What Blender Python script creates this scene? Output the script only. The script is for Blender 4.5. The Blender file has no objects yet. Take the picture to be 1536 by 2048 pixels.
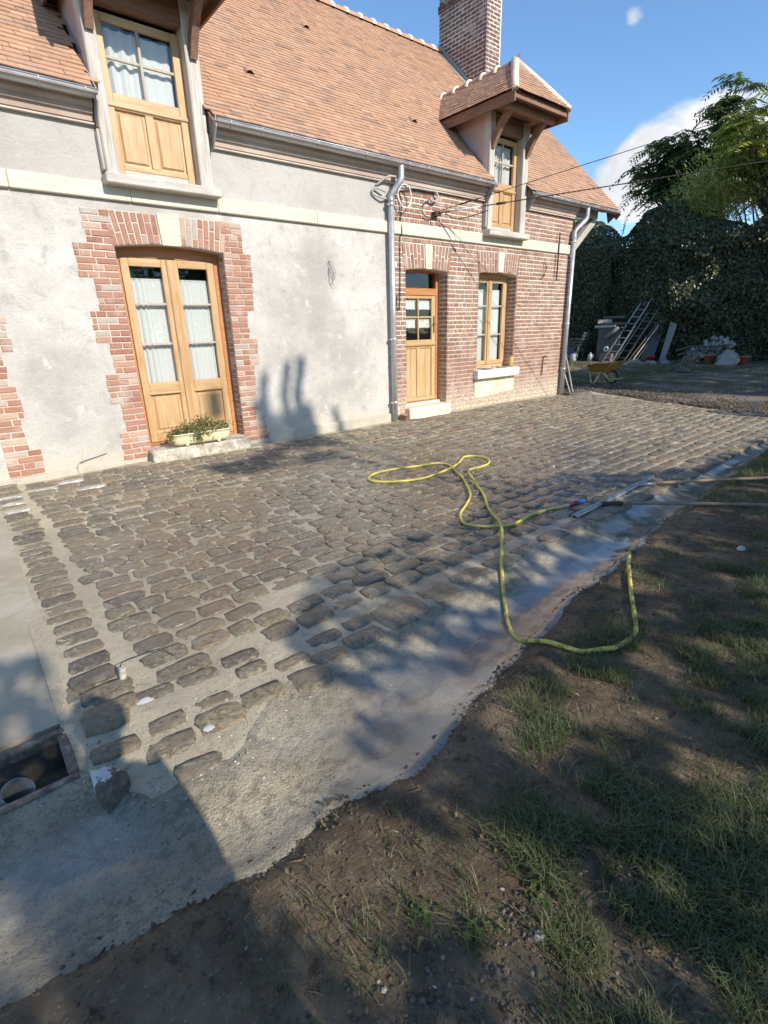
import bpy, math, random
import numpy as np
from mathutils import Matrix, Vector

random.seed(7); rng = np.random.default_rng(7)
S = bpy.context.scene
COL = S.collection

# ------------------------------------------------------------------ camera
cam = bpy.data.cameras.new('camera')
cam_o = bpy.data.objects.new('camera', cam); COL.objects.link(cam_o)
CAM = Vector((0, 0, 1.55))
RC = [(0.77093, -0.23007, 0.59390), (-0.63634, -0.23840, 0.73365), (-0.02720, -0.94353, -0.33017)]
m3 = Matrix(((RC[0][0], -RC[0][1], -RC[0][2]), (RC[1][0], -RC[1][1], -RC[1][2]), (RC[2][0], -RC[2][1], -RC[2][2])))
cam_o.matrix_world = Matrix.Translation(CAM) @ m3.to_4x4()
cam.sensor_fit = 'HORIZONTAL'; cam.sensor_width = 36; cam.lens = 36 * 1031.2 / 1536
cam.clip_start = 0.02; cam.clip_end = 2000
S.camera = cam_o
S.render.resolution_x, S.render.resolution_y = 768, 1024

# ------------------------------------------------------------------ light
LD = Vector((-0.12, 1.0, -0.62)).normalized()          # direction the sunlight travels
sun = bpy.data.lights.new('sun', 'SUN'); sun.energy = 4.2; sun.angle = math.radians(0.53); sun.color = (1, 0.92, 0.80)
sun_o = bpy.data.objects.new('sun', sun); COL.objects.link(sun_o)
sun_o.rotation_euler = LD.to_track_quat('-Z', 'Y').to_euler(); sun_o.location = (0, -10, 20)
S.view_settings.view_transform = 'Standard'; S.view_settings.look = 'None'
S.view_settings.exposure = 0.46; S.view_settings.gamma = 1.0; S.view_settings.use_curve_mapping = False
S.cycles.max_bounces = 8; S.cycles.transparent_max_bounces = 16
S.cycles.sample_clamp_indirect = 6.0

world = bpy.data.worlds.new('World'); S.world = world; world.use_nodes = True

# ------------------------------------------------------------------ node helpers
class NT:
    def __init__(s, nt): s.nt = nt; s.L = nt.links
    def n(s, t, **k):
        x = s.nt.nodes.new(t)
        for a, b in k.items(): setattr(x, a, b)
        return x
    def put(s, sock, v):
        if hasattr(v, 'is_linked') and hasattr(v, 'node'): s.L.new(v, sock)
        else:
            if sock.type == 'RGBA' and not isinstance(v, (int, float)) and len(v) == 3: v = (*v, 1)
            sock.default_value = v
    def pos(s): return s.n('ShaderNodeNewGeometry').outputs['Position']
    def noise(s, scale, detail=4, rough=.55, vec=None, dist=0, dim='3D'):
        x = s.n('ShaderNodeTexNoise'); x.inputs['Scale'].default_value = scale; x.inputs['Detail'].default_value = detail
        x.inputs['Roughness'].default_value = rough; x.inputs['Distortion'].default_value = dist
        s.L.new(vec if vec is not None else s.pos(), x.inputs['Vector']); return x.outputs['Fac']
    def voro(s, scale, vec=None, feature='F1', out='Distance'):
        x = s.n('ShaderNodeTexVoronoi', feature=feature); x.inputs['Scale'].default_value = scale
        s.L.new(vec if vec is not None else s.pos(), x.inputs['Vector']); return x.outputs[out]
    def scl(s, v, sc):
        x = s.n('ShaderNodeMapping'); s.L.new(v, x.inputs['Vector']); x.inputs['Scale'].default_value = sc; return x.outputs[0]
    def ramp(s, fac, stops, interp='LINEAR'):
        x = s.n('ShaderNodeValToRGB'); r = x.color_ramp; r.interpolation = interp
        while len(r.elements) < len(stops): r.elements.new(.5)
        for e, (p, c) in zip(r.elements, stops):
            e.position = p
            if isinstance(c, (int, float)): c = (c, c, c)
            e.color = (*c, 1)
        s.put(x.inputs['Fac'], fac); return x.outputs['Color']
    def mix(s, fac, a, b, mode='MIX'):
        x = s.n('ShaderNodeMix', data_type='RGBA', blend_type=mode); s.put(x.inputs[0], fac); s.put(x.inputs[6], a); s.put(x.inputs[7], b)
        return x.outputs[2]
    def math(s, op, a, b=0.0, clamp=False):
        x = s.n('ShaderNodeMath', operation=op, use_clamp=clamp); s.put(x.inputs[0], a); s.put(x.inputs[1], b); return x.outputs[0]
    def step(s, v, a, b):
        x = s.n('ShaderNodeMapRange', interpolation_type='SMOOTHSTEP'); s.put(x.inputs['Value'], v)
        x.inputs['From Min'].default_value = a; x.inputs['From Max'].default_value = b; return x.outputs[0]
    def rnd(s):
        a = s.n('ShaderNodeAttribute', attribute_name='rnd').outputs['Fac']; o = s.n('ShaderNodeObjectInfo').outputs['Random']
        return s.math('FRACT', s.math('ADD', a, o))
    def xyz(s, v=None):
        x = s.n('ShaderNodeSeparateXYZ'); s.L.new(v if v is not None else s.pos(), x.inputs[0]); return x.outputs
    def bump(s, h, strength=.5, dist=.01, normal=None):
        x = s.n('ShaderNodeBump'); x.inputs['Strength'].default_value = strength; x.inputs['Distance'].default_value = dist
        s.put(x.inputs['Height'], h)
        if normal is not None: s.L.new(normal, x.inputs['Normal'])
        return x.outputs[0]

def material(name, build=None, color=(.5, .5, .5), rough=.7, metal=0.0, spec=None):
    m = bpy.data.materials.new(name); m.use_nodes = True
    t = NT(m.node_tree); b = m.node_tree.nodes['Principled BSDF']
    b.inputs['Base Color'].default_value = (*color, 1); b.inputs['Roughness'].default_value = rough; b.inputs['Metallic'].default_value = metal
    if spec is not None: b.inputs['Specular IOR Level'].default_value = spec
    if build:
        out = build(t)
        for k, v in out.items():
            t.put(b.inputs[{'c': 'Base Color', 'r': 'Roughness', 'n': 'Normal', 's': 'Specular IOR Level', 'm': 'Metallic', 'coat': 'Coat Weight',
                            'sss': 'Subsurface Weight', 'cr': 'Coat Roughness'}[k]], v)
    return m

# sky: physical sky with procedural cumulus mixed in by direction
def build_world():
    t = NT(world.node_tree); bg = world.node_tree.nodes['Background']
    sky = t.n('ShaderNodeTexSky', sky_type='NISHITA'); sky.sun_disc = False
    sky.sun_elevation = math.asin(-LD.z); sky.sun_rotation = math.atan2(-LD.x, -LD.y)
    sky.air_density = 1.0; sky.dust_density = .1; sky.ozone_density = 3.0
    d = t.n('ShaderNodeTexCoord').outputs['Generated']
    x, y, z = t.xyz(d)
    zz = t.math('MAXIMUM', z, .02)
    n1 = t.noise(3.6, 8, .55, t.scl(d, (1, 1, 1.7)), .1)
    def lump(c, r0, r1, k):
        q = t.n('ShaderNodeVectorMath', operation='DISTANCE'); t.L.new(d, q.inputs[0]); q.inputs[1].default_value = c
        return t.math('MULTIPLY', t.step(q.outputs['Value'], r0, r1), k)
    low = t.math('MULTIPLY', t.step(zz, .40, .22), .05)
    cov = t.math('ADD', n1, low)
    for a_ in (((.885, .40, .225), .13, .03, .27), ((.862, .455, .195), .09, .02, .24), ((.93, .29, .235), .12, .03, .24), ((.806, .449, .386), .035, .0, .25)): cov = t.math('ADD', cov, lump(*a_))
    cov = t.math('SUBTRACT', cov, .02)
    mask = t.step(cov, .66, .76)
    shade = t.noise(7, 5, .6, d, .2)
    cc = t.ramp(shade, [(.35, (3.6, 3.75, 4.1)), (.62, (5.4, 5.4, 5.45))])
    col = t.mix(mask, t.mix(1.0, sky.outputs[0], (.86, 1.0, 1.08), 'MULTIPLY'), cc)
    t.put(bg.inputs['Color'], col); bg.inputs['Strength'].default_value = .15
build_world()

# ------------------------------------------------------------------ materials
M = {}
def grain(t, axis='z', s=1.0):
    sc = {'x': (2, 26, 26), 'y': (26, 2, 26), 'z': (26, 26, 2)}[axis]
    return t.noise(s, 6, .62, t.scl(t.pos(), sc), .6)

def m_stucco(t):
    a = t.noise(.9, 5, .6); b = t.noise(5, 8, .68, None, .5); c = t.noise(34, 6, .7)
    z = t.xyz()[2]
    base = t.ramp(a, [(.34, (.41, .385, .35)), (.5, (.53, .50, .455)), (.66, (.64, .605, .555))])
    base = t.mix(t.math('MULTIPLY', t.step(b, .50, .68), .6), base, (.355, .34, .32))
    base = t.mix(t.math('MULTIPLY', t.step(b, .45, .30), .6), base, (.68, .66, .62))
    low = t.math('MULTIPLY', t.step(t.math('ADD', z, t.math('MULTIPLY', b, .35)), .52, .30), .85)
    base = t.mix(low, base, (.55, .49, .40))
    up = t.step(z, 3.15, 3.25)
    base = t.mix(t.math('MULTIPLY', up, .6), base, (.43, .405, .37))
    e = t.noise(13, 7, .7, t.scl(t.pos(), (1, 1, 1.6)), 2.2); g = t.noise(2.2, 3, .5)
    scr = t.math('MULTIPLY', t.step(t.math('ABSOLUTE', t.math('SUBTRACT', e, .5)), .022, .0), t.step(g, .46, .60))
    base = t.mix(t.math('MULTIPLY', scr, .40), base, (.26, .245, .225))
    base = t.mix(t.math('MULTIPLY', t.step(c, .46, .36), .20), base, (.34, .325, .30))
    h = t.math('ADD', t.math('ADD', t.math('MULTIPLY', b, .8), t.math('MULTIPLY', c, .5)), t.math('MULTIPLY', e, .5))
    return dict(c=base, r=.92, n=t.bump(h, .75, .020))
M['stucco'] = material('stucco', m_stucco)

def m_brick(t, ramp, dirt=True):
    r = t.rnd(); a = t.noise(38, 6, .65); b = t.noise(4, 4, .6); z = t.xyz()[2]
    col = t.ramp(r, ramp)
    col = t.mix(t.math('MULTIPLY', t.step(a, .45, .75), .35), col, (.52, .42, .36))
    col = t.mix(t.math('MULTIPLY', t.step(b, .50, .70), .55), col, (.52, .44, .39))
    if dirt:
        low = t.step(t.math('ADD', z, t.math('MULTIPLY', b, .9)), 1.15, .45)
        col = t.mix(t.math('MULTIPLY', low, t.step(a, .35, .55)), col, (.62, .54, .42))
    return dict(c=col, r=.9, n=t.bump(a, .6, .004))
M['brick'] = material('brick_red', lambda t: m_brick(t, [(0, (.24, .12, .085)), (.25, (.32, .165, .115)), (.5, (.27, .14, .10)), (.75, (.36, .20, .14)), (1, (.20, .11, .085))]))
M['brick_quoin'] = material('brick_quoin', lambda t: m_brick(t, [(0, (.33, .155, .10)), (.3, (.40, .205, .135)), (.55, (.29, .125, .085)), (.76, (.45, .26, .175)), (.86, (.48, .35, .27)), (.93, (.38, .355, .32)), (1, (.35, .165, .11))], False))
M['brick_dark'] = material('brick_dark', lambda t: m_brick(t, [(0, (.13, .075, .068)), (.5, (.18, .10, .088)), (1, (.10, .06, .058))], False))

def m_mortar(t, c0=(.70, .63, .53), low=True):
    a = t.noise(3, 6, .65); b = t.noise(60, 4, .6); z = t.xyz()[2]
    col = t.mix(t.step(a, .40, .66), c0, tuple(x * .74 for x in c0))
    if low:
        l = t.step(t.math('ADD', z, t.math('MULTIPLY', a, 1.0)), 2.15, 1.4)
        col = t.mix(t.math('MULTIPLY', l, .55), col, (.42, .29, .22))
        l2 = t.step(t.math('ADD', z, t.math('MULTIPLY', a, .6)), .62, .35)
        col = t.mix(t.math('MULTIPLY', l2, .8), col, (.40, .33, .23))
    return dict(c=col, r=.95, n=t.bump(t.math('ADD', a, b), .5, .006))
M['mortar'] = material('mortar', m_mortar)
M['mortar_quoin'] = material('mortar_quoin', lambda t: m_mortar(t, (.62, .52, .44), False))
M['mortar_ridge'] = material('mortar_ridge', lambda t: m_mortar(t, (.74, .67, .52), False))

def m_stone(t):
    a = t.noise(2.2, 6, .6); b = t.noise(50, 4, .6)
    col = t.ramp(a, [(.3, (.60, .53, .41)), (.6, (.69, .62, .50))])
    return dict(c=col, r=.85, n=t.bump(t.math('ADD', a, b), .25, .004))
M['stone'] = material('pale_stone', m_stone)
def m_step(t):
    a = t.noise(6, 6, .7); b = t.noise(40, 5, .65)
    col = t.ramp(a, [(.35, (.28, .25, .20)), (.48, (.45, .40, .32)), (.58, (.62, .58, .52)), (.68, (.38, .33, .22))])
    return dict(c=col, r=.85, n=t.bump(t.math('ADD', a, b), .6, .012))
M['step'] = material('worn_stone', m_step)
def m_cornice(t):
    a = t.noise(1.3, 5, .6); b = t.noise(26, 6, .65); x = t.xyz()[0]
    col = t.ramp(a, [(.3, (.36, .27, .22)), (.5, (.44, .35, .29)), (.7, (.52, .44, .38))])
    return dict(c=col, r=.9, n=t.bump(b, .35, .006))
M['cornice'] = material('cornice_render', m_cornice)

def m_wood(t, cols, axis='z', rough=.45):
    g = grain(t, axis); b = t.noise(1.7, 4, .6)
    col = t.ramp(g, [(.3, cols[0]), (.5, cols[1]), (.7, cols[2])])
    col = t.mix(t.math('MULTIPLY', t.step(b, .45, .7), .45), col, cols[0])
    fine = t.noise(2.2, 7, .7, t.scl(t.pos(), {'x': (3, 90, 90), 'y': (90, 3, 90), 'z': (90, 90, 3)}[axis]), .8)
    col = t.mix(t.math('MULTIPLY', t.step(fine, .56, .68), .55), col, tuple(c * .55 for c in cols[0]))
    return dict(c=col, r=rough, n=t.bump(g, .2, .003))
OAK = [(.41, .235, .105), (.53, .335, .165), (.60, .41, .235)]
M['oak'] = material('honey_oak', lambda t: m_wood(t, OAK, 'z'))
M['oak_x'] = material('honey_oak_rail', lambda t: m_wood(t, OAK, 'x'))
M['oak_pale'] = material('pale_oak', lambda t: m_wood(t, [(.42, .26, .12), (.54, .36, .18), (.60, .43, .25)], 'z', .6))
M['oak_red'] = material('red_oak', lambda t: m_wood(t, [(.40, .16, .06), (.48, .21, .08), (.54, .26, .11)], 'x'))
GREY = [(.36, .315, .265), (.53, .485, .43), (.66, .615, .555)]
M['old_wood'] = material('weathered_wood', lambda t: m_wood(t, GREY, 'z', .85))
M['old_wood_x'] = material('weathered_wood_rail', lambda t: m_wood(t, GREY, 'x', .85))
BROWN = [(.16, .085, .055), (.25, .14, .09), (.31, .185, .12)]
M['brown_wood'] = material('brown_timber', lambda t: m_wood(t, BROWN, 'y', .8))
M['brown_wood_x'] = material('brown_timber_x', lambda t: m_wood(t, BROWN, 'x', .8))
M['pale_timber'] = material('pale_timber', lambda t: m_wood(t, [(.36, .31, .26), (.46, .41, .35), (.52, .47, .41)], 'z', .8))
M['cheek'] = material('cheek_render', lambda t: dict(c=t.ramp(t.noise(3, 5, .6), [(.3, (.50, .36, .31)), (.7, (.58, .44, .39))]), r=.9, n=t.bump(t.noise(60, 4, .6), .2, .003)))

def m_zinc(t):
    a = t.noise(5, 5, .6); b = t.noise(60, 3, .6, t.scl(t.pos(), (.2, 1, 1)))
    return dict(c=t.ramp(a, [(.3, (.42, .43, .45)), (.7, (.58, .59, .61))]), m=.55, r=t.ramp(a, [(.3, .38), (.7, .55)]), n=t.bump(b, .05, .002))
M['zinc'] = material('zinc', m_zinc)
M['zinc_dull'] = material('zinc_dull', lambda t: dict(c=t.ramp(t.noise(6, 5, .6), [(.3, (.30, .28, .27)), (.7, (.42, .39, .37))]), r=.6, m=.2))

def m_tile(t):
    r = t.rnd(); a = t.noise(.55, 4, .6); b = t.noise(45, 5, .65)
    col = t.ramp(r, [(0, (.45, .26, .16)), (.3, (.49, .295, .185)), (.55, (.465, .275, .17)), (.82, (.53, .335, .22)), (.93, (.40, .25, .17)), (1, (.29, .185, .135))])
    col = t.mix(t.math('MULTIPLY', t.step(t.noise(1.7, 5, .65), .48, .64), .5), col, (.36, .235, .165))
    col = t.mix(t.math('MULTIPLY', t.step(b, .5, .8), .3), col, (.30, .19, .14))
    return dict(c=col, r=.8, n=t.bump(b, .3, .003))
M['tile'] = material('clay_tile', m_tile)
M['ridge'] = material('ridge_clay', lambda t: dict(c=t.ramp(t.noise(9, 5, .6), [(.3, (.40, .21, .14)), (.7, (.50, .30, .20))]), r=.8))
M['iron'] = material('dark_iron', lambda t: dict(c=t.ramp(t.noise(30, 4, .6), [(.4, (.035, .028, .025)), (.7, (.09, .05, .035))]), r=.7))
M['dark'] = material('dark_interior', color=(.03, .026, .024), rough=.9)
M['cable_grey'] = material('grey_cable', color=(.40, .38, .36), rough=.55)
M['cable_black'] = material('black_cable', color=(.025, .023, .022), rough=.6)
M['white_plastic'] = material('white_plastic', color=(.78, .77, .74), rough=.4)

def m_curtain(t):
    a = t.noise(260, 2, .5)
    return dict(c=t.ramp(a, [(.3, (.66, .64, .615)), (.7, (.76, .74, .71))]), r=.9)
M['curtain'] = material('curtain', m_curtain)

def glass_mat():
    m = bpy.data.materials.new('window_glass'); m.use_nodes = True; nt = m.node_tree; nt.nodes.clear(); t = NT(nt)
    o = t.n('ShaderNodeOutputMaterial'); tr = t.n('ShaderNodeBsdfTransparent'); gl = t.n('ShaderNodeBsdfGlossy'); gl.inputs['Roughness'].default_value = .02
    tr.inputs['Color'].default_value = (.93, .95, .95, 1)
    lw = t.n('ShaderNodeLayerWeight'); lw.inputs['Blend'].default_value = .5
    fr = t.math('ADD', .045, t.math('MULTIPLY', t.math('POWER', lw.outputs['Facing'], 5.0), .95))
    bp = t.bump(t.noise(2.5, 2, .5), .25, .03); t.L.new(bp, gl.inputs['Normal'])
    mx = t.n('ShaderNodeMixShader'); t.put(mx.inputs[0], fr); t.L.new(tr.outputs[0], mx.inputs[1]); t.L.new(gl.outputs[0], mx.inputs[2])
    t.L.new(mx.outputs[0], o.inputs['Surface']); return m
M['glass'] = glass_mat()

# ------------------------------------------------------------------ mesh helpers
class MB:
    def __init__(s): s.V = []; s.F = []; s.R = []; s.SM = []; s.MI = []
    def add(s, vs, fs, r=None, smooth=False, mi=0):
        o = len(s.V); s.V.extend(tuple(v) for v in vs); r = random.random() if r is None else r
        for f in fs: s.F.append(tuple(i + o for i in f)); s.R.append(r); s.SM.append(smooth); s.MI.append(mi)
        return s
    def box(s, a, b, r=None, mi=0, bev=0.0):
        x0, y0, z0 = [min(p, q) for p, q in zip(a, b)]; x1, y1, z1 = [max(p, q) for p, q in zip(a, b)]
        if bev > 0:
            bev = min(bev, .45 * min(x1 - x0, y1 - y0, z1 - z0)); vs = []; idx = {}
            cx = (x0 + bev, x1 - bev); cy = (y0 + bev, y1 - bev); cz = (z0 + bev, z1 - bev); X = (x0, x1); Y = (y0, y1); Z = (z0, z1)
            for i in (0, 1):
                for j in (0, 1):
                    for k in (0, 1):
                        for ax, p in enumerate(((X[i], cy[j], cz[k]), (cx[i], Y[j], cz[k]), (cx[i], cy[j], Z[k]))):
                            idx[i, j, k, ax] = len(vs); vs.append(p)
            fs = []
            for s1 in (0, 1):
                q = lambda *c: [idx[k] for k in c]
                f = q((s1, 0, 0, 0), (s1, 1, 0, 0), (s1, 1, 1, 0), (s1, 0, 1, 0)); fs.append(f if s1 else f[::-1])
                f = q((0, s1, 0, 1), (0, s1, 1, 1), (1, s1, 1, 1), (1, s1, 0, 1)); fs.append(f if s1 else f[::-1])
                f = q((0, 0, s1, 2), (1, 0, s1, 2), (1, 1, s1, 2), (0, 1, s1, 2)); fs.append(f if s1 else f[::-1])
            for i in (0, 1):
                for j in (0, 1):
                    f = [idx[i, j, 0, 0], idx[i, j, 1, 0], idx[i, j, 1, 1], idx[i, j, 0, 1]]; fs.append(f if i ^ j else f[::-1])
                    f = [idx[i, 0, j, 0], idx[i, 1, j, 0], idx[i, 1, j, 2], idx[i, 0, j, 2]]; fs.append(f[::-1] if i ^ j else f)
                    f = [idx[0, i, j, 1], idx[1, i, j, 1], idx[1, i, j, 2], idx[0, i, j, 2]]; fs.append(f if i ^ j else f[::-1])
                    for k in (0, 1):
                        f = [idx[i, j, k, 0], idx[i, j, k, 1], idx[i, j, k, 2]]; fs.append(f if (i + j + k) % 2 else f[::-1])
            return s.add(vs, fs, r, False, mi)
        v = [(x0, y0, z0), (x1, y0, z0), (x1, y1, z0), (x0, y1, z0), (x0, y0, z1), (x1, y0, z1), (x1, y1, z1), (x0, y1, z1)]
        return s.add(v, [(0, 3, 2, 1), (4, 5, 6, 7), (0, 1, 5, 4), (1, 2, 6, 5), (2, 3, 7, 6), (3, 0, 4, 7)], r, False, mi)
    def beam(s, p, q, w, h, r=None, mi=0, up=(0, 0, 1)):
        p = Vector(p); q = Vector(q); d = (q - p).normalized(); u = Vector(up)
        if abs(d.dot(u)) > .98: u = Vector((0, 1, 0))
        a = d.cross(u).normalized() * w / 2; b = a.cross(d).normalized() * h / 2
        v = [p - a - b, p + a - b, p + a + b, p - a + b, q - a - b, q + a - b, q + a + b, q - a + b]
        return s.add(v, [(0, 1, 2, 3), (7, 6, 5, 4), (4, 5, 1, 0), (5, 6, 2, 1), (6, 7, 3, 2), (7, 4, 0, 3)], r, False, mi)
    def prism(s, pts, d, r=None, mi=0, smooth=False):
        pts = [Vector(p) for p in pts]; d = Vector(d); n = len(pts)
        v = pts + [p + d for p in pts]
        fs = [tuple(range(n))[::-1], tuple(range(n, 2 * n))] + [(i, (i + 1) % n, n + (i + 1) % n, n + i) for i in range(n)]
        return s.add(v, fs, r, smooth, mi)
    def quad(s, *p, r=None, mi=0): return s.add(p, [tuple(range(len(p)))], r, False, mi)
    def tube(s, path, rad, n=8, r=None, mi=0, caps=True, closed=False):
        P = [Vector(p) for p in path]; m = len(P); rads = rad if isinstance(rad, (list, tuple)) else [rad] * m
        vs = []; prev = None
        for i, p in enumerate(P):
            if closed: d = P[(i + 1) % m] - P[i - 1]
            else: d = (P[min(i + 1, m - 1)] - P[max(i - 1, 0)])
            d = d.normalized() if d.length > 1e-9 else Vector((0, 0, 1))
            if prev is None:
                u = Vector((0, 0, 1)) if abs(d.z) < .9 else Vector((1, 0, 0)); a = d.cross(u).normalized()
            else: a = (prev - d * prev.dot(d)).normalized()
            prev = a; b = d.cross(a)
            for k in range(n):
                th = 2 * math.pi * k / n; vs.append(p + (a * math.cos(th) + b * math.sin(th)) * rads[i])
        fs = []
        for i in range(m if closed else m - 1):
            for k in range(n):
                j = (i + 1) % m; fs.append((i * n + k, i * n + (k + 1) % n, j * n + (k + 1) % n, j * n + k))
        if caps and not closed: fs += [tuple(range(n))[::-1], tuple(range((m - 1) * n, m * n))]
        return s.add(vs, fs, r, True, mi)
    def lathe(s, prof, c=(0, 0, 0), n=20, r=None, mi=0, axis='z', smooth=True):
        vs = []; c = Vector(c)
        for (rr, h) in prof:
            for k in range(n):
                th = 2 * math.pi * k / n; a, b = rr * math.cos(th), rr * math.sin(th)
                vs.append(c + (Vector((a, b, h)) if axis == 'z' else Vector((h, a, b)) if axis == 'x' else Vector((a, h, b))))
        fs = [(i * n + k, i * n + (k + 1) % n, (i + 1) * n + (k + 1) % n, (i + 1) * n + k) for i in range(len(prof) - 1) for k in range(n)]
        return s.add(vs, fs, r, smooth, mi)

WL = {}     # world location of every object built here (nothing is rotated above a part)
def props(o, label=None, cat=None, group=None, kind=None):
    for k, v in (('label', label), ('category', cat), ('group', group), ('kind', kind)):
        if v: o[k] = v
    return o
def link(o, parent, loc):
    COL.objects.link(o); loc = Vector(loc); WL[o.name] = loc
    if parent is not None: o.parent = parent; o.location = loc - WL[parent.name]
    else: o.location = loc
    return o
def empty(name, loc, **k):
    return props(link(bpy.data.objects.new(name, None), None, loc), **k)
def mesh_data(name, V, F, mats, R=None, SM=None, MI=None):
    me = bpy.data.meshes.new(name); me.from_pydata([tuple(v) for v in V], [], F)
    for m in (mats if isinstance(mats, (list, tuple)) else [mats]): me.materials.append(m)
    if R is not None: a = me.attributes.new('rnd', 'FLOAT', 'FACE'); a.data.foreach_set('value', R)
    if SM is not None: me.polygons.foreach_set('use_smooth', SM)
    if MI is not None: me.polygons.foreach_set('material_index', MI)
    me.update(); return me
def build(name, mb, mats, parent=None, org=None, **k):
    """link a collected mesh, given in world coordinates, as one object"""
    if org is None:
        if parent is None:
            a = np.array([tuple(v) for v in mb.V]); org = ((a[:, 0].min() + a[:, 0].max()) / 2, (a[:, 1].min() + a[:, 1].max()) / 2, a[:, 2].min())
        else: org = WL[parent.name]
    o3 = Vector(org)
    me = mesh_data(name, [Vector(v) - o3 for v in mb.V], mb.F, mats, mb.R, mb.SM, mb.MI)
    return props(link(bpy.data.objects.new(name, me), parent, org), **k)
def np_mesh(name, V, F, mats, R=None, smooth=False, parent=None, org=(0, 0, 0), **k):
    V = np.asarray(V, np.float32) - np.array(org, np.float32); F = np.asarray(F, np.int32); n, kk = F.shape
    me = bpy.data.meshes.new(name); me.vertices.add(len(V)); me.vertices.foreach_set('co', V.ravel())
    me.loops.add(n * kk); me.loops.foreach_set('vertex_index', F.ravel()); me.polygons.add(n)
    me.polygons.foreach_set('loop_start', np.arange(0, n * kk, kk, dtype=np.int32))
    me.polygons.foreach_set('use_smooth', np.full(n, smooth))
    for m in (mats if isinstance(mats, (list, tuple)) else [mats]): me.materials.append(m)
    if R is not None: a = me.attributes.new('rnd', 'FLOAT', 'FACE'); a.data.foreach_set('value', np.asarray(R, np.float32))
    me.update(calc_edges=True); me.validate()
    return props(link(bpy.data.objects.new(name, me), parent, org), **k)
def smooth_path(pts, k=8):
    P = [Vector(p) for p in pts]; out = []
    for i in range(len(P) - 1):
        p0, p1, p2, p3 = P[max(i - 1, 0)], P[i], P[i + 1], P[min(i + 2, len(P) - 1)]
        for j in range(k):
            u = j / k
            out.append(.5 * ((2 * p1) + (p2 - p0) * u + (2 * p0 - 5 * p1 + 4 * p2 - p3) * u * u + (3 * p1 - p0 - 3 * p2 + p3) * u ** 3))
    out.append(P[-1]); return out
def rj(a): return random.uniform(-a, a)

# ================================================================== THE HOUSE
FY = 7.2                                               # plane of the street front
house = empty('house', (6.0, FY, 0), label='old farmhouse with half rendered, half red brick front and clay tile roof', cat='house')
def H(name, mb, mats, parent=None, **k): return build(name, mb, mats, parent or house, **k)

EAVE_Y, EAVE_Z, PITCH = 6.93, 4.01, math.radians(45)
def roof_z(y): return EAVE_Z + (y - EAVE_Y) * math.tan(PITCH)
RIDGE_Y = 10.6; RIDGE_Z = roof_z(RIDGE_Y)

# openings: x0, x1, z0, springing, rise
DOOR_L = (1.87, 3.21, .16, 2.585, .055); DOOR_F = (6.45, 7.49, .16, 2.535, .045); WIN = (8.35, 9.52, .75, 2.56, .05)
def arch_z(o, x): u = (x - o[0]) / (o[1] - o[0]) * 2 - 1; return o[3] + o[4] * (1 - u * u)

def wall_panel(x0, x1, z0, z1, y, ops, skips, depth=.26, mats=None):
    """front sheet with arched openings and their reveals; skips are rectangles cut out to the top edge"""
    mb = MB(); xs = sorted({x0, x1} | {o[0] for o in ops} | {o[1] for o in ops} | {k[0] for k in skips} | {k[1] for k in skips}); xs = [x for x in xs if x0 <= x <= x1]
    for a, b in zip(xs, xs[1:]):
        m = (a + b) / 2; zt = z1
        for k in skips:
            if k[0] < m < k[1]: zt = k[2]
        op = [o for o in ops if o[0] < m < o[1]]
        if not op: mb.quad((a, y, z0), (b, y, z0), (b, y, zt), (a, y, zt)); continue
        o = op[0]; N = max(2, int(12 * (b - a) / (o[1] - o[0])))
        mb.quad((a, y, z0), (b, y, z0), (b, y, o[2]), (a, y, o[2]))
        for i in range(N):
            p, q = a + (b - a) * i / N, a + (b - a) * (i + 1) / N
            mb.quad((p, y, arch_z(o, p)), (q, y, arch_z(o, q)), (q, y, zt), (p, y, zt))
            mb.quad((p, y, arch_z(o, p)), (p, y + depth, arch_z(o, p)), (q, y + depth, arch_z(o, q)), (q, y, arch_z(o, q)))
    for o in ops:
        mb.quad((o[0], y, o[2]), (o[0], y, o[3]), (o[0], y + depth, o[3]), (o[0], y + depth, o[2]))
        mb.quad((o[1], y, o[2]), (o[1], y + depth, o[2]), (o[1], y + depth, o[3]), (o[1], y, o[3]))
        mb.quad((o[0], y, o[2]), (o[0], y + depth, o[2]), (o[1], y + depth, o[2]), (o[1], y, o[2]))
    return mb
D1 = dict(a=1.91, b=3.15, rc=2.55); D2 = dict(a=8.42, b=9.56, rc=8.99)
SPLIT = 6.13; XL, XR = -3.0, 11.42
rw = H('rendered_wall', wall_panel(XL, SPLIT, -.3, 3.95, FY, [DOOR_L], [(D1['a'], D1['b'], 3.2)]), M['stucco'], label='grey and white trowelled lime render on the front wall')
bw = H('brick_wall', wall_panel(SPLIT, XR, -.3, 3.95, FY + .004, [DOOR_F, WIN], [(D2['a'], D2['b'], 3.2)]), M['mortar'])
mb = MB(); mb.box((XR - .02, FY + .02, -.3), (XR, 13.4, 3.95)); mb.prism([(XR - .02, EAVE_Y + .4, 3.9), (XR - .02, RIDGE_Y, RIDGE_Z - .15), (XR - .02, 13.8, 3.9)], (.02, 0, 0))
mb.box((XL, FY + .3, -.3), (XL + .02, 13.4, 3.95)); mb.box((XL, 13.38, -.3), (XR, 13.4, 4.2)); mb.prism([(XL, EAVE_Y + .4, 3.9), (XL, RIDGE_Y, RIDGE_Z - .15), (XL, 13.8, 3.9)], (.02, 0, 0))
H('gable_wall', mb, M['brick_dark'])
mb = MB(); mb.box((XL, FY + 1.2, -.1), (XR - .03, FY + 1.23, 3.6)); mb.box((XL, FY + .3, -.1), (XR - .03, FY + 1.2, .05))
H('interior_partition', mb, M['dark'])

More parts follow.
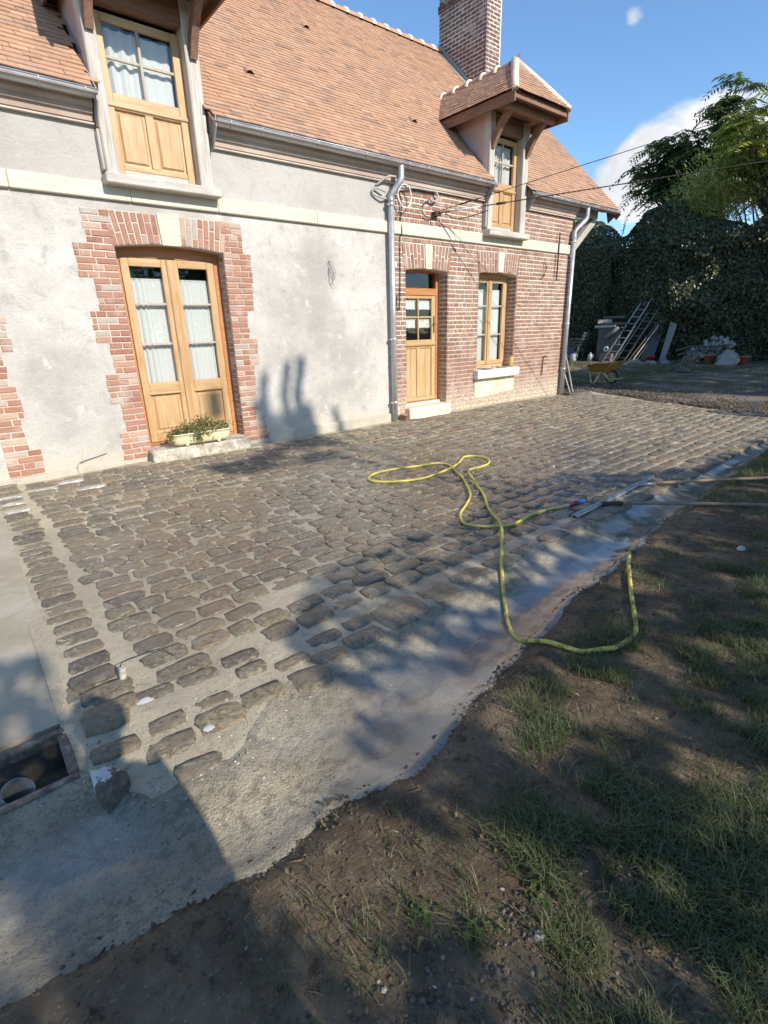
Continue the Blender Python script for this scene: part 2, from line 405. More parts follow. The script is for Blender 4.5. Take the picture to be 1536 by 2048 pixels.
# ---- bricks
def brick_mesh(L, Hh, D=.05, b=.006, mat='brick'):
    j = lambda: rj(.0025)
    mb = MB(); x, z = L / 2, Hh / 2
    fr = [(-x + b + j(), j() * .6, -z + b + j()), (x - b + j(), j() * .6, -z + b + j()), (x - b + j(), j() * .6, z - b + j()), (-x + b + j(), j() * .6, z - b + j())]
    md = [(-x + j(), b, -z + j()), (x + j(), b, -z + j()), (x + j(), b, z + j()), (-x + j(), b, z + j())]
    bk = [(p[0], D, p[2]) for p in md]
    fs = [(0, 1, 2, 3)] + [(4 + i, 4 + (i + 1) % 4, (i + 1) % 4, i) for i in range(4)] + [(8 + i, 8 + (i + 1) % 4, 4 + (i + 1) % 4, 4 + i) for i in range(4)]
    return fr + md + bk, fs
BM = {}
def brick_variants(mat):
    if mat not in BM:
        BM[mat] = {}
        for key, L in (('s', .217), ('h', .103)):
            BM[mat][key] = []
            for i in range(6):
                v, f = brick_mesh(L, .058); BM[mat][key].append(mesh_data('brick', v, f, M[mat]))
    return BM[mat]
class Bricks:
    """collects brick placements (x, y, z, length, height, rotation about Y, facing): the first n become objects, the rest one mesh"""
    def __init__(s, mat): s.mat = mat; s.L = []
    def put(s, x, y, z, L, h=.058, rot=0.0, face='front'): s.L.append((x, y, z, L, h, rot, face))
    def emit(s, parent, n, rest_name):
        vs = brick_variants(s.mat); s.L.sort(key=lambda b: (b[0] ** 2 + b[1] ** 2 + (b[2] - 1.55) ** 2) / (b[3] * b[4]) )
        rest = MB(); cnt = 0
        for (x, y, z, L, h, rot, face) in s.L:
            key = 's' if L > .15 else 'h'; me = random.choice(vs[key]); base = .217 if key == 's' else .103
            R = Matrix.Rotation(rot, 4, 'Y')
            if face == 'side': R = Matrix.Rotation(-math.pi / 2, 4, 'Z') @ R
            T = R @ Matrix.Diagonal((L / base, 1, h / .058, 1))
            y2 = y + (rj(.0025) if face == 'front' else 0); x2 = x + (rj(.002) if face != 'front' else 0)
            if cnt < n:
                o = bpy.data.objects.new('brick', me); COL.objects.link(o); o.parent = parent
                o.matrix_local = Matrix.Translation(Vector((x2, y2, z)) - WL[parent.name]) @ T; cnt += 1
            else:
                X = Matrix.Translation((x2, y2, z)) @ T
                rest.add([X @ v.co for v in me.vertices], [tuple(p.vertices) for p in me.polygons])
        if rest.V: build(rest_name, rest, M[s.mat], parent, kind='stuff')

def in_open(o, x0, x1, z):
    return z > o[2] - .02 and z < arch_z(o, max(o[0], min(o[1], (x0 + x1) / 2))) + .01
def bond_row(B, x0, x1, z, y, row, ops, L=.217, Hd=.103, j=.014):
    """one course of English bond between x0 and x1, cut round the openings"""
    spans = [(x0, x1)]
    for o in ops:
        if o[2] - .03 < z < o[3] + .04:
            ns = []
            for a, b in spans:
                if o[0] > a and o[0] < b: ns.append((a, min(b, o[0])))
                if o[1] < b and o[1] > a: ns.append((max(a, o[1]), b))
                if o[1] <= a or o[0] >= b: ns.append((a, b))
            spans = ns
    for a, b in spans:
        x = a + .002
        ln = L if row % 2 == 0 else Hd
        if row % 2 == 0 and random.random() < .5: x -= 0
        first = True
        while x < b - .03:
            l = ln
            if first and row % 2 == 1: l = .05
            if random.random() < .04: l = Hd if ln == L else L
            first = False
            l = min(l + rj(.003), b - x)
            if b - (x + l) < .045: l = b - x - .001
            B.put(x + l / 2, y, z + rj(.0015), l, .0585 + rj(.002)); x += l + j
COURSE = .0775
def voussoirs(B, o, zt, y, key, n_side, spread=.17):
    """flat arch of bricks set on edge, fanning away from a keystone; key = (x0, x1) of the keystone"""
    cx = (o[0] + o[1]) / 2
    for side, (a, b) in enumerate(((o[0] - .02, key[0] - .006), (key[1] + .006, o[1] + .02))):
        for i in range(n_side):
            xb = a + (b - a) * (i + .5) / n_side; w = (b - a) / n_side - .012
            tilt = (xb - cx) / ((o[1] - o[0]) / 2) * spread
            zb = arch_z(o, max(o[0], min(o[1], xb))) + .004; tot = (zt - zb) / math.cos(tilt) - .01
            cut = .22 if (i + side) % 2 == 0 else tot - .23
            for l0, l1 in ((0, cut), (cut + .012, tot)):
                m = (l0 + l1) / 2
                B.put(xb + math.sin(tilt) * m, y, zb + math.cos(tilt) * m, l1 - l0, w * (1 + .10 * m), tilt - math.pi / 2)

# brick half of the front
B = Bricks('brick'); z = .05; row = 0
while z < 3.03:
    bond_row(B, SPLIT + .02, XR - .002, z, FY - .004, row, [DOOR_F, WIN]); z += COURSE; row += 1
z = 3.285; zmax = 3.80
while z < zmax:
    for a, b in ((SPLIT + .02, D2['a'] - .005), (D2['b'] + .02, XR - .002)): bond_row(B, a, b, z, FY - .004, row, [])
    z += COURSE; row += 1
for o in (DOOR_F, WIN):                                 # right-hand reveals
    z = o[2] + .05; row = 0
    while z < o[3] - .02:
        y = FY + .0
        for l in ((.103, .103) if row % 2 else (.217,)):
            B.put(o[1] - .004, y + l / 2, z, l - .004, .058, 0, 'side'); y += l + .012
        z += COURSE; row += 1
B.emit(bw, 300, 'small_bricks')
def arch_unit(o, zt, key, n_side, mat, parent, yb, tilt_key=.03):
    B = Bricks(mat); voussoirs(B, o, zt, yb - .007, key, n_side)
    bed = MB(); pts = [(o[0] - .03, zt), (o[0] + .0, o[3] + .0)]
    N = 10
    low = [(o[0] - .015 + (o[1] - o[0] + .03) * i / N, arch_z(o, o[0] + (o[1] - o[0]) * i / N)) for i in range(N + 1)]
    up = [(o[0] - .08 + (o[1] - o[0] + .16) * i / N, zt + .002) for i in range(N + 1)]
    for i in range(N):
        bed.quad((low[i][0], yb, low[i][1]), (low[i + 1][0], yb, low[i + 1][1]), (up[i + 1][0], yb, up[i + 1][1]), (up[i][0], yb, up[i][1]))
        bed.quad((low[i][0], yb, low[i][1]), (low[i][0], yb + .03, low[i][1]), (low[i + 1][0], yb + .03, low[i + 1][1]), (low[i + 1][0], yb, low[i + 1][1]))
    bed_o = build('brick_arch', bed, M['mortar_quoin' if mat == 'brick_quoin' else 'mortar'], parent)
    B.emit(bed_o, 300, 'small_bricks')
    k = MB(); zb = arch_z(o, (key[0] + key[1]) / 2) - .012; e = .012
    k.prism([(key[0] + e, yb - .022, zb), (key[1] - e, yb - .022, zb), (key[1] + .008, yb - .022, zt + .005), (key[0] - .008, yb - .022, zt + .005)], (0, .05, 0))
    build('keystone', k, M['stone'], bed_o)
arch_unit(DOOR_F, 2.955, (6.90, 7.07), 6, 'brick', house, FY - .007)
arch_unit(WIN, 2.955, (8.88, 9.06), 7, 'brick', house, FY - .007)

# toothed brick quoins round the left door and at the far left opening
def quoin(xin, sign, zs, widths, parent_name, extra_rows=0):
    bed = MB(); Bq = Bricks('brick_quoin'); c = .0725
    for g, w in enumerate(widths):
        z0, z1 = zs + g * 5 * c, zs + (g + 1) * 5 * c
        xa, xb = (xin - w, xin) if sign < 0 else (xin, xin + w)
        bed.quad((xa, FY - .004, z0), (xb, FY - .004, z0), (xb, FY - .004, z1), (xa, FY - .004, z1))
        for i in range(5):
            z = z0 + (i + .5) * c; x = 0; ww = w + rj(.012)
            first = (i + g) % 2
            while x < ww - .04:
                l = .103 if first else .217
                if random.random() < .12: l = .15
                first = not first if random.random() < .8 else first
                l = min(l, ww - x)
                if ww - (x + l) < .055: l = ww - x
                cx = xin + sign * (x + l / 2)
                Bq.put(cx, FY - .013, z + rj(.002), l - .003, .0595 + rj(.003)); x += l + .010
    bo = build(parent_name, bed, M['mortar_quoin'], house)
    return bo, Bq
qo, Bq = quoin(DOOR_L[0], -1, .06, [.335, .25, .36, .25, .39, .28, .43, .29], 'brick_quoin'); 
Bq.emit(qo, 300, 'small_bricks')
qo, Bq = quoin(DOOR_L[1], 1, .06, [.37, .24, .27, .36, .25, .37, .38, .28], 'brick_quoin')
z = .2; row = 0
while z < 2.56:                                        # right reveal of the left door
    y = FY - .004
    for l in ((.103, .075) if row % 2 else (.19,)): Bq.put(DOOR_L[1] - .004, y + l / 2 + .004, z, l - .004, .058, 0, 'side'); y += l + .010
    z += .0725; row += 1
Bq.emit(qo, 300, 'small_bricks')
arch_unit(DOOR_L, 2.965, (2.415, 2.66), 8, 'brick_quoin', house, FY - .006)
qo, Bq = quoin(.30, 1, .0, [.36, .24, .28, .22, .33, .24, .33, .24], 'brick_quoin'); Bq.emit(qo, 120, 'small_bricks')

# string course, in stone lengths
mb = MB(); x = XL
for x0, x1 in ((-3, -1.2), (-1.2, .95), (.95, 2.14), (2.14, 3.2), (3.2, 4.7), (4.7, 6.1)):
    mb.box((x0 + .002, FY - .05, 3.06), (x1 - .002, FY + .05, 3.225), None, 0, .008)
for x0, x1 in ((6.1, 7.75), (7.75, 9.3), (9.3, 11.43)): mb.box((x0 + .002, FY - .042, 3.06), (x1 - .002, FY + .05, 3.245), None, 0, .008)
H('string_course', mb, M['stone'])
mb = MB(); mb.box((XL, FY - .035, -.2), (1.52, FY + .02, .06), None, 0, .012); mb.box((3.6, FY - .045, -.2), (SPLIT, FY + .02, .15), None, 0, .015)
H('plinth', mb, material('cement_plinth', lambda t: dict(c=t.ramp(t.noise(5, 6, .65), [(.3, (.40, .36, .29)), (.7, (.54, .49, .41))]), r=.9, n=t.bump(t.noise(30, 5, .6), .5, .01))))

# cornice
prof = [(7.21, 3.80), (7.16, 3.80), (7.16, 3.845), (7.15, 3.86), (7.125, 3.865), (7.125, 3.905), (7.10, 3.915), (7.08, 3.94), (7.075, 3.975), (7.05, 3.98), (7.05, 4.08), (7.21, 4.22)]
mb = MB()
for x0, x1 in ((XL, D1['a'] - .03), (D1['b'] + .03, D2['a'] - .03), (D2['b'] + .05, XR + .03)):
    mb.prism([(x0, p[0], p[1]) for p in prof], (x1 - x0, 0, 0))
H('cornice', mb, M['cornice'])
mb = MB()
for x0, x1 in ((XL, D1['a'] - .03), (D1['b'] + .03, D2['a'] - .03), (D2['b'] + .05, XR)):
    mb.box((x0, FY - .052, 3.768), (x1, FY + .02, 3.783))
H('cornice_fillet', mb, M['mortar_quoin'])
# zinc cheeks closing the cut ends of eave and cornice
for x in (D1['b'] + .045, D2['b'] + .095, D1['a'] - .016, D2['a'] - .016):
    mb = MB(); mb.prism([(x, 7.19, 4.30), (x, 6.94, 4.05), (x, 6.95, 3.94), (x, 7.10, 3.74), (x, 7.19, 3.74)], (.014, 0, 0)); H('flashing_cheek', mb, M['zinc_dull'])

# gutters: half round, with beads, stop ends and brackets
gutter = empty('tmp', (6, 6.72, 3.95)); gutter.name = 'gutter'; WL['gutter'] = Vector((6, 6.72, 3.95)); gutter.parent = house; gutter.location = WL['gutter'] - WL['house']
GY, GZ, GR = 7.0, 4.03, .068
def gutter_run(x0, x1):
    mb = MB(); N = 12; vs = []
    for i in range(N + 1):
        th = math.pi * i / N; c, s_ = math.cos(th), math.sin(th)
        for rr in (GR, GR - .004):
            for x in (x0, x1): vs.append((x, GY - rr * c, GZ - rr * s_))
    fs = []
    for i in range(N):
        a = i * 4; b = a + 4; fs += [(a, a + 1, b + 1, b), (a + 2, b + 2, b + 3, a + 3)]
    mb.add(vs, fs, None, True)
    for x in (x0, x1): mb.add([(x, GY - GR * math.cos(math.pi * i / N), GZ - GR * math.sin(math.pi * i / N)) for i in range(N + 1)], [tuple(range(N + 1))])
    mb.tube([(x0, GY - GR, GZ), (x1, GY - GR, GZ)], .008, 8); mb.tube([(x0, GY + GR, GZ + .012), (x1, GY + GR, GZ + .012)], .004, 6)
    return build('gutter_run', mb, M['zinc'], gutter)
for x0, x1 in ((XL, 1.915), (3.215, 8.50), (9.67, 12.93)):
    gutter_run(x0, x1); x = x0 + .18
    while x < x1:
        mb = MB(); mb.tube([(x, GY - (GR + .003) * math.cos(math.pi * i / 8), GZ - (GR + .003) * math.sin(math.pi * i / 8)) for i in range(9)], .007, 6)
        mb.beam((x, GY - GR, GZ + .006), (x, GY + GR, GZ + .02), .018, .004)
        build('gutter_bracket', mb, M['zinc'], gutter); x += .42

# downpipes
def downpipe(xs, ys, x, y, zt, zb, joints, swan):
    mb = MB(); mb.tube(smooth_path(swan, 6), .05, 14); mb.tube([(x, y, zt + .02), (x, y, zb)], .048, 16)
    o = H('downpipe', mb, M['zinc'])
    for z in joints:
        c = MB(); c.lathe([(.050, -.022), (.055, -.018), (.055, .018), (.050, .022)], (x, y, z), 16); c.box((x - .075, y - .02, z - .012), (x - .05, y + .03, z + .012)); c.beam((x, y, z), (x, FY, z), .02, .02)
        build('pipe_collar', c, M['zinc'], o)
downpipe(0, 0, 6.075, 7.105, 3.55, .02, (3.45, 1.42, .35), [(6.20, 6.995, 3.98), (6.20, 6.995, 3.86), (6.19, 7.0, 3.78), (6.11, 7.07, 3.64), (6.075, 7.105, 3.57), (6.075, 7.105, 3.5)])
downpipe(0, 0, 11.375, 7.11, 3.4, .02, (3.3, 1.6, .6), [(11.62, 6.995, 3.97), (11.62, 6.995, 3.84), (11.60, 7.01, 3.74), (11.42, 7.09, 3.56), (11.375, 7.11, 3.48), (11.375, 7.11, 3.38)])
# steps and sill
mb = MB(); mb.box((1.83, 6.965, -.1), (2.5, 7.42, .163), None, 0, .02); mb.box((2.503, 6.972, -.1), (3.20, 7.42, .158), None, 0, .02); H('door_step', mb, M['step'])
mb = MB(); mb.box((6.41, 7.07, -.1), (7.50, 7.46, .205), None, 0, .015); mb.box((6.47, 7.36, .2), (7.47, 7.46, .245), None, 0, .006); H('door_step', mb, M['stone'])
mb = MB(); mb.box((8.27, 7.07, .585), (9.62, 7.42, .755), None, 0, .012); H('window_sill', mb, material('whitewashed_sill', lambda t: dict(c=t.ramp(t.noise(9, 5, .6), [(.35, (.62, .59, .53)), (.6, (.82, .80, .75))]), r=.85)))
mb = MB(); mb.add([(8.33, FY - .007, .19), (9.62, FY - .007, .27), (9.60, FY - .007, .584), (8.30, FY - .007, .584)], [(0, 1, 2, 3)])
H('lime_patch', mb, M['mortar_ridge'], label='pale lime patch on the brickwork under the window sill')
# ------------------------------------------------------------------ joinery
def panel(mb, x0, x1, z0, z1, y, t=.02, e=.035, mi=0):
    """raised and fielded panel with a moulded edge, front at y - t"""
    a = [(x0, y, z0), (x1, y, z0), (x1, y, z1), (x0, y, z1)]; b = [(x0 + e, y - t, z0 + e), (x1 - e, y - t, z0 + e), (x1 - e, y - t, z1 - e), (x0 + e, y - t, z1 - e)]
    c = [(x0 + e * .55, y + .004, z0 + e * .55), (x1 - e * .55, y + .004, z0 + e * .55), (x1 - e * .55, y + .004, z1 - e * .55), (x0 + e * .55, y + .004, z1 - e * .55)]
    v = a + c + b
    fs = [(i, (i + 1) % 4, 4 + (i + 1) % 4, 4 + i) for i in range(4)] + [(4 + i, 4 + (i + 1) % 4, 8 + (i + 1) % 4, 8 + i) for i in range(4)] + [(8, 9, 10, 11)]
    mb.add(v, fs, None, False, mi)
def pane(x0, x1, z0, z1, y, parent):
    mb = MB(); mb.box((x0, y, z0), (x1, y + .004, z1)); return build('pane', mb, M['glass'], parent)

# left french door (two leaves)
FD_Y = 7.40
fd = MB()
o = DOOR_L
fd.box((1.875, FD_Y + .0, .165), (1.945, FD_Y + .08, 2.66)); fd.box((3.135, FD_Y, .165), (3.205, FD_Y + .08, 2.66)); fd.box((1.945, FD_Y, 2.50), (3.135, FD_Y + .08, 2.66)); fd.box((1.945, FD_Y + .01, .165), (3.135, FD_Y + .09, .20))
french = H('french_door', fd, M['oak_red'])
def leaf(x0, x1, parent, stile=.095):
    y = FD_Y - .012; mb = MB(); b = .006
    mb.box((x0, y, .205), (x0 + stile, y + .055, 2.495), None, 0, b); mb.box((x1 - stile, y, .205), (x1, y + .055, 2.495), None, 0, b)
    for z0, z1 in ((.205, .33), (.83, .985), (2.40, 2.495)): mb.box((x0 + stile, y + .002, z0), (x1 - stile, y + .053, z1), None, 1, b)
    for z in (1.475, 1.965): mb.box((x0 + stile, y + .008, z - .014), (x1 - stile, y + .045, z + .014), None, 2, .004)
    panel(mb, x0 + stile, x1 - stile, .33, .83, y + .03, .014, .05)
    mb.box((x0 + stile - .02, y - .012, .835), (x1 - stile + .02, y + .01, .86), None, 1, .004)
    lf = build('door_leaf', mb, [M['oak'], M['oak_x'], M['pale_timber']], parent)
    for z0, z1 in ((.985, 1.461), (1.489, 1.951), (1.979, 2.40)): pane(x0 + stile, x1 - stile, z0, z1, y + .022, parent)
leaf(1.952, 2.530, french); leaf(2.552, 3.128, french)
mb = MB(); mb.box((2.50, FD_Y - .034, .21), (2.585, FD_Y - .012, 2.49), None, 0, .008); build('cover_strip', mb, M['oak'], french)
mb = MB(); mb.box((2.552, FD_Y - .05, 1.30), (2.57, FD_Y - .034, 1.42), None, 0, .003); mb.tube([(2.561, FD_Y - .05, 1.36), (2.561, FD_Y - .09, 1.36), (2.50, FD_Y - .09, 1.36)], .006, 6); 

# front door with transom light
FY2 = 7.43
mb = MB(); mb.box((6.455, FY2, .245), (6.53, FY2 + .08, 2.62)); mb.box((7.41, FY2, .245), (7.485, FY2 + .08, 2.62)); mb.box((6.53, FY2, 2.53), (7.41, FY2 + .08, 2.62)); 
front = H('front_door', mb, M['oak_red'])
mb = MB(); mb.box((6.53, FY2 - .012, 2.155), (7.41, FY2 + .07, 2.275), None, 0, .008); build('transom_rail', mb, M['oak_red'], front)
pane(6.53, 7.41, 2.275, 2.53, FY2 + .03, front)
y = FY2 + .0; mb = MB(); x0, x1, st = 6.535, 7.405, .10
mb.box((x0, y, .25), (x0 + st, y + .05, 2.15), None, 0, .006); mb.box((x1 - st, y, .25), (x1, y + .05, 2.15), None, 0, .006)
for z0, z1 in ((.25, .345), (1.235, 1.385), (2.10, 2.15)): mb.box((x0 + st, y + .002, z0), (x1 - st, y + .048, z1), None, 1, .006)
mb.box((x0 + .01, y - .03, 1.275), (x1 - .01, y + .01, 1.33), None, 1, .012); mb.box((x0 + .01, y - .028, .27), (x1 - .01, y + .01, .345), None, 1, .012)
mb.box((6.925, y + .004, .345), (7.015, y + .05, 1.235), None, 0, .006)
build('door_leaf', mb, [M['oak_pale'], M['oak_x']], front)
for a, b in ((x0 + st, 6.925), (7.015, x1 - st)):
    w = (b - a) / 2
    for k in range(2):
        q = MB(); q.box((a + w * k + .002, y + .022, .345), (a + w * (k + 1) - .002, y + .04, 1.235), None, 0, .004); build('board', q, M['oak_pale'], front)
gx = [x0 + st, 6.955, 6.985, x1 - st]
mb = MB(); mb.box((6.955, y + .006, 1.385), (6.985, y + .042, 2.10), None, 0, .004); mb.box((x0 + st, y + .008, 1.77), (6.953, y + .04, 1.797), None, 0, .004); mb.box((6.987, y + .008, 1.77), (x1 - st, y + .04, 1.797), None, 0, .004); build('glazing_bar', mb, M['oak_pale'], front)
for a, b in ((x0 + st, 6.955), (6.985, x1 - st)):
    for c, d in ((1.385, 1.77), (1.797, 2.10)): pane(a, b, c, d, y + .024, front)
mb = MB(); mb.box((7.345, y - .006, 1.50), (7.38, y + .002, 1.80), None, 0, .003); mb.tube([(7.362, y, 1.66), (7.362, y - .05, 1.66), (7.27, y - .055, 1.66)], .008, 8)
build('handle', mb, M['iron'], front)

# casement window
WY = 7.42
mb = MB(); mb.box((8.355, WY, .76), (8.43, WY + .08, 2.62)); mb.box((9.44, WY, .76), (9.515, WY + .08, 2.62)); mb.box((8.43, WY, 2.50), (9.44, WY + .08, 2.62)); mb.box((8.43, WY - .02, .76), (9.44, WY + .08, .83), None, 0, .01)
win = H('casement_window', mb, M['oak'])
for x0, x1 in ((8.435, 8.928), (8.942, 9.435)):
    y = WY - .01; mb = MB(); st = .075
    mb.box((x0, y, .835), (x0 + st, y + .05, 2.495), None, 0, .006); mb.box((x1 - st, y, .835), (x1, y + .05, 2.495), None, 0, .006)
    for z0, z1 in ((.835, .915), (2.42, 2.495)): mb.box((x0 + st, y + .002, z0), (x1 - st, y + .048, z1), None, 1, .006)
    for z in (1.43, 1.985): mb.box((x0 + st, y + .006, z - .013), (x1 - st, y + .042, z + .013), None, 2, .004)
    build('casement', mb, [M['oak'], M['oak_x'], M['pale_timber']], win)
    for z0, z1 in ((.915, 1.417), (1.443, 1.972), (1.998, 2.42)): pane(x0 + st, x1 - st, z0, z1, y + .022, win)
mb = MB(); mb.box((8.895, WY - .03, .84), (8.975, WY - .01, 2.49), None, 0, .008); build('cover_strip', mb, M['oak'], win)

# curtains: pleated sheets behind the glass
def curtain(x0, x1, z0, z1, y, label, pleats=9, amp=.016, hem=True, gather=True):
    N = int(pleats * 10); V = []; F = []
    ph = random.random() * 6
    zs = np.linspace(z0, z1, 9)
    for k, z in enumerate(zs):
        for i in range(N + 1):
            u = i / N; x = x0 + (x1 - x0) * u
            a = amp * (1 - .55 * (k / 8)) if gather else amp
            w = math.sin(u * pleats * 2 * math.pi + ph + .5 * math.sin(u * 9 + k * .25)) * (.7 + .5 * math.sin(u * 5 + ph)) + (.35 * math.sin(u * pleats * 6.1 * math.pi) if k > 6 else 0)
            V.append((x, y + a * w, z + (.006 * math.sin(u * pleats * 2 * math.pi) if k == 0 else 0)))
    for k in range(8):
        for i in range(N): F.append((k * (N + 1) + i, k * (N + 1) + i + 1, (k + 1) * (N + 1) + i + 1, (k + 1) * (N + 1) + i))
    mb = MB(); mb.add(V, F, .5, True); mb.tube([(x0 - .02, y, z1 - .01), (x1 + .02, y, z1 - .01)], .006, 6)
    return build('curtain', mb, M['curtain'], None, label=label, cat='curtain', group='white curtains behind the glass')
curtain(2.03, 2.47, .93, 2.27, 7.475, 'white gathered curtain in left leaf of the double glazed door', 7, .022)
curtain(2.62, 3.06, .93, 2.27, 7.475, 'white gathered curtain in right leaf of the double glazed door', 7, .022)
curtain(8.50, 8.90, .88, 2.30, 7.50, 'white net curtain in left casement of the brick front window', 5, .012)
curtain(8.97, 9.37, .88, 2.30, 7.50, 'white net curtain in right casement of the brick front window', 5, .012)
curtain(6.64, 6.93, 1.92, 2.07, 7.485, 'short white valance curtain at upper left pane of the front door', 4, .008)
curtain(7.0, 7.30, 1.92, 2.07, 7.485, 'short white valance curtain at upper right pane of the front door', 4, .008)
curtain(6.64, 6.93, 1.60, 1.75, 7.485, 'short white valance curtain at lower left pane of the front door', 4, .008)
curtain(7.0, 7.30, 1.60, 1.75, 7.485, 'short white valance curtain at lower right pane of the front door', 4, .008)

# ------------------------------------------------------------------ tiled roofs
def tile_plane(org, ud, vd, poly, expo=.0885, width=.163, seed=1, lift=.024, drop=None):
    """plain tiles laid on a plane; poly = (u, v) outline; returns tiles as 8-vertex lists"""
    R = random.Random(seed); org = Vector(org); ud = Vector(ud).normalized(); vd = Vector(vd).normalized(); nn = ud.cross(vd).normalized()
    vmin = min(p[1] for p in poly); vmax = max(p[1] for p in poly); row = 0; v = vmin; out = []
    while v < vmax - .02:
        vm = min(v + expo * .5, vmax - 1e-4); xs = []
        for i in range(len(poly)):
            (u0, w0), (u1, w1) = poly[i], poly[(i + 1) % len(poly)]
            if (w0 - vm) * (w1 - vm) < 0: xs.append(u0 + (u1 - u0) * (vm - w0) / (w1 - w0))
        xs.sort()
        for a, b in zip(xs[::2], xs[1::2]):
            u = a - (width * .5 if row % 2 else 0) + R.uniform(-.01, .01)
            while u < b:
                p, q = max(u, a), min(u + width - .0015, b); u += width + R.uniform(-.006, .006)
                if q - p < .02: continue
                cu, cv = (p + q) / 2, v + .05
                P = org + ud * cu + vd * cv
                if drop and drop(P): continue
                j = R.uniform(-.002, .002); h = lift + R.uniform(-.002, .004); k = R.uniform(-.0015, .0015); top = min(v + .17, vmax + .02)
                out.append([org + ud * uu + vd * vv + nn * hh for uu, vv, hh in ((p, v + j + k, h + k), (q, v + j - k, h - k), (q, top, .004), (p, top, .004), (p, v + j + k, h + k - .012), (q, v + j - k, h - k - .012), (q, top, -.01), (p, top, -.01))])
        v += expo; row += 1
    return out
TF = [(0, 1, 2, 3), (4, 5, 1, 0), (5, 6, 2, 1), (7, 4, 0, 3)]
def emit_tiles(tiles, parent, n, name='small_tiles'):
    tiles.sort(key=lambda t: (t[0] - CAM).length if True else 0)
    rest = MB(); cnt = 0
    for t in tiles:
        c = t[0].lerp(t[1], .5)
        s = Vector(((Vector(RC[0]), 0)[0])); d = c - CAM
        xc = RC[0][0] * d.x + RC[1][0] * d.y + RC[2][0] * d.z; yc = RC[0][1] * d.x + RC[1][1] * d.y + RC[2][1] * d.z; zc = RC[0][2] * d.x + RC[1][2] * d.y + RC[2][2] * d.z
        vis = zc > 0 and abs(xc / zc) < .76 and abs(yc / zc) < 1.0
        if cnt < n and vis:
            me = mesh_data('tile', [p - c for p in t], TF, M['tile']); o = bpy.data.objects.new('tile', me); COL.objects.link(o); o.parent = parent; o.location = c - WL[parent.name]; cnt += 1
        else: rest.add(t, TF)
    if rest.V: build(name, rest, M['tile'], parent, kind='stuff')
SL = (RIDGE_Y - EAVE_Y) / math.cos(PITCH); XV = 12.92
deck = MB()
def roof_quad(x0, x1, y0, y1, dz=-.02): deck.quad((x0, y0, roof_z(y0) + dz), (x1, y0, roof_z(y0) + dz), (x1, y1, roof_z(y1) + dz), (x0, y1, roof_z(y1) + dz))
for x0, x1, y0 in ((XL, D1['a'], EAVE_Y), (D1['a'], D1['b'], 7.9), (D1['b'], D2['a'], EAVE_Y), (D2['a'], D2['b'], 7.9), (D2['b'], XV, EAVE_Y)):
    roof_quad(x0, x1, y0, RIDGE_Y)
deck.quad((XL, RIDGE_Y, RIDGE_Z - .02), (XV, RIDGE_Y, RIDGE_Z - .02), (XV, 14.0, RIDGE_Z - .02 - (14 - RIDGE_Y)), (XL, 14.0, RIDGE_Z - .02 - (14 - RIDGE_Y)))
roof = H('roof', deck, M['brown_wood_x'])
dropf = lambda P: any(d['a'] - .005 < P.x < d['b'] + .005 and P.y < 8.05 for d in (D1, D2)) or (10.69 < P.x < 11.21 and P.y > 9.26)
T = tile_plane((XL, EAVE_Y, EAVE_Z), (1, 0, 0), (0, math.cos(PITCH), math.sin(PITCH)), [(0, .05), (XV - XL, .05), (XV - XL, SL), (0, SL)], seed=3, drop=dropf)
emit_tiles(T, roof, 300)
# verge boards, overhang soffit, purlin ends and brace at the right gable
mb = MB()
for y0, y1 in ((EAVE_Y - .02, RIDGE_Y),):
    mb.prism([(XV - .03, y0, roof_z(y0) - .03), (XV - .03, y1, roof_z(y1) - .03), (XV - .03, y1, roof_z(y1) - .2), (XV - .03, y0 + .1, roof_z(y0) - .13)], (.03, 0, 0))
for y0 in (7.2, 8.2, 9.3, 10.5): mb.box((XR, y0, roof_z(y0) - .22), (XV - .06, y0 + .14, roof_z(y0) - .06))
mb.quad((XR, EAVE_Y, EAVE_Z - .03), (XR, RIDGE_Y, RIDGE_Z - .03), (XV, RIDGE_Y, RIDGE_Z - .03), (XV, EAVE_Y, EAVE_Z - .03))
mb.prism([(XV - .05, 6.97, 4.0), (XV - .05, 7.32, 4.3), (XV - .05, 7.2, 3.82)], (.04, 0, 0))
build('verge_board', mb, M['brown_wood'], roof)
mb = MB(); mb.beam((11.43, 7.32, 3.05), (12.42, 7.32, 3.86), .13, .14); mb.beam((11.43, 7.32, 3.95), (12.5, 7.32, 3.95), .14, .16); build('roof_brace', mb, M['pale_timber'], roof)
# ridge tiles with mortar collars
x = XL + .1
while x < XV - .2:
    if not (10.4 < x < 11.15):
        mb = MB(); N = 8; zc = RIDGE_Z - .035
        vs = [(xx, RIDGE_Y + rr * math.cos(math.pi * i / N), zc + rr * math.sin(math.pi * i / N)) for xx, rr in ((x, .10), (x + .33, .108)) for i in range(N + 1)]
        mb.add(vs, [(i, i + 1, N + 2 + i, N + 1 + i) for i in range(N)], None, True); o = build('ridge_tile', mb, M['ridge'], roof)
        c = MB(); xx = x + .33; pts = []
        for q, rr in ((xx - .045, .112), (xx - .03, .13), (xx + .03, .13), (xx + .045, .112)): pts += [(q, RIDGE_Y + rr * math.cos(math.pi * i / N), zc - .01 + rr * 1.05 * math.sin(math.pi * i / N)) for i in range(N + 1)]
        c.add(pts, [(k * (N + 1) + i, k * (N + 1) + i + 1, (k + 1) * (N + 1) + i + 1, (k + 1) * (N + 1) + i) for k in range(3) for i in range(N)], None, True)
        build('mortar_collar', c, M['mortar_ridge'], roof)
    x += .35
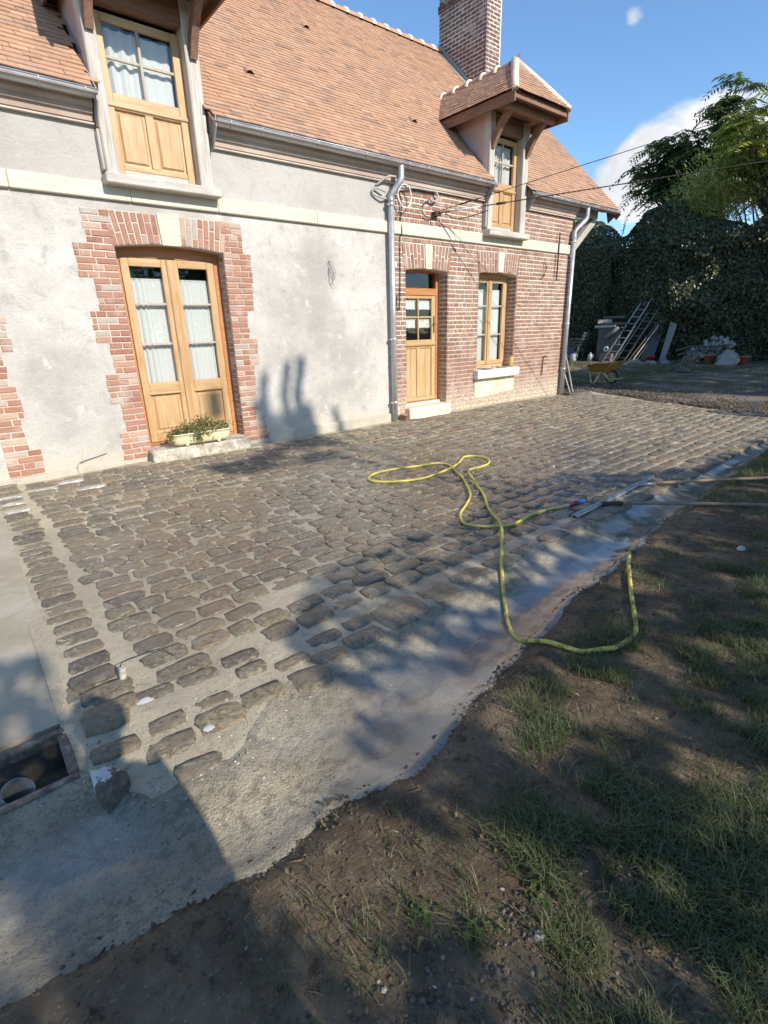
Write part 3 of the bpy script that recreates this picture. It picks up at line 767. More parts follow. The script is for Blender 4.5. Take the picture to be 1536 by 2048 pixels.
for (x, y) in ((4.19, 7.84), (6.22, 9.45), (7.28, 7.85)):     # vent tiles
    z = roof_z(y) + .012; mb = MB(); N = 8
    prof = [(.0, .055), (.16, .02)]
    vs = []
    for s, rr in ((0, .058), (.10, .052), (.2, .01)):
        for i in range(N + 1):
            th = math.pi * i / N; vs.append((x + rr * 1.15 * math.cos(th), y + s * .707 - rr * math.sin(th) * .5, z + s * .707 + rr * math.sin(th)))
    mb.add(vs, [(k * (N + 1) + i, k * (N + 1) + i + 1, (k + 1) * (N + 1) + i + 1, (k + 1) * (N + 1) + i) for k in range(2) for i in range(N)], None, True)
    mb.add([(x + .05 * math.cos(math.pi * i / N), y + .03, z + .05 * math.sin(math.pi * i / N)) for i in range(N + 1)], [tuple(range(N + 1))], None, False, 1)
    build('vent_tile', mb, [M['ridge'], M['dark']], roof)

# chimney
CX0, CX1, CY0, CY1, CZ1 = 10.7, 11.2, 9.23, 10.66, 9.0
mb = MB(); mb.box((CX0 + .006, CY0 + .006, 5.8), (CX1 - .006, CY1 - .006, CZ1)); mb.box((CX0 - .05, CY0 - .05, CZ1), (CX1 + .05, CY1 + .05, CZ1 + .08), None, 0, .02)
ch = H('chimney', mb, M['mortar'])
Bc = Bricks('brick_dark'); z = 6.05; row = 0
while z < CZ1:
    e = .025 if 8.40 < z < 8.56 else 0
    x = CX0 - e
    for l in ([.217, .217] if row % 2 else [.103, .217, .103]):
        l2 = l + e * .6
        if z > roof_z(CY0) - .1: Bc.put(x + l2 / 2, CY0 - e, z, l2, .058); 
        x += l2 + .016
    y = CY0 - e
    ys = [.103] if row % 2 else [.217]
    while y < CY1 + e - .03:
        l = ys.pop() if ys else .217
        l = min(l, CY1 + e - y)
        if z > roof_z(y + l / 2) - .12: Bc.put(CX0 - e, y + l / 2, z, l, .058, 0, 'side')
        y += l + .015
    z += COURSE; row += 1
Bc.emit(ch, 300, 'small_bricks')
mb = MB(); mb.prism([(CX0 - .03, CY0 - .15, roof_z(CY0 - .15) + .0), (CX0 - .03, CY1, roof_z(CY1)), (CX0 - .03, CY1, roof_z(CY1) + .13), (CX0 - .03, CY0 - .15, roof_z(CY0 - .15) + .13)], (.025, 0, 0))
mb.prism([(CX0 - .16, CY0 - .15, roof_z(CY0 - .15) + .03), (CX0 - .16, CY1 - .1, roof_z(CY1 - .1) + .03), (CX0, CY1 - .1, roof_z(CY1 - .1) + .04), (CX0, CY0 - .15, roof_z(CY0 - .15) + .04)], (0, 0, .006))
build('flashing', mb, M['zinc_dull'], ch)

# ------------------------------------------------------------------ dormers
def dormer(a, b, rc, open_curtain):
    dn = 'dormer'
    d = bpy.data.objects.new('dormer', None); link(d, house, ((a + b) / 2, FY, 3.2))
    A = lambda name, mb, mats: build(name, mb, mats, d)
    Y0 = 7.09
    # posts, with the weathered notches at cornice height on the left one
    mb = MB(); mb.box((a, Y0, 3.30), (a + .135, 7.27, 5.16), None, 0, .012); mb.box((a - .03, Y0 + .02, 3.34), (a - .001, 7.24, 3.73), None, 0, .01); A('post', mb, M['old_wood'])
    mb = MB(); mb.box((b - .165, Y0, 3.30), (b, 7.27, 5.16), None, 0, .012); A('post', mb, M['old_wood'])
    mb = MB(); mb.box((a - .045, 6.99, 3.195), (b + .05, 7.28, 3.298), None, 0, .012); A('sill_beam', mb, M['old_wood_x'])
    mb = MB(); mb.box((a + .135, Y0 + .03, 4.90), (b - .165, 7.27, 5.16), None, 0, .01); A('lintel', mb, M['brown_wood_x'])
    # door-height shutter window: panelled foot, four panes above
    y = 7.235; x0, x1 = a + .15, b - .18; st = .085
    mb = MB()
    mb.box((x0, y, 3.31), (x0 + st, y + .05, 4.86), None, 0, .006); mb.box((x1 - st, y, 3.31), (x1, y + .05, 4.86), None, 0, .006)
    for z0, z1 in ((3.40, 3.45), (3.99, 4.14), (4.78, 4.86)): mb.box((x0 + st, y + .002, z0), (x1 - st, y + .048, z1), None, 1, .006)
    mb.box((x0 + st, y + .004, 3.31), (x1 - st, y + .046, 3.40), None, 2, .006)
    mb.box((x0 - .01, y - .016, 4.005), (x1 + .01, y + .006, 4.045), None, 1, .008)
    xm = (x0 + x1) / 2
    mb.box((xm - .045, y + .003, 3.45), (xm + .045, y + .05, 3.99), None, 0, .006)
    panel(mb, x0 + st, xm - .045, 3.45, 3.99, y + .03, .018, .045); panel(mb, xm + .045, x1 - st, 3.45, 3.99, y + .03, .018, .045)
    A('shutter_door', mb, [M['oak'], M['oak_x'], M['old_wood_x']])
    mb = MB(); mb.box((xm - .016, y + .008, 4.14), (xm + .016, y + .042, 4.78), None, 0, .004)
    for p, q in ((x0 + st, xm - .017), (xm + .017, x1 - st)): mb.box((p, y + .01, 4.455), (q, y + .04, 4.485), None, 0, .004)
    A('glazing_bar', mb, M['pale_timber'])
    for p, q in ((x0 + st, xm - .016), (xm + .016, x1 - st)):
        for c, e in ((4.14, 4.455), (4.485, 4.78)):
            g = MB(); g.box((p, y + .024, c), (q, y + .028, e)); A('pane', g, M['glass'])
    mb = MB(); mb.box((b - .18, y + .0, 3.30), (b - .166, 7.34, 4.9)); mb.box((a + .136, y, 3.30), (a + .149, 7.34, 4.9)); A('jamb_lining', mb, M['oak'])
    # cheeks
    for x in (a + .03, b - .06):
        mb = MB(); mb.prism([(x, 7.271, roof_z(7.271) - .1), (x, 7.271, 5.17), (x, 8.09, 5.17)], (.03, 0, 0)); A('cheek', mb, M['cheek'])
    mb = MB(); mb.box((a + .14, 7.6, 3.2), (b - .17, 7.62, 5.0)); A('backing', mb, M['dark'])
    for s, x in ((0, a + .024), (1, b - .024)):
        mb = MB(); mb.prism([(x, 7.28, roof_z(7.28) + .005), (x, 8.0, roof_z(8.0) + .005), (x, 8.0, roof_z(8.0) + .055), (x, 7.28, roof_z(7.28) + .055)], (.004 if s else -.004, 0, 0)); A('flashing', mb, M['zinc_dull'])
    # braces up to the overhang
    for x in (a + .065, b - .08):
        pts = [(x, 7.10, 4.62), (x, 7.0, 4.80), (x, 6.87, 4.96), (x, 6.66, 5.14)]; mb = MB(); P = smooth_path(pts, 4)
        for p, q in zip(P, P[1:]): mb.beam(p, q, .085, .105, .4)
        A('brace', mb, M['brown_wood'])
    # hipped roof
    hw, ze, yf, za, ya = .79, 5.225, 6.43, 5.94, 7.08
    xl, xr = rc - hw, rc + hw; yb = EAVE_Y + (ze - EAVE_Z); ybr = EAVE_Y + (za - EAVE_Z)
    c = Vector((rc, ya, za)); L0, R0 = Vector((xl, yf, ze)), Vector((xr, yf, ze))
    mb = MB(); e = Vector((0, 0, -.025))
    mb.quad(L0 + e, Vector((xl, yb + .05, ze)) + e, Vector((rc, ybr, za)) + e, c + e); mb.quad(R0 + e, c + e, Vector((rc, ybr, za)) + e, Vector((xr, yb + .05, ze)) + e); mb.quad(L0 + e, c + e, R0 + e)
    mb.quad((xl + .02, yf + .02, ze - .05), (xr - .02, yf + .02, ze - .05), (xr - .02, 8.1, ze - .05), (xl + .02, 8.1, ze - .05))
    rf = A('roof', mb, M['brown_wood'])
    for x_ in (xl, xr - .03): mb = MB(); mb.box((x_, yf, ze - .165), (x_ + .03, yb + .12, ze - .012)); A('fascia', mb, M['brown_wood'])
    mb = MB(); mb.box((xl + .03, yf + .02, ze - .10), (xr - .03, yf + .045, ze - .012)); A('fascia', mb, M['brown_wood_x']); mb = MB(); mb.box((xl + .1, yf + .2, ze - .17), (xr - .1, yf + .29, ze - .055)); A('wall_plate', mb, M['brown_wood_x'])
    T = []
    sl = math.hypot(hw, za - ze); vd = Vector((hw, 0, za - ze)).normalized()
    T += tile_plane((xl - .03, yf - .03, ze), (0, -1, 0), vd, [(.0, -.02), (-(yb - yf) - .05, -.02), (-(ybr - yf) - .05, sl), (-(ya - yf) , sl)], .085, .16, 11)
    vd2 = Vector((-hw, 0, za - ze)).normalized()
    T += tile_plane((xr + .03, yf - .03, ze), (0, 1, 0), vd2, [(0, -.02), (yb - yf + .05, -.02), (ybr - yf + .05, sl), (ya - yf, sl)], .085, .16, 12)
    sf = math.hypot(ya - yf, za - ze); T += tile_plane((xl - .03, yf - .03, ze), (1, 0, 0), Vector((0, ya - yf, za - ze)), [(0, -.02), (2 * hw + .06, -.02), (hw + .03, sf)], .085, .16, 13)
    r = MB()
    for t in T: r.add(t, TF)
    A('small_tiles', r, M['tile'])['kind'] = 'stuff'
    # mortared hips, ridge tiles with collars, lead tip
    for Q in (L0, R0):
        mb = MB(); q = Q + Vector((0, 0, .01)); mb.tube([c + Vector((0, 0, .03)), c.lerp(q, .5) + Vector((0, 0, .03)), q + Vector((0, 0, .005))], [.075, .065, .06], 8); A('hip_mortar', mb, M['mortar_ridge'])
    yy = ya + .06; N = 8
    while yy < ybr + .1:
        y1 = yy + .31
        mb = MB(); vs = [(rc + rr * math.cos(math.pi * i / N), q, za - .04 + rr * math.sin(math.pi * i / N)) for q, rr in ((yy, .10), (y1, .09)) for i in range(N + 1)]
        mb.add(vs, [(i, N + 1 + i, N + 2 + i, i + 1) for i in range(N)], None, True); A('ridge_tile', mb, M['ridge'])
        cm = MB(); pts = []
        for q, rr in ((y1 - .04, .10), (y1 - .028, .13), (y1 + .028, .13), (y1 + .04, .10)): pts += [(rc + rr * math.cos(math.pi * i / N), q, za - .05 + rr * 1.1 * math.sin(math.pi * i / N)) for i in range(N + 1)]
        cm.add(pts, [(k * (N + 1) + i, (k + 1) * (N + 1) + i, (k + 1) * (N + 1) + i + 1, k * (N + 1) + i + 1) for k in range(3) for i in range(N)], None, True); A('mortar_collar', cm, M['mortar_ridge'])
        yy += .34
    mb = MB(); mb.prism([(rc - .11, ya + .06, za - .03), (rc + .11, ya + .06, za - .03), (rc, ya - .12, za + .13)], (0, 0, .012)); A('ridge_tip', mb, M['zinc_dull'])
    return d
dormer(D1['a'], D1['b'], D1['rc'], True); dormer(D2['a'], D2['b'], D2['rc'], True)
curtain(2.16, 2.88, 4.10, 4.76, 7.33, 'white drawn curtain behind the dormer panes at the left', 6, .02, gather=False)
curtain(8.67, 9.29, 4.10, 4.76, 7.33, 'white drawn curtain behind the dormer panes near the chimney', 6, .02, gather=False)

# wall anchors and small iron on the front
for x, z0, z1 in ((10.86, 2.50, 3.45),):
    mb = MB(); mb.box((x - .012, FY - .07, z0), (x + .012, FY - .05, z1)); H('wall_anchor', mb, M['iron'])
mb = MB(); mb.tube([(10.74, FY - .03, .92), (10.62, FY - .03, .92), (10.60, FY - .03, .50)], .012, 6); H('iron_hook', mb, M['iron'])
# ================================================================== GROUND, PAVING, DRAIN CHANNEL
def sines(x, y): return .008 * np.sin(1.7 * x + .6 * y) + .006 * np.sin(2.3 * y - 1.1 * x + 1) + .005 * np.sin(4.1 * x + 2.9 * y)
class VN:
    """cheap value noise on a lattice, for heights and densities"""
    def __init__(s, seed): s.t = np.random.default_rng(seed).random((256, 256))
    def __call__(s, x, y):
        x = np.asarray(x, float); y = np.asarray(y, float); xi = np.floor(x).astype(int); yi = np.floor(y).astype(int); fx = x - xi; fy = y - yi
        fx = fx * fx * (3 - 2 * fx); fy = fy * fy * (3 - 2 * fy); t = s.t; a = lambda i, j: t[(xi + i) % 256, (yi + j) % 256]
        return (a(0, 0) * (1 - fx) + a(1, 0) * fx) * (1 - fy) + (a(0, 1) * (1 - fx) + a(1, 1) * fx) * fy
    def fbm(s, x, y, o=4):
        r = 0; a = .5
        for i in range(o): r = r + a * s(x * 2 ** i + 17 * i, y * 2 ** i + 9 * i); a *= .5
        return r
vn = VN(5); vn2 = VN(11)
PEX = [-4, -.6, -.2, .05, .2, .4, .57, .85, 2.03, 3.2, 4.8, 7.8, 11, 14]; PEY = [2.0, 1.95, 1.93, 1.9, 1.62, 1.55, 1.60, 1.83, 1.895, 1.99, 2.07, 2.15, 2.25, 2.3]
BKX = [-4, -1, -.25, .25, .75, 1.12, 1.46, 2.34, 3.79, 5.28, 7.83, 11, 14]; BKY = [1.36, 1.30, 1.28, 1.21, 1.164, 1.144, 1.235, 1.41, 1.59, 1.725, 1.885, 2.05, 2.15]
pave_y = lambda x: np.interp(x, PEX, PEY)
bank_y = lambda x: np.interp(x, BKX, BKY) + .05 * (vn(np.asarray(x) * 4.3 + 3, 5.5) - .5) + .03 * (vn(np.asarray(x) * 13 + 3, 9.5) - .5)
def xr_of(y): return np.interp(y, [2.0, 2.9, 5.2, 7.3], [10.9, 10.75, 11.55, 12.5])

def rise(x, y): return np.clip((x - 15) / 8, 0, 1) * .14
def ground_z(x, y):
    x = np.asarray(x, float); y = np.asarray(y, float)
    b = bank_y(x); d = b - y                                   # metres inside the bank
    sm = np.clip((d + .01) / .15, 0, 1); bank = -.014 + .052 * sm * sm * (3 - 2 * sm) + .03 * np.clip(d / .8, 0, 1) + .035 * (vn.fbm(x * 3, y * 3) - .45) * np.clip((d + .03) / .12, 0, 1) + .02 * (vn2.fbm(x * 14, y * 14, 3) - .4) * np.clip((d + .03) / .1, 0, 1)
    court = np.clip((y - b - .02) / .05, 0, 1)                  # under the channel and the paving
    z = bank * (1 - court) - .16 * court
    outx = xr_of(y) + .12
    far = np.clip((x - outx) / .25, 0, 1) * np.clip((y - 1.9) / .3, 0, 1)
    zf = -.012 + .05 * (vn.fbm(x * 1.1, y * 1.1) - .45) + .03 * (vn2.fbm(x * 5, y * 5, 3) - .45) + rise(x, y)
    z = z * (1 - far) + zf * far
    return z
def axis(parts):
    out = []
    for a, b, s in parts: out += list(np.arange(a, b, s))
    return np.array(out + [parts[-1][1]])
gx = axis([(-400, -60, 60), (-60, -8, 6), (-8, -1.5, .6), (-1.5, 4, .03), (4, 9, .06), (9, 26, .16), (26, 60, 3), (60, 500, 60)])
gy = axis([(-400, -60, 60), (-60, -4, 4), (-4, -.6, .3), (-.6, 2.5, .03), (2.5, 14, .2), (14, 40, 3), (40, 500, 60)])
GX, GY_ = np.meshgrid(gx, gy, indexing='ij'); GZ_ = ground_z(GX, GY_)
V = np.stack([GX.ravel(), GY_.ravel(), GZ_.ravel()], 1); ny = len(gy); nx = len(gx)
ii, jj = np.meshgrid(np.arange(nx - 1), np.arange(ny - 1), indexing='ij'); k = (ii * ny + jj).ravel()
F = np.stack([k, k + ny, k + ny + 1, k + 1], 1)

def m_soil(t):
    a = t.noise(1.6, 6, .6); b = t.noise(16, 7, .68); c = t.noise(90, 4, .65); v = t.noise(38, 6, .75); x = t.xyz()[0]
    col = t.ramp(a, [(.34, (.088, .063, .040)), (.5, (.14, .102, .065)), (.66, (.225, .17, .108))])
    col = t.mix(t.math('MULTIPLY', t.step(b, .50, .72), .6), col, (.28, .215, .145))
    col = t.mix(t.step(b, .46, .34), col, (.07, .05, .035))
    col = t.mix(t.math('MULTIPLY', t.step(c, .60, .72), .6), col, (.40, .36, .29))
    far = t.step(x, 11.0, 13.0)
    fc = t.ramp(t.noise(.8, 6, .65), [(.38, (.10, .085, .045)), (.5, (.17, .14, .095)), (.62, (.25, .205, .15))])
    col = t.mix(far, col, fc)
    h = t.math('ADD', t.math('MULTIPLY', b, .7), t.math('ADD', t.math('MULTIPLY', c, .25), t.math('MULTIPLY', v, .3)))
    return dict(c=col, r=.95, n=t.bump(h, 1.0, .020), s=.2)
M['soil'] = material('soil', m_soil)
ground = np_mesh('ground', V, F, M['soil'], None, True, kind='structure')

# ---- cement bed of the paving
def hp(x, y): return sines(np.asarray(x, float), np.asarray(y, float))
N1, N2 = 460, 210
vv = np.linspace(0, 1, N2 + 1); uu = np.linspace(0, 1, N1 + 1); U, W = np.meshgrid(uu, vv, indexing='ij')
yy = 1.9 + W * 5.32
xx = .032 + U * (xr_of(yy) - .032)
lo = pave_y(xx) - .03; yy = lo + W * (7.215 - lo)
zz = hp(xx, yy) + .0045 + .010 * (vn2.fbm(xx * 7, yy * 7, 3) - .45) + .010 * (vn.fbm(xx * 26, yy * 26, 2) - .36) - .035 * np.clip((pave_y(xx) + .035 - yy) / .06, 0, 1)
V = np.stack([xx.ravel(), yy.ravel(), zz.ravel()], 1); ny = N2 + 1
ii, jj = np.meshgrid(np.arange(N1), np.arange(N2), indexing='ij'); k = (ii * ny + jj).ravel(); F = np.stack([k, k + ny, k + ny + 1, k + 1], 1)
def m_joint(t):
    a = t.noise(1.1, 5, .6); b = t.noise(22, 7, .72); c = t.noise(130, 4, .68)
    col = t.ramp(a, [(.35, (.41, .345, .235)), (.6, (.54, .465, .33))])
    col = t.mix(t.math('MULTIPLY', t.step(b, .50, .38), .40), col, (.25, .205, .15))
    col = t.mix(t.step(c, .62, .70), col, (.64, .60, .51))
    col = t.mix(t.step(c, .40, .33), col, (.14, .12, .10))
    wet = wet_mask(t)
    col = t.mix(t.math('MULTIPLY', wet, .50), col, (.15, .13, .11))
    return dict(c=col, r=t.mix(wet, (.9, .9, .9), (.28, .28, .28)), n=t.bump(t.math('ADD', b, t.math('MULTIPLY', c, .5)), .8, .012), coat=t.math('MULTIPLY', wet, .8), cr=.15)
def wet_mask(t):
    """where the paving has just been hosed down"""
    x, y, z = t.xyz(); n = t.noise(.9, 5, .6)
    d = t.n('ShaderNodeVectorMath', operation='DISTANCE'); t.L.new(t.scl(t.pos(), (.55, 1, 0)), d.inputs[0]); d.inputs[1].default_value = (1.85, 3.6, 0)
    return t.step(t.math('ADD', d.outputs['Value'], t.math('MULTIPLY', n, 2.2)), 3.6, 2.1)
M['joint'] = material('paving_joint', m_joint)
paving = np_mesh('cobblestone_paving', V, F, M['joint'], None, True, kind='structure', label='courtyard of old cobbles set in sandy mortar along the house'); WL[paving.name] = Vector((0, 0, 0))

def m_cobble(t):
    r = t.rnd(); a = t.noise(11, 6, .66); b = t.noise(38, 8, .74); c = t.noise(130, 5, .7); d = t.noise(5, 4, .6)
    col = t.ramp(r, [(0, (.19, .162, .12)), (.2, (.29, .24, .165)), (.4, (.235, .20, .148)), (.55, (.34, .275, .178)), (.7, (.26, .21, .148)), (.82, (.38, .305, .19)), (.92, (.31, .205, .135)), (1, (.13, .122, .11))])
    col = t.mix(t.step(b, .53, .40), col, t.mix(1.0, col, (.58, .57, .55), 'MULTIPLY'))
    col = t.mix(t.math('MULTIPLY', t.step(a, .50, .66), .6), col, (.33, .28, .205))
    sm = t.step(t.math('ADD', b, t.math('MULTIPLY', d, .5)), .80, .90)
    col = t.mix(t.math('MULTIPLY', sm, .8), col, (.50, .43, .33))                      # cement smears
    col = t.mix(t.step(c, .66, .72), col, (.60, .57, .50))                             # white sand grains
    wet = wet_mask(t)
    col = t.mix(t.math('MULTIPLY', wet, .50), col, (.085, .062, .042))
    rg = t.mix(wet, t.ramp(b, [(.3, .55), (.7, .85)]), t.ramp(b, [(.35, .12), (.65, .45)]))
    return dict(c=col, r=rg, n=t.bump(t.math('ADD', b, t.math('MULTIPLY', c, .45)), 1.0, .020), coat=t.math('MULTIPLY', wet, .85), cr=.22)
M['cobble'] = material('cobble_stone', m_cobble)
M['whitish_cobble'] = material('lime_splashed_cobble', lambda t: dict(c=t.ramp(t.noise(14, 5, .65), [(.38, (.30, .27, .23)), (.56, (.55, .53, .50))]), r=.5))

def cobble_mesh(seed, n=12):
    R = random.Random(seed); V = []; F = []; e = R.uniform(4.0, 7.5)
    rad = []
    for k in range(n):
        th = 2 * math.pi * (k + .5) / n; c, s_ = math.cos(th), math.sin(th); q = (abs(c) ** e + abs(s_) ** e) ** (-1 / e); q *= R.uniform(.90, 1.06); rad.append((c * q * .5, s_ * q * .5))
    for sc, z, jz in ((1.0, -.03, 0), (1.0, .003, .001), (.93, .0095, .0022), (.55, .0115, .0035)):
        for (x, y) in rad: V.append((x * sc, y * sc, z + R.uniform(-jz, jz)))
    V.append((0, 0, .013)); 
    for k in range(3): F += [(k * n + i, k * n + (i + 1) % n, (k + 1) * n + (i + 1) % n, (k + 1) * n + i) for i in range(n)]
    F += [(3 * n + i, 3 * n + (i + 1) % n, 4 * n) for i in range(n)]
    return V, F
CV = [cobble_mesh(s) for s in range(14)]
CM = [mesh_data('cobble', v, f, M['cobble'], None, [True] * len(f)) for v, f in CV]; CL = [mesh_data('whitish_cobble', v, f, M['whitish_cobble'], None, [True] * len(f)) for v, f in CV[:3]]
spots = []                                             # x, y, length, width, angle
R = random.Random(21)
NEARSPOTS = [(0.385, 1.975, 0.159, 0.1, -0.089), (0.354, 1.835, 0.205, 0.136, -0.175), (0.57, 1.852, 0.206, 0.151, -0.151), (0.586, 1.985, 0.174, 0.08, -0.085), (0.776, 1.873, 0.211, 0.124, -0.131), (1.01, 2.004, 0.189, 0.097, -0.048), (0.821, 2.215, 0.207, 0.12, -0.066), (1.01, 1.84, 0.203, 0.157, -0.097), (0.603, 2.194, 0.196, 0.11, -0.081), (0.401, 2.207, 0.175, 0.087, -0.073), (0.194, 2.182, 0.189, 0.194, -0.126), (0.177, 1.961, 0.185, 0.108, -0.156), (0.141, 2.453, 0.132, 0.138, 0.043), (1.17, 1.93, 0.22, 0.12, -0.06), (1.42, 1.95, 0.25, 0.14, -0.03), (0.40, 1.66, .18, .10, -.12), (.25, 2.33, .19, .11, -.08), (1.25, 2.085, .21, .10, -.03), (1.49, 2.095, .2, .10, -.03), (.82, 2.08, .16, .10, -.06)]
y = 2.16; 
while y < 7.16:                                        # header column along the slab
    w = R.uniform(.135, .165); l = R.uniform(.20, .24); spots.append((.115 + l / 2 + R.uniform(-.01, .01), y + w / 2, l, w - .02, R.uniform(-.03, .05))); y += w
row = 0; y = 2.205
while y < 7.12:
    p = R.uniform(.152, .172); x = .365 + R.uniform(0, .08)
    while True:
        l = R.choice((.16, .21, .23, .26, .28, .22)) * R.uniform(.92, 1.08); g = R.uniform(.002, .014)
        yc = y + p / 2 + .03 * math.sin(.7 * x + .25 * y) + R.uniform(-.008, .008)
        if yc > 7.13: break
        if x + l > xr_of(yc) - .03: break
        near = yc < 2.75 and x < 1.5
        if any(abs(x + l / 2 - q[0]) < (l + q[2]) * .46 and abs(yc - q[1]) < (p + q[3]) * .42 for q in NEARSPOTS) or (yc < 2.33 and x < .9 and R.random() < .12): x += l * .5; continue
        if not (near and R.random() < .10) and yc - p / 2 > pave_y(x) + .02 and not (1.8 < x + l / 2 < 3.25 and yc > 6.9) and not (6.38 < x + l / 2 < 7.55 and yc > 7.0):
            spots.append((x + l / 2, yc, l, (p - R.uniform(.000, .012)) * (.92 if near else 1), R.uniform(-.05, .05) + (.06 if near else 0)))
        x += l + g
    y += p; row += 1
x = 1.56                                               # large edge stones along the channel
while x < 10.6:
    l = R.uniform(.24, .36) if x < 3 else R.uniform(.24, .42); ye = float(pave_y(x + l / 2)); wid = 2.125 - ye + (.04 * math.sin(x)) if x > .8 else .17
    if x > .8: spots.append((x + l / 2, ye + wid / 2 - .005, l, max(.16, wid) - .015, R.uniform(-.03, .03)))
    x += l + R.uniform(.02, .04)
for s_ in NEARSPOTS: spots.append(s_)
def csort(s): return (s[0] ** 2 + s[1] ** 2 + 2.4) ** 1.5 / (s[2] * s[3])
def in_view(x, y, z, m=1.05):
    d = (x, y, z - 1.55); xc = sum(RC[i][0] * d[i] for i in range(3)); yc = sum(RC[i][1] * d[i] for i in range(3)); zc = sum(RC[i][2] * d[i] for i in range(3))
    return zc > 0 and abs(xc / zc) < .745 * m and abs(yc / zc) < .993 * m
spots.sort(key=csort); cnt = 0; rV = []; rF = []; rR = []; off = 0
lime = [(.16, 6.5), (.55, 6.6), (.19, 6.2), (.9, 6.75), (.22, 5.9), (1.05, 6.35)]  # positions of the cobbles coloured whitish
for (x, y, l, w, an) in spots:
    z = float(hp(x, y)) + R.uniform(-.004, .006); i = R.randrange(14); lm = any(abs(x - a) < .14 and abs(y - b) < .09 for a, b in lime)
    tx, ty = R.uniform(-.03, .03), R.uniform(-.03, .03)
    T = Matrix.Translation((x, y, z)) @ Matrix.Rotation(an, 4, 'Z') @ Matrix.Rotation(tx, 4, 'X') @ Matrix.Rotation(ty, 4, 'Y') @ Matrix.Diagonal((l, w, R.uniform(.8, 1.5), 1))
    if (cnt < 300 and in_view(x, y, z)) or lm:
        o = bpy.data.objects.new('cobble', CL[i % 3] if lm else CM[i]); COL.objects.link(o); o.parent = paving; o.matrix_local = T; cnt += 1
        if lm: o['label'] = 'cobble with whitish surface'
    else:
        v = np.array([tuple(T @ Vector(p)) for p in CV[i][0]]); rV.append(v); rF += [tuple(q + off for q in f) for f in CV[i][1]]; rR += [R.random()] * len(CV[i][1]); off += len(v)
me = mesh_data('small_cobbles', np.concatenate(rV), rF, M['cobble'], rR, [True] * len(rF))
props(link(bpy.data.objects.new('small_cobbles', me), paving, (0, 0, 0)), kind='stuff')

# ---- concrete drain channel between the paving and the bank
cx = axis([(-4, -1, .12), (-1, 4.5, .03), (4.5, 13, .08)]); NV = 34; vv = np.linspace(0, 1, NV + 1)
Xc, Wc = np.meshgrid(cx, vv, indexing='ij'); lo = bank_y(Xc) - .10; hi = pave_y(Xc) + .05; Yc = lo + (hi - lo) * Wc
d = np.clip((Yc - bank_y(Xc)) / np.maximum(.05, (pave_y(Xc) - bank_y(Xc))), 0, 1)
deep = np.where(Xc < .6, .03, .055)
Zc = hp(Xc, pave_y(Xc)) * d + .004 * d - deep * np.sin(np.pi * d ** .8) + .014 * (vn.fbm(Xc * 5, Yc * 5) - .45) + .016 * (vn2.fbm(Xc * 15, Yc * 15, 3) - .45) * np.clip((1.0 - Xc) * 2, .35, 1.6) - .002 * (1 - d)
wet = np.clip((np.interp(Xc, [-4, -.5, .2, .6, .9, 1.4, 3, 6, 9], [.75, .75, .35, .15, .8, 1, 1, .9, .5])) * np.clip(1.55 - 1.25 * d, 0, 1) + (vn.fbm(Xc * 3 + 40, Yc * 5, 4) - .45) * 1.3, 0, 1)
V = np.stack([Xc.ravel(), Yc.ravel(), Zc.ravel()], 1); ny = NV + 1
ii, jj = np.meshgrid(np.arange(len(cx) - 1), np.arange(NV), indexing='ij'); k = (ii * ny + jj).ravel(); F = np.stack([k, k + ny, k + ny + 1, k + 1], 1)
def hole(f):                                            # leave the drain pit open
    c = V[f].mean(1); return ~((c[:, 0] < .028) & (c[:, 0] > -.56) & (c[:, 1] > 1.915))
F = F[hole(F)]
def m_cement(t):
    w = t.n('ShaderNodeAttribute', attribute_name='wet').outputs['Fac']; a = t.noise(2.4, 6, .62); b = t.noise(20, 7, .7); c = t.noise(110, 4, .65); v = t.voro(70)
    col = t.ramp(a, [(.33, (.35, .29, .19)), (.5, (.47, .40, .275)), (.66, (.55, .475, .34))])
    x = t.xyz()[0]; gr = t.step(x, 1.0, .3)
    vo = t.voro(62); vc = t.voro(62, None, 'F1', 'Color')
    col = t.mix(t.math('MULTIPLY', t.step(b, .52, .40), .55), col, (.15, .125, .09))
    peb = t.math('MULTIPLY', t.math('MULTIPLY', t.step(vo, .42, .30), gr), t.step(t.noise(7, 3, .5), .42, .58))
    col = t.mix(t.math('MULTIPLY', peb, .75), col, t.ramp(t.xyz(vc)[0], [(0, (.10, .085, .065)), (.5, (.30, .255, .19)), (1, (.50, .46, .38))]))
    col = t.mix(t.step(c, .62, .70), col, (.66, .62, .53))
    col = t.mix(t.step(c, .40, .32), col, (.11, .095, .08))
    wetc = t.mix(t.step(c, .42, .34), t.ramp(a, [(.35, (.13, .122, .108)), (.65, (.215, .205, .185))]), (.07, .065, .06))
    col = t.mix(w, col, wetc)
    dry = t.math('ADD', t.math('MULTIPLY', b, .8), t.math('MULTIPLY', c, .5)); soft = t.math('MULTIPLY', b, .15)
    h = t.n('ShaderNodeMix', data_type='FLOAT'); t.put(h.inputs[0], t.step(w, .25, .75)); t.put(h.inputs[2], dry); t.put(h.inputs[3], soft)
    return dict(c=col, r=t.ramp(w, [(.2, .9), (.55, .5), (.85, .13)]), n=t.bump(h.outputs[0], 1.0, .028), coat=t.math('MULTIPLY', t.step(w, .35, .8), .9), cr=.10)
M['cement'] = material('channel_cement', m_cement)
chan = np_mesh('concrete_gutter', V, F, M['cement'], None, True, kind='structure', label='wet grey concrete drain channel between cobbles and grass bank')
at = chan.data.attributes.new('wet', 'FLOAT', 'POINT'); at.data.foreach_set('value', wet.ravel().astype(np.float32))

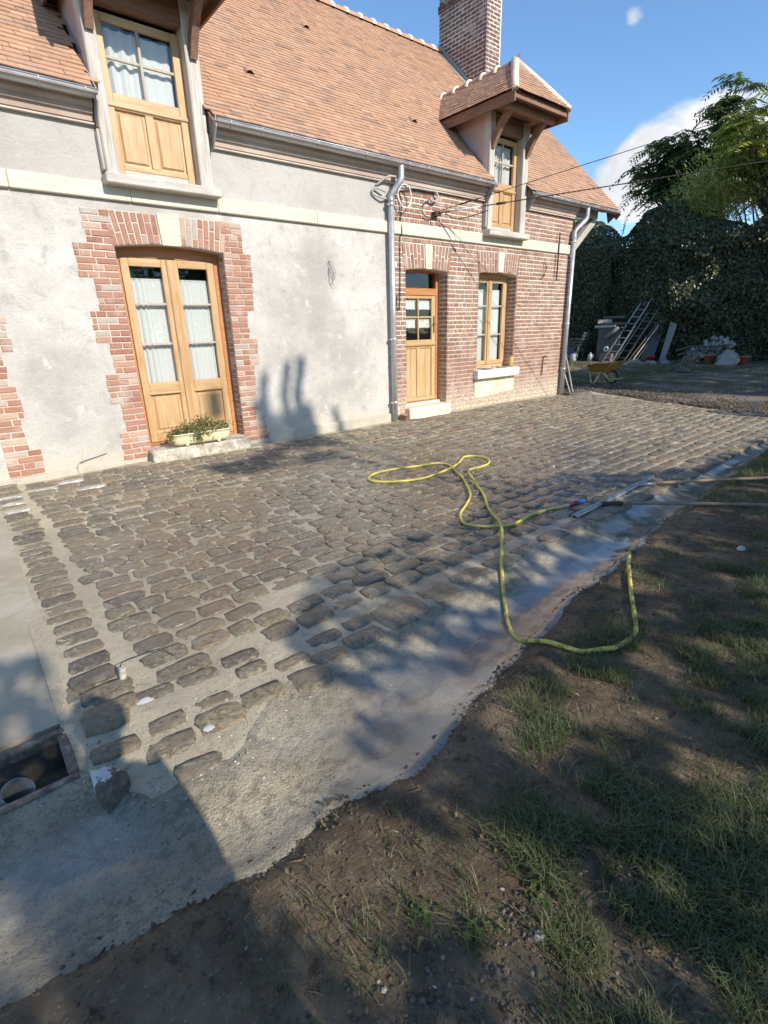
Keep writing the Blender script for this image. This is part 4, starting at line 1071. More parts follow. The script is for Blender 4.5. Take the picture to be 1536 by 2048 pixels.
# ---- concrete slab beside the paving, with the open drain pit
def m_slab(t):
    a = t.noise(1.3, 6, .62); b = t.noise(12, 6, .66); c = t.noise(90, 4, .6)
    col = t.ramp(a, [(.34, (.31, .265, .19)), (.5, (.40, .35, .265)), (.66, (.47, .42, .33))])
    col = t.mix(t.math('MULTIPLY', t.step(b, .5, .7), .35), col, (.22, .195, .155))
    return dict(c=col, r=t.ramp(b, [(.3, .55), (.7, .85)]), n=t.bump(t.math('ADD', b, t.math('MULTIPLY', c, .4)), .35, .01))
M['slab'] = material('slab_concrete', m_slab)
mb = MB(); pts = [(.075, 2.275), (.088, 2.8), (.098, 3.4), (.092, 4.0), (.105, 4.7), (.11, 5.4), (.098, 6.2), (.105, 7.0), (-4, 7.0), (-4, 2.30), (-.5, 2.30)]
mb.prism([(x, y, -.12) for x, y in pts], (0, 0, .132)); build('concrete_slab', mb, M['slab'], None, kind='structure', label='smooth grey concrete slab left of the cobbles')
pit = empty('drain_pit', (-.25, 2.06, -.3), label='open drain pit with rusty steel frame below the concrete slab', cat='drain')
mb = MB(); x0, x1, y0, y1, zb = -.56, .022, 1.925, 2.215, -.32
mb.quad((x0, y0, zb), (x1, y0, zb), (x1, y1, zb), (x0, y1, zb)); mb.quad((x1, y0, zb), (x1, y0, .0), (x1, y1, .0), (x1, y1, zb)); mb.quad((x0, y1, zb), (x0, y1, .0), (x1, y1, .0), (x1, y1, zb)); mb.quad((x0, y0, zb), (x1, y0, zb), (x1, y0, -.03), (x0, y0, -.03)); mb.quad((x0, y0, zb), (x0, y0, 0), (x0, y1, 0), (x0, y1, zb))
build('pit_wall', mb, material('dark_pit_concrete', lambda t: dict(c=t.ramp(t.noise(9, 5, .6), [(.35, (.05, .043, .034)), (.55, (.12, .10, .075)), (.7, (.26, .22, .16))]), r=.8)), pit)  # pit walls coloured darker than the slab
M['rust'] = material('rusty_steel', lambda t: dict(c=t.ramp(t.noise(22, 6, .7), [(.35, (.06, .05, .045)), (.55, (.16, .13, .105)), (.7, (.34, .30, .25))]), r=.7, m=.2, n=t.bump(t.noise(40, 5, .6), .5, .004)))
for a, b in (((x0, y0 - .022, -.035), (x1 + .02, y0 + .014, .012)), ((x0, y1 - .012, -.035), (x1 + .02, y1 + .026, .016)), ((x1 - .012, y0 + .016, -.035), (x1 + .024, y1 - .014, .014))):
    mb = MB(); mb.box(a, b, None, 0, .004); build('frame_bar', mb, M['rust'], pit)
mb = MB(); mb.tube([(x0, 2.0, -.12), (x1, 2.05, -.10)], .006, 6); build('rod', mb, M['rust'], pit)
mb = MB(); c0 = Vector((-.150, 2.035, -.035)); dr = Vector((.18, -.25, .55)).normalized(); pv = []
a_ = dr.cross(Vector((0, 0, 1))).normalized(); b_ = dr.cross(a_)
prof = [(.056, -.20), (.056, .0), (.050, .0), (.050, -.18)]
for rr, h in prof: pv += [c0 + dr * h + (a_ * math.cos(2 * math.pi * i / 24) + b_ * math.sin(2 * math.pi * i / 24)) * rr for i in range(24)]
mb.add(pv, [(q * 24 + i, q * 24 + (i + 1) % 24, (q + 1) * 24 + (i + 1) % 24, (q + 1) * 24 + i) for q in range(3) for i in range(24)], None, True)
mb.add([c0 + dr * -.17 + (a_ * math.cos(2 * math.pi * i / 24) + b_ * math.sin(2 * math.pi * i / 24)) * .05 for i in range(24)], [tuple(range(24))])
build('drain_pipe', mb, material('grey_pvc', lambda t: dict(c=t.ramp(t.noise(18, 5, .6), [(.3, (.13, .135, .14)), (.7, (.21, .21, .21))]), r=.55)), None, label='open end of a grey plastic drain pipe inside the pit', cat='pipe')
# broken stone standing in the mortar, one end coloured white
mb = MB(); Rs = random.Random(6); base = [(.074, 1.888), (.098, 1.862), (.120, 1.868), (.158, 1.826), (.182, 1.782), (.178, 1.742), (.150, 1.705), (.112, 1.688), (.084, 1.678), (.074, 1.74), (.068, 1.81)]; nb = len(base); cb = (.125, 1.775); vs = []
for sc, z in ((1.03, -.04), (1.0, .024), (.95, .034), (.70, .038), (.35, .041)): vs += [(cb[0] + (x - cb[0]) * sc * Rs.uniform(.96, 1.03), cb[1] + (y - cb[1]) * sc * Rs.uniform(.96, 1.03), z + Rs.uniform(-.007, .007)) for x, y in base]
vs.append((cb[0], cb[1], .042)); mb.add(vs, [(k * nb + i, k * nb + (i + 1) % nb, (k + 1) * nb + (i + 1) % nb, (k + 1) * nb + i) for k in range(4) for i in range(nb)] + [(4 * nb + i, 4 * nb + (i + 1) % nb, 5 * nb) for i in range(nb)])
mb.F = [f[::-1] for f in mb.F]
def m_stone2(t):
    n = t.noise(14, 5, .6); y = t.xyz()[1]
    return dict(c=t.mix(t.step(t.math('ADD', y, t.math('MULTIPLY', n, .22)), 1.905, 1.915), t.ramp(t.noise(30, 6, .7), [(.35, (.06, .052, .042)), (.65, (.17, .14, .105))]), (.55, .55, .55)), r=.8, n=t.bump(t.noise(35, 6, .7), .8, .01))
build('broken_stone', mb, material('white_ended_stone', m_stone2), None, label='broken stone with white end in the rough mortar', cat='stone')
# pipe stub with a bent wire
mb = MB(); st = MB(); ax = Vector((.12, .18, 1)).normalized(); p0 = Vector((.315, 2.40, -.02)); a_ = ax.cross(Vector((0, 1, 0))).normalized(); b_ = ax.cross(a_); pv = []
for rr, h in ((.016, 0), (.016, .105), (.011, .105), (.011, .02)): pv += [p0 + ax * h + (a_ * math.cos(2 * math.pi * i / 14) + b_ * math.sin(2 * math.pi * i / 14)) * rr for i in range(14)]
st.add(pv, [(q * 14 + i, q * 14 + (i + 1) % 14, (q + 1) * 14 + (i + 1) % 14, (q + 1) * 14 + i) for q in range(3) for i in range(14)], None, True)
stub = build('pipe_stub', st, material('cement_stained_plastic', lambda t: dict(c=t.ramp(t.noise(40, 4, .6), [(.4, (.25, .22, .18)), (.6, (.42, .39, .34))]), r=.6)), None, label='short white conduit stub standing out of the cobbles', cat='pipe')
mb.tube(smooth_path([p0 + ax * .06, p0 + ax * .12, p0 + Vector((.10, .06, .10)), p0 + Vector((.20, .08, .08)), p0 + Vector((.25, .05, .04))], 5), .0028, 6); build('wire', mb, M['cable_black'], stub)
for x, y, s in ((.355, 2.175, .04), (.505, 1.815, .03)):
    mb = MB(); n = 9; mb.add([(x + s * R.uniform(.6, 1.1) * math.cos(6.283 * i / n), y + s * .7 * R.uniform(.6, 1.1) * math.sin(6.283 * i / n), .020) for i in range(n)] + [(x, y, .026)], [(i, (i + 1) % n, n) for i in range(n)], None, True)
    build('plaster_splash', mb, M.setdefault('plaster', material('white_plaster', color=(.55, .53, .50), rough=.8)), None, label='white plaster splash on the mortar ' + ('near the conduit stub' if y > 2 else 'between the lowest cobbles'), cat='plaster splash', group='white plaster splashes')
# ================================================================== THINGS ON THE COURTYARD
def zsurf(x, y):
    if y > float(pave_y(x)) - .01: return float(hp(x, y)) + .013
    b = float(bank_y(x))
    if y > b:
        d = (y - b) / max(.05, float(pave_y(x)) - b); dp = .03 if x < .6 else .055
        return float(hp(x, pave_y(x))) * d + .004 * d - dp * math.sin(math.pi * d ** .8) - .02 * (1 - d) + .006
    return float(ground_z(x, y)) + .004
# yellow garden hose
hx = [(4.003, 2.352), (3.90, 2.39), (3.845, 2.411), (3.60, 2.43), (3.401, 2.403), (3.27, 2.40), (3.192, 2.445), (3.08, 2.55), (3.04, 2.70), (3.179, 2.871), (3.42, 3.02), (3.672, 3.192), (3.92, 3.47), (4.12, 3.72), (4.259, 3.938), (4.42, 4.20), (4.36, 4.36), (4.10, 4.40), (3.75, 4.46), (3.45, 4.43), (3.27, 4.28), (3.33, 4.12), (3.60, 3.96), (3.95, 3.93), (4.28, 4.02), (4.62, 4.20), (4.85, 4.33), (4.98, 4.25), (4.95, 4.03), (4.78, 3.90), (4.50, 3.86), (4.28, 3.76), (4.03, 3.45), (3.78, 3.12), (3.52, 2.85), (3.33, 2.62), (3.192, 2.445), (2.953, 2.241), (2.62, 1.98), (2.294, 1.694), (2.10, 1.50), (2.029, 1.357), (2.02, 1.20), (2.05, 1.09), (2.101, 1.03), (2.22, .965), (2.34, .955), (2.446, .982), (2.62, 1.08), (2.85, 1.21), (3.15, 1.37), (3.462, 1.512), (3.62, 1.56), (3.72, 1.60)]
hp3 = smooth_path([(x, y, 0) for x, y in hx], 7); pts = []
for i, p in enumerate(hp3):
    z = zsurf(p.x, p.y) + .0125
    u = i / 7
    if 34.6 < u < 37.4: z += .022 * (1 - min(1, abs(u - 36) / 1.4) ** 2)
    for c in (23.7, 31.0):
        if abs(u - c) < 1.2: z += .024 * (1 - (abs(u - c) / 1.2) ** 2)
    if u > 52: z -= .02 * (u - 52)
    pts.append((p.x, p.y, z))
for _ in range(2): pts = [pts[0]] + [(pts[i][0], pts[i][1], (pts[i - 1][2] + pts[i][2] * 2 + pts[i + 1][2]) / 4) for i in range(1, len(pts) - 1)] + [pts[-1]]
def m_hose(t):
    a = t.noise(16, 6, .7); x, y, z = t.xyz()
    dirt = t.math('MULTIPLY', t.step(a, .50, .60), t.ramp(y, [(0, .85), (1, 0)]) if False else t.step(y, 2.3, 1.6))
    col = t.mix(t.math('ADD', t.math('MULTIPLY', dirt, .8), t.math('MULTIPLY', t.step(a, .55, .75), .25)), (.60, .51, .12), (.14, .12, .06))
    return dict(c=col, r=.5, n=t.bump(a, .2, .003))
M['hose'] = material('hose_yellow', m_hose)
mb = MB(); mb.tube(pts, .0125, 10); hose = build('garden_hose', mb, M['hose'], None, label='long yellow garden hose looped over cobbles and grass', cat='hose')
e = Vector(pts[0]); d = (Vector(pts[0]) - Vector(pts[6])).normalized(); d.z = 0; d = Vector((.98, -.15, .02)).normalized()
for nm, l0, l1, r0, m in (('hose_clamp', -.03, .03, .0155, M['zinc']), ('hose_coupling', .03, .085, .018, material('red_plastic', color=(.42, .03, .025), rough=.4)), ('grip', .085, .135, .019, material('black_rubber', color=(.02, .02, .022), rough=.5)), ('nozzle', .135, .235, .0155, material('blue_plastic', color=(.03, .17, .52), rough=.35))):
    mb = MB(); P = [e + d * (l0 + (l1 - l0) * q) + Vector((0, 0, .006)) for q in (0, .08, .5, .92, 1)]; mb.tube(P, [r0 * .9, r0, r0, r0, r0 * (.55 if nm == 'nozzle' else .9)], 12); build(nm, mb, m, hose)
# squeegees
M['alu'] = material('brushed_alu', lambda t: dict(c=t.ramp(t.noise(25, 5, .65), [(.35, (.26, .265, .27)), (.65, (.46, .465, .47))]), m=.75, r=.38))
M['rubber'] = material('rubber_blade', color=(.02, .02, .02), rough=.7)
def squeegee(p, q, hs, he, label, wood):
    p = Vector(p); q = Vector(q); dd = (q - p).normalized(); nrm = Vector((0, 0, 1)).cross(dd).normalized()
    root = empty('floor_squeegee', ((p + q) / 2), label=label, cat='squeegee', group='floor squeegees left on the wet paving')
    mb = MB(); prof = [(-.030, .028), (-.024, .040), (0, .046), (.024, .040), (.030, .028), (.024, .028), (.0, .038), (-.024, .028)]
    mb.prism([p + nrm * a + Vector((0, 0, b - .012)) for a, b in prof], q - p); build('channel', mb, M['alu'], root)
    mb = MB(); mb.prism([p + nrm * a + Vector((0, 0, b - .012)) for a, b in ((-.012, .034), (.012, .034), (.010, .006), (-.010, .006))], q - p); build('blade', mb, M['rubber'], root)
    hs = Vector(hs); he = Vector(he); dh = (he - hs).normalized()
    mb = MB(); mb.tube([hs - dh * .02 + Vector((0, 0, -.008)), hs + dh * .16], [.019, .0185], 10); mb.beam(hs + Vector((-.03, 0, -.012)), hs + Vector((.05, 0, -.012)), .05, .012); build('socket', mb, M['iron'] if not wood else M['alu'], root)
    n = 14; P = [hs.lerp(he, i / n) + Vector((0, 0, .012 * math.sin(math.pi * i / n))) for i in range(1, n + 1)]; mb = MB(); mb.tube(P, .0155, 12); build('handle', mb, M['handle_light'] if wood else M['handle_dark'], root)
M['handle_light'] = material('ash_handle', lambda t: m_wood(t, [(.26, .165, .085), (.36, .24, .13), (.42, .30, .18)], 'y', .6)); M['handle_dark'] = material('muddy_handle', lambda t: m_wood(t, [(.16, .13, .095), (.22, .18, .135), (.28, .235, .18)], 'y', .7))
squeegee((4.64, 2.215, .012), (5.50, 2.285, .014), (5.10, 2.235, .04), (6.62, .84, .10), 'squeegee with clean pale handle lying nearer the house', True)
squeegee((3.82, 2.165, .014), (4.80, 2.225, .012), (4.30, 2.17, .04), (5.42, .60, .11), 'squeegee with muddy brown handle lying next to the hose nozzle', False)

# planter on the step of the glazed door
M['cream_plastic'] = material('cream_planter', lambda t: dict(c=t.ramp(t.noise(7, 4, .6), [(.3, (.66, .57, .35)), (.7, (.76, .68, .47))]), r=.45))
mb = MB(); cx_, cy_, zb = 2.51, 7.045, .172; L2, W2, HH = .42, .095, .165
def rrect(L, W, r, z, n=5):
    o = []
    for (sx, sy, a0) in ((1, 1, 0), (-1, 1, 90), (-1, -1, 180), (1, -1, 270)):
        for i in range(n + 1):
            a = math.radians(a0 + 90 * i / n); o.append((cx_ + sx * (L - r) + r * math.cos(a), cy_ + sy * (W - r) + r * math.sin(a), z))
    return o
rings = [rrect(L2 - .06, W2 - .04, .05, zb + .015), rrect(L2 - .025, W2 - .018, .07, zb + .05), rrect(L2 - .006, W2 - .006, .085, zb + .11), rrect(L2, W2, .09, zb + HH - .014), rrect(L2 + .008, W2 + .008, .095, zb + HH - .012), rrect(L2 + .008, W2 + .008, .095, zb + HH), rrect(L2 - .012, W2 - .012, .08, zb + HH), rrect(L2 - .03, W2 - .03, .065, zb + HH - .04)]
n = len(rings[0]); mb.add(sum(rings, []), [(q * n + i, q * n + (i + 1) % n, (q + 1) * n + (i + 1) % n, (q + 1) * n + i) for q in range(len(rings) - 1) for i in range(n)] + [tuple(range(n))[::-1]], None, True)
planter = build('planter', mb, M['cream_plastic'], None, org=(cx_, cy_, zb), label='long cream plastic flower trough on the worn door step', cat='planter')
for x in (-.22, .22):
    for y in (-.06, .06): mb = MB(); mb.tube([(cx_ + x, cy_ + y, zb - .008), (cx_ + x, cy_ + y, zb + .04)], [.02, .03], 8); build('foot', mb, M['cream_plastic'], planter)
mb = MB(); mb.add(rrect(L2 - .028, W2 - .028, .065, zb + HH - .03), [tuple(range(n))]); build('compost', mb, M['soil'], planter)

# ------------------------------------------------------------------ leaves
def leaf_quads(P, size, N=None, spread=1.0, asp=.5, rs=rng, fold=.15):
    """one folded rhombus per point: P (n,3); N (n,3) preferred facing"""
    P = np.asarray(P, float); n = len(P); size = np.broadcast_to(np.asarray(size, float), (n,))
    nn = rs.normal(size=(n, 3)) * spread + (N if N is not None else 0); nn /= np.linalg.norm(nn, axis=1, keepdims=True) + 1e-9
    t = rs.normal(size=(n, 3)); t -= nn * (t * nn).sum(1, keepdims=True); t /= np.linalg.norm(t, axis=1, keepdims=True) + 1e-9; b = np.cross(nn, t)
    s = size[:, None]; V = np.stack([P - t * s * .5, P + b * s * asp * .5 + nn * s * fold, P + t * s * .5, P - b * s * asp * .5 + nn * s * fold], 1).reshape(-1, 3)
    F = np.arange(4 * n).reshape(n, 4); return V, F
def leaf_mat(name, cols, trans=.35, rough=.5):
    m = bpy.data.materials.new(name); m.use_nodes = True; t = NT(m.node_tree); b = m.node_tree.nodes['Principled BSDF']; out = m.node_tree.nodes['Material Output']
    r = t.rnd(); k = len(cols) - 1; col = t.ramp(r, [(i / k, c) for i, c in enumerate(cols)])
    t.put(b.inputs['Base Color'], col); b.inputs['Roughness'].default_value = rough; b.inputs['Specular IOR Level'].default_value = .35
    tr = t.n('ShaderNodeBsdfTranslucent'); t.put(tr.inputs['Color'], t.mix(.5, col, (.20, .26, .03), 'ADD'))
    mx = t.n('ShaderNodeMixShader'); mx.inputs[0].default_value = trans; t.L.new(b.outputs[0], mx.inputs[1]); t.L.new(tr.outputs[0], mx.inputs[2]); t.L.new(mx.outputs[0], out.inputs['Surface']); return m
M['ivy'] = leaf_mat('ivy_leaf', [(.050, .055, .026), (.068, .075, .034), (.095, .10, .05), (.058, .064, .03), (.15, .155, .085), (.06, .066, .032)], .12, .33)
M['dark_leaf'] = leaf_mat('dark_leaf', [(.05, .082, .04), (.07, .11, .05), (.095, .135, .06), (.06, .09, .045)], .35, .35)  # sumac leaf with shade put into its colour; also creeper and pot plants
M['sunlit_leaf'] = leaf_mat('sunlit_leaf', [(.19, .225, .05), (.28, .30, .07), (.36, .345, .09), (.16, .20, .05), (.25, .275, .06)], .48)  # same sumac leaf, sunlight painted in as a brighter, yellower colour
M['bamboo'] = leaf_mat('bamboo_leaf', [(.33, .335, .09), (.41, .385, .12), (.28, .31, .085), (.46, .42, .15)], .5)
M['green_leaf'] = leaf_mat('green_leaf', [(.045, .09, .02), (.07, .12, .03), (.10, .15, .04), (.055, .10, .025)], .35)
M['plant_leaf'] = leaf_mat('trailing_leaf', [(.09, .13, .035), (.14, .17, .05), (.19, .20, .08), (.20, .13, .06)], .3)
M['bark'] = material('bark', lambda t: dict(c=t.ramp(t.noise(6, 6, .7, t.scl(t.pos(), (3, 3, .6))), [(.35, (.07, .055, .04)), (.65, (.17, .14, .105))]), r=.9, n=t.bump(t.noise(9, 6, .7, t.scl(t.pos(), (3, 3, .6))), .8, .03)))

# trailing plant in the trough
P = []; 
for c, r, k in (((2.20, 7.03, .37), (.10, .08, .05), 230), ((2.36, 7.04, .41), (.13, .09, .06), 300), ((2.55, 7.05, .45), (.12, .09, .08), 330), ((2.50, 6.95, .34), (.14, .05, .08), 260), ((2.70, 7.05, .40), (.10, .08, .05), 220), ((2.86, 7.06, .38), (.08, .07, .05), 150), ((2.10, 6.99, .30), (.05, .06, .07), 90), ((2.44, 6.93, .27), (.05, .03, .07), 90)):
    q = rng.normal(size=(k, 3)) * .55; P.append(np.array(c) + q * np.array(r))
P = np.concatenate(P); V, F = leaf_quads(P, rng.uniform(.018, .036, len(P)), np.array([0, -.3, .8]), .7, .7)
plant = np_mesh('trailing_plant', V, F, M['plant_leaf'], np.random.default_rng(1).random(len(F)), False, None, (2.5, 7.04, .3), label='trailing green plant spilling over the cream flower trough', cat='plant'); WL[plant.name] = Vector((2.5, 7.04, .3))
mb = MB()
for x, y, z in ((2.05, 6.95, .33), (2.62, 7.0, .56), (2.74, 7.02, .54), (2.25, 6.98, .46), (2.98, 7.04, .44), (3.06, 7.03, .40), (1.92, 6.93, .22), (2.46, 6.9, .22)): mb.tube(smooth_path([(2.5 + (x - 2.5) * .6, 7.05, .33), (2.5 + (x - 2.5) * .85, 7.03, max(z, .38)), (x, y, z)], 4), .002, 5)
build('stem', mb, M['bark'], plant)

# grey cable rising from the ground to the rendered wall
mb = MB(); mb.tube(smooth_path([(.985, 7.165, -.03), (.985, 7.16, .07), (1.01, 7.16, .13), (1.06, 7.165, .15), (1.18, 7.165, .175), (1.34, 7.175, .205)], 6), .0075, 8); mb.tube([(1.045, 7.163, .144), (1.066, 7.164, .152)], .011, 8)
build('wall_conduit', mb, M['cable_grey'], None, label='thin bent grey conduit low on the rendered wall near cobbles', cat='conduit')
# tuft of wires hanging from the render
mb = MB()
for k in range(5):
    a = k * 1.3; mb.tube(smooth_path([(4.90, 7.20, 2.60), (4.90 + .03 * math.cos(a), 7.15, 2.55), (4.92 + .05 * math.sin(a), 7.14, 2.42 - .02 * k), (4.93 + .03 * math.cos(a), 7.16, 2.34 - .03 * k)], 5), .004, 5)
mb.tube([(4.915 + .05 * math.cos(i / 14 * 6.283), 7.15, 2.45 + .06 * math.sin(i / 14 * 6.283)) for i in range(15)], .0045, 5)
build('loose_wires', mb, M['cable_grey'], None, label='tuft of loose grey wires hanging out of the rendered wall', cat='wire')
# cables on the brick front
mb = MB(); mb.tube(smooth_path([(5.83, 7.17, 3.70), (6.0, 7.08, 3.82), (6.19, 7.05, 3.83)], 6), .016, 8); mb.tube(smooth_path([(5.98, 7.12, 3.62), (5.80, 7.15, 3.66), (5.76, 7.17, 3.58), (5.93, 7.13, 3.53), (6.02, 7.15, 3.54)], 6), .015, 8)
mb.tube(smooth_path([(6.24, 7.12, 3.72), (6.45, 7.13, 3.74), (6.66, 7.14, 3.76), (6.9, 7.14, 3.76), (7.10, 7.14, 3.76), (7.15, 7.13, 3.68), (7.08, 7.13, 3.61), (6.97, 7.14, 3.63)], 6), .018, 8)
build('cable_sheath', mb, M['cable_grey'], None, label='pale grey cable sheath bent along the cornice beside the downpipe', cat='cable')
mb = MB(); mb.tube([(6.36 + .145 * math.cos(i / 28 * 6.283), 7.09 + .01 * math.sin(i), 3.60 + .165 * math.sin(i / 28 * 6.283)) for i in range(29)], .011, 8)
build('cable_coil', mb, M['white_plastic'], None, label='round loop of pale cable hanging beside the downpipe top', cat='cable')
mb = MB(); mb.tube(smooth_path([(6.24, 7.13, 3.70), (6.33, 7.15, 3.55), (6.34, 7.17, 3.35), (6.33, 7.18, 3.25)], 6), .010, 6); mb.tube(smooth_path([(6.33, 7.18, 3.25), (6.335, 7.15, 3.15), (6.335, 7.15, 3.05), (6.32, 7.18, 2.98), (6.31, 7.18, 2.4), (6.29, 7.18, 1.96), (6.26, 7.17, 1.90), (6.22, 7.18, 1.95), (6.24, 7.18, 2.12)], 6), .008, 6); mb.tube(smooth_path([(6.24, 7.14, 3.66), (6.28, 7.14, 3.45), (6.24, 7.15, 3.30), (6.17, 7.17, 3.24)], 6), .007, 6)
build('wall_cable', mb, M['cable_black'], None, label='black cable running down the brick beside the front door', cat='cable')
mb = MB(); mb.tube(smooth_path([(6.97, 7.14, 3.63), (6.83, 7.14, 3.55), (6.80, 7.15, 3.42), (6.90, 7.14, 3.37), (7.02, 7.13, 3.38), (7.12, 7.12, 3.44)], 6), .008, 6); mb.tube(smooth_path([(7.0, 7.13, 3.39), (7.02, 7.17, 3.28), (7.12, 7.18, 3.12)], 5), .008, 6); mb.tube(smooth_path([(7.25, 7.05, 3.44), (7.45, 6.98, 3.36), (7.65, 6.75, 3.40), (7.72, 6.5, 3.44)], 6), .007, 6)
mb.box((7.06, 7.10, 3.40), (7.20, 7.2, 3.46)); build('cable_bracket', mb, M['iron'], None, label='dark cable bracket with looped leads on the brickwork', cat='bracket')
def cable(p, q, sag, n=40): p = Vector(p); q = Vector(q); return [p.lerp(q, i / n) + Vector((0, 0, -sag * 4 * (i / n) * (1 - i / n))) for i in range(n + 1)]
w2a = Vector((7.15, 7.1, 3.44)); w2b = w2a + (Vector((10.0, 3.19, 3.755)) - w2a) * 3.6
mb = MB(); mb.tube(cable(w2a, w2b, .0), .0085, 6); mb.tube([w2a.lerp(w2b, .012), w2a.lerp(w2b, .04)], .013, 8, None, 1); mb.tube([w2a.lerp(w2b, .055), w2a.lerp(w2b, .064)], .02, 8)
build('overhead_cable', mb, [M['cable_black'], M['white_plastic']], None, label='lower thicker black cable with pale insulator leaving the brick wall', cat='cable', group='overhead cables from the house')
w1a = Vector((7.15, 7.1, 3.47)); w1b = w1a + (Vector((10.0, 3.31, 4.46)) - w1a) * 3.6
mb = MB(); mb.tube(cable(w1a, w1b, .0), .0055, 6); mb.tube([w1a.lerp(w1b, .02), w1a.lerp(w1b, .04)], .012, 8)
build('overhead_cable', mb, M['cable_black'], None, label='upper thinner black cable rising steeply from the brick wall', cat='cable', group='overhead cables from the house')

mb = MB(); mb.box((6.165, 7.165, 2.55), (6.235, 7.2, 2.64), None, 0, .01); build('junction_box', mb, M['white_plastic'], None, label='small white junction box on the brick beside the downpipe', cat='junction box')
mb = MB(); mb.tube(smooth_path([(10.42, 7.17, 2.86), (10.46, 7.15, 2.74), (10.43, 7.17, 2.60), (10.34, 7.18, 2.52)], 5), .010, 6); build('iron_hook', mb, M['iron'], None, label='bent dark iron hook high on the brickwork near the corner', cat='hook')
# window sill clutter
mb = MB(); mb.lathe([(0, 0), (.045, 0), (.05, .10), (.052, .20), (.048, .21), (.0, .21)], (9.53, 7.24, .755), 16); build('yellow_jar', mb, material('yellow_jar', color=(.62, .40, .12), rough=.5), None, label='tall ochre jar at the right end of the window sill', cat='jar')
mb = MB(); mb.lathe([(0, .0), (.10, .004), (.15, .03), (.16, .035), (.14, .03), (.05, .012), (0, .012)], (8.66, 7.17, .757), 20); build('shallow_dish', mb, material('pale_dish', color=(.60, .55, .45), rough=.6), None, label='shallow pale dish at the left end of the window sill', cat='dish')
mb = MB(); mb.prism([(9.0, 7.10, .758), (9.24, 7.12, .758), (9.30, 7.18, .758), (9.24, 7.24, .758), (9.0, 7.23, .758)], (0, 0, .006)); mb.tube([(9.02, 7.165, .765), (8.93, 7.15, .80), (8.80, 7.15, .80)], .012, 8); build('plastering_trowel', mb, M['alu'], None, label='steel plastering trowel lying in the middle of the sill', cat='trowel')
mb = MB(); mb.lathe([(0, 0), (.045, 0), (.06, .10), (.066, .10), (.066, .125), (.055, .125), (.05, .09), (0, .09)], (6.265, 7.08, .0), 16); build('flower_pot', mb, material('terracotta', lambda t: dict(c=t.ramp(t.noise(12, 5, .6), [(.3, (.38, .16, .09)), (.7, (.48, .24, .15))]), r=.85)), None, label='small terracotta pot on the ground beside the downpipe', cat='flower pot')
M['terracotta'] = bpy.data.materials['terracotta']
for p, q, w, m in (((11.74, 7.02, 0.0), (11.44, 7.12, .92), .035, 'pale_timber'), ((11.60, 7.0, 0.0), (11.45, 7.12, .5), .03, 'old_wood')):
    mb = MB(); mb.beam(p, q, w, .02); build('leaning_batten', mb, M[m], None, label='long pale batten leaning on the corner of the house' if w > .032 else 'shorter weathered batten leaning on the corner of the house', cat='batten')
mb = MB(); mb.prism([(11.35, 6.86, 0), (12.1, 6.78, 0), (12.15, 7.05, 0), (11.42, 7.12, 0)], (0, 0, .035)); build('corner_board', mb, M['rust'], None, label='dark flat board lying at the foot of the house corner', cat='board')

# ------------------------------------------------------------------ stuff on the ground
def in_view_np(P, m=1.08):
    d = P - np.array([0, 0, 1.55]); R_ = np.array(RC); c = d @ R_; return (c[:, 2] > .05) & (np.abs(c[:, 0]) < .745 * m * c[:, 2]) & (np.abs(c[:, 1]) < .993 * m * c[:, 2])
def grass_density(x, y):
    b = bank_y(x); d = b - y
    base = np.clip((d - .12) / .40, 0, 1) * np.clip((x - .25) / .8, .14, 1)
    n = vn.fbm(x * 2.1 + 7, y * 2.1 + 3, 4); n2 = vn2.fbm(x * 7, y * 7, 3)
    clump = np.clip((n - .34) * 7, .08, 1) * np.clip((n2 - .36) * 7, .03, 1.4)
    bare = np.exp(-(((x - 3.5) / 1.0) ** 2 + ((y - 1.1) / .28) ** 2)) + .8 * np.exp(-(((x - .62) / .3) ** 2 + ((y - .62) / .25) ** 2)) + .75 * np.exp(-(((x - 1.0) / .42) ** 2 + ((y - .9) / .2) ** 2))
    edge = np.exp(-((d - .12) / .10) ** 2) * np.clip((x - 4.8) / 1.5, 0, 1)
    return np.clip(base * clump * (1 - np.clip(bare, 0, .95)) + edge, 0, 1)
def grass(n, xr_, yr_, hlo, hhi, wd, dens, seed):
    r = np.random.default_rng(seed); x = r.uniform(*xr_, n); y = r.uniform(*yr_, n)
    keep = r.random(n) < dens(x, y); x, y = x[keep], y[keep]; z = ground_z(x, y); P = np.stack([x, y, z], 1); k = in_view_np(P); P = P[k]; n = len(P)
    h = r.uniform(hlo, hhi, n) * (.6 + .8 * vn.fbm(P[:, 0] * 3, P[:, 1] * 3)); a = r.uniform(0, 6.283, n); lean = r.uniform(.25, 1.25, n) * h; dirv = np.stack([np.cos(a), np.sin(a), 0 * a], 1)
    side = np.stack([-np.sin(a), np.cos(a), 0 * a], 1) * (wd * r.uniform(.6, 1.2, n))[:, None]; up = np.array([0, 0, 1.0])
    p0 = P - up * .005; p1 = P + dirv * (lean * .35)[:, None] + up * (h * .62)[:, None]; p2 = P + dirv * lean[:, None] + up * (h * r.uniform(.55, 1.0, n))[:, None]
    V = np.stack([p0 - side, p0 + side, p1 + side * .8, p1 - side * .8, p2 + side * .15, p2 - side * .15], 1).reshape(-1, 3); o = np.arange(n)[:, None] * 6
    F = np.concatenate([o + np.array([0, 1, 2, 3]), o + np.array([3, 2, 4, 5])]); rr = r.random(n); return V, F, np.concatenate([rr, rr])
def m_grass():
    m = leaf_mat('grass_blade', [(.055, .085, .026), (.075, .11, .034), (.09, .125, .042), (.065, .095, .034), (.13, .155, .075), (.24, .20, .12), (.085, .11, .045), (.18, .19, .11), (.07, .10, .035)], .25, .45); return m
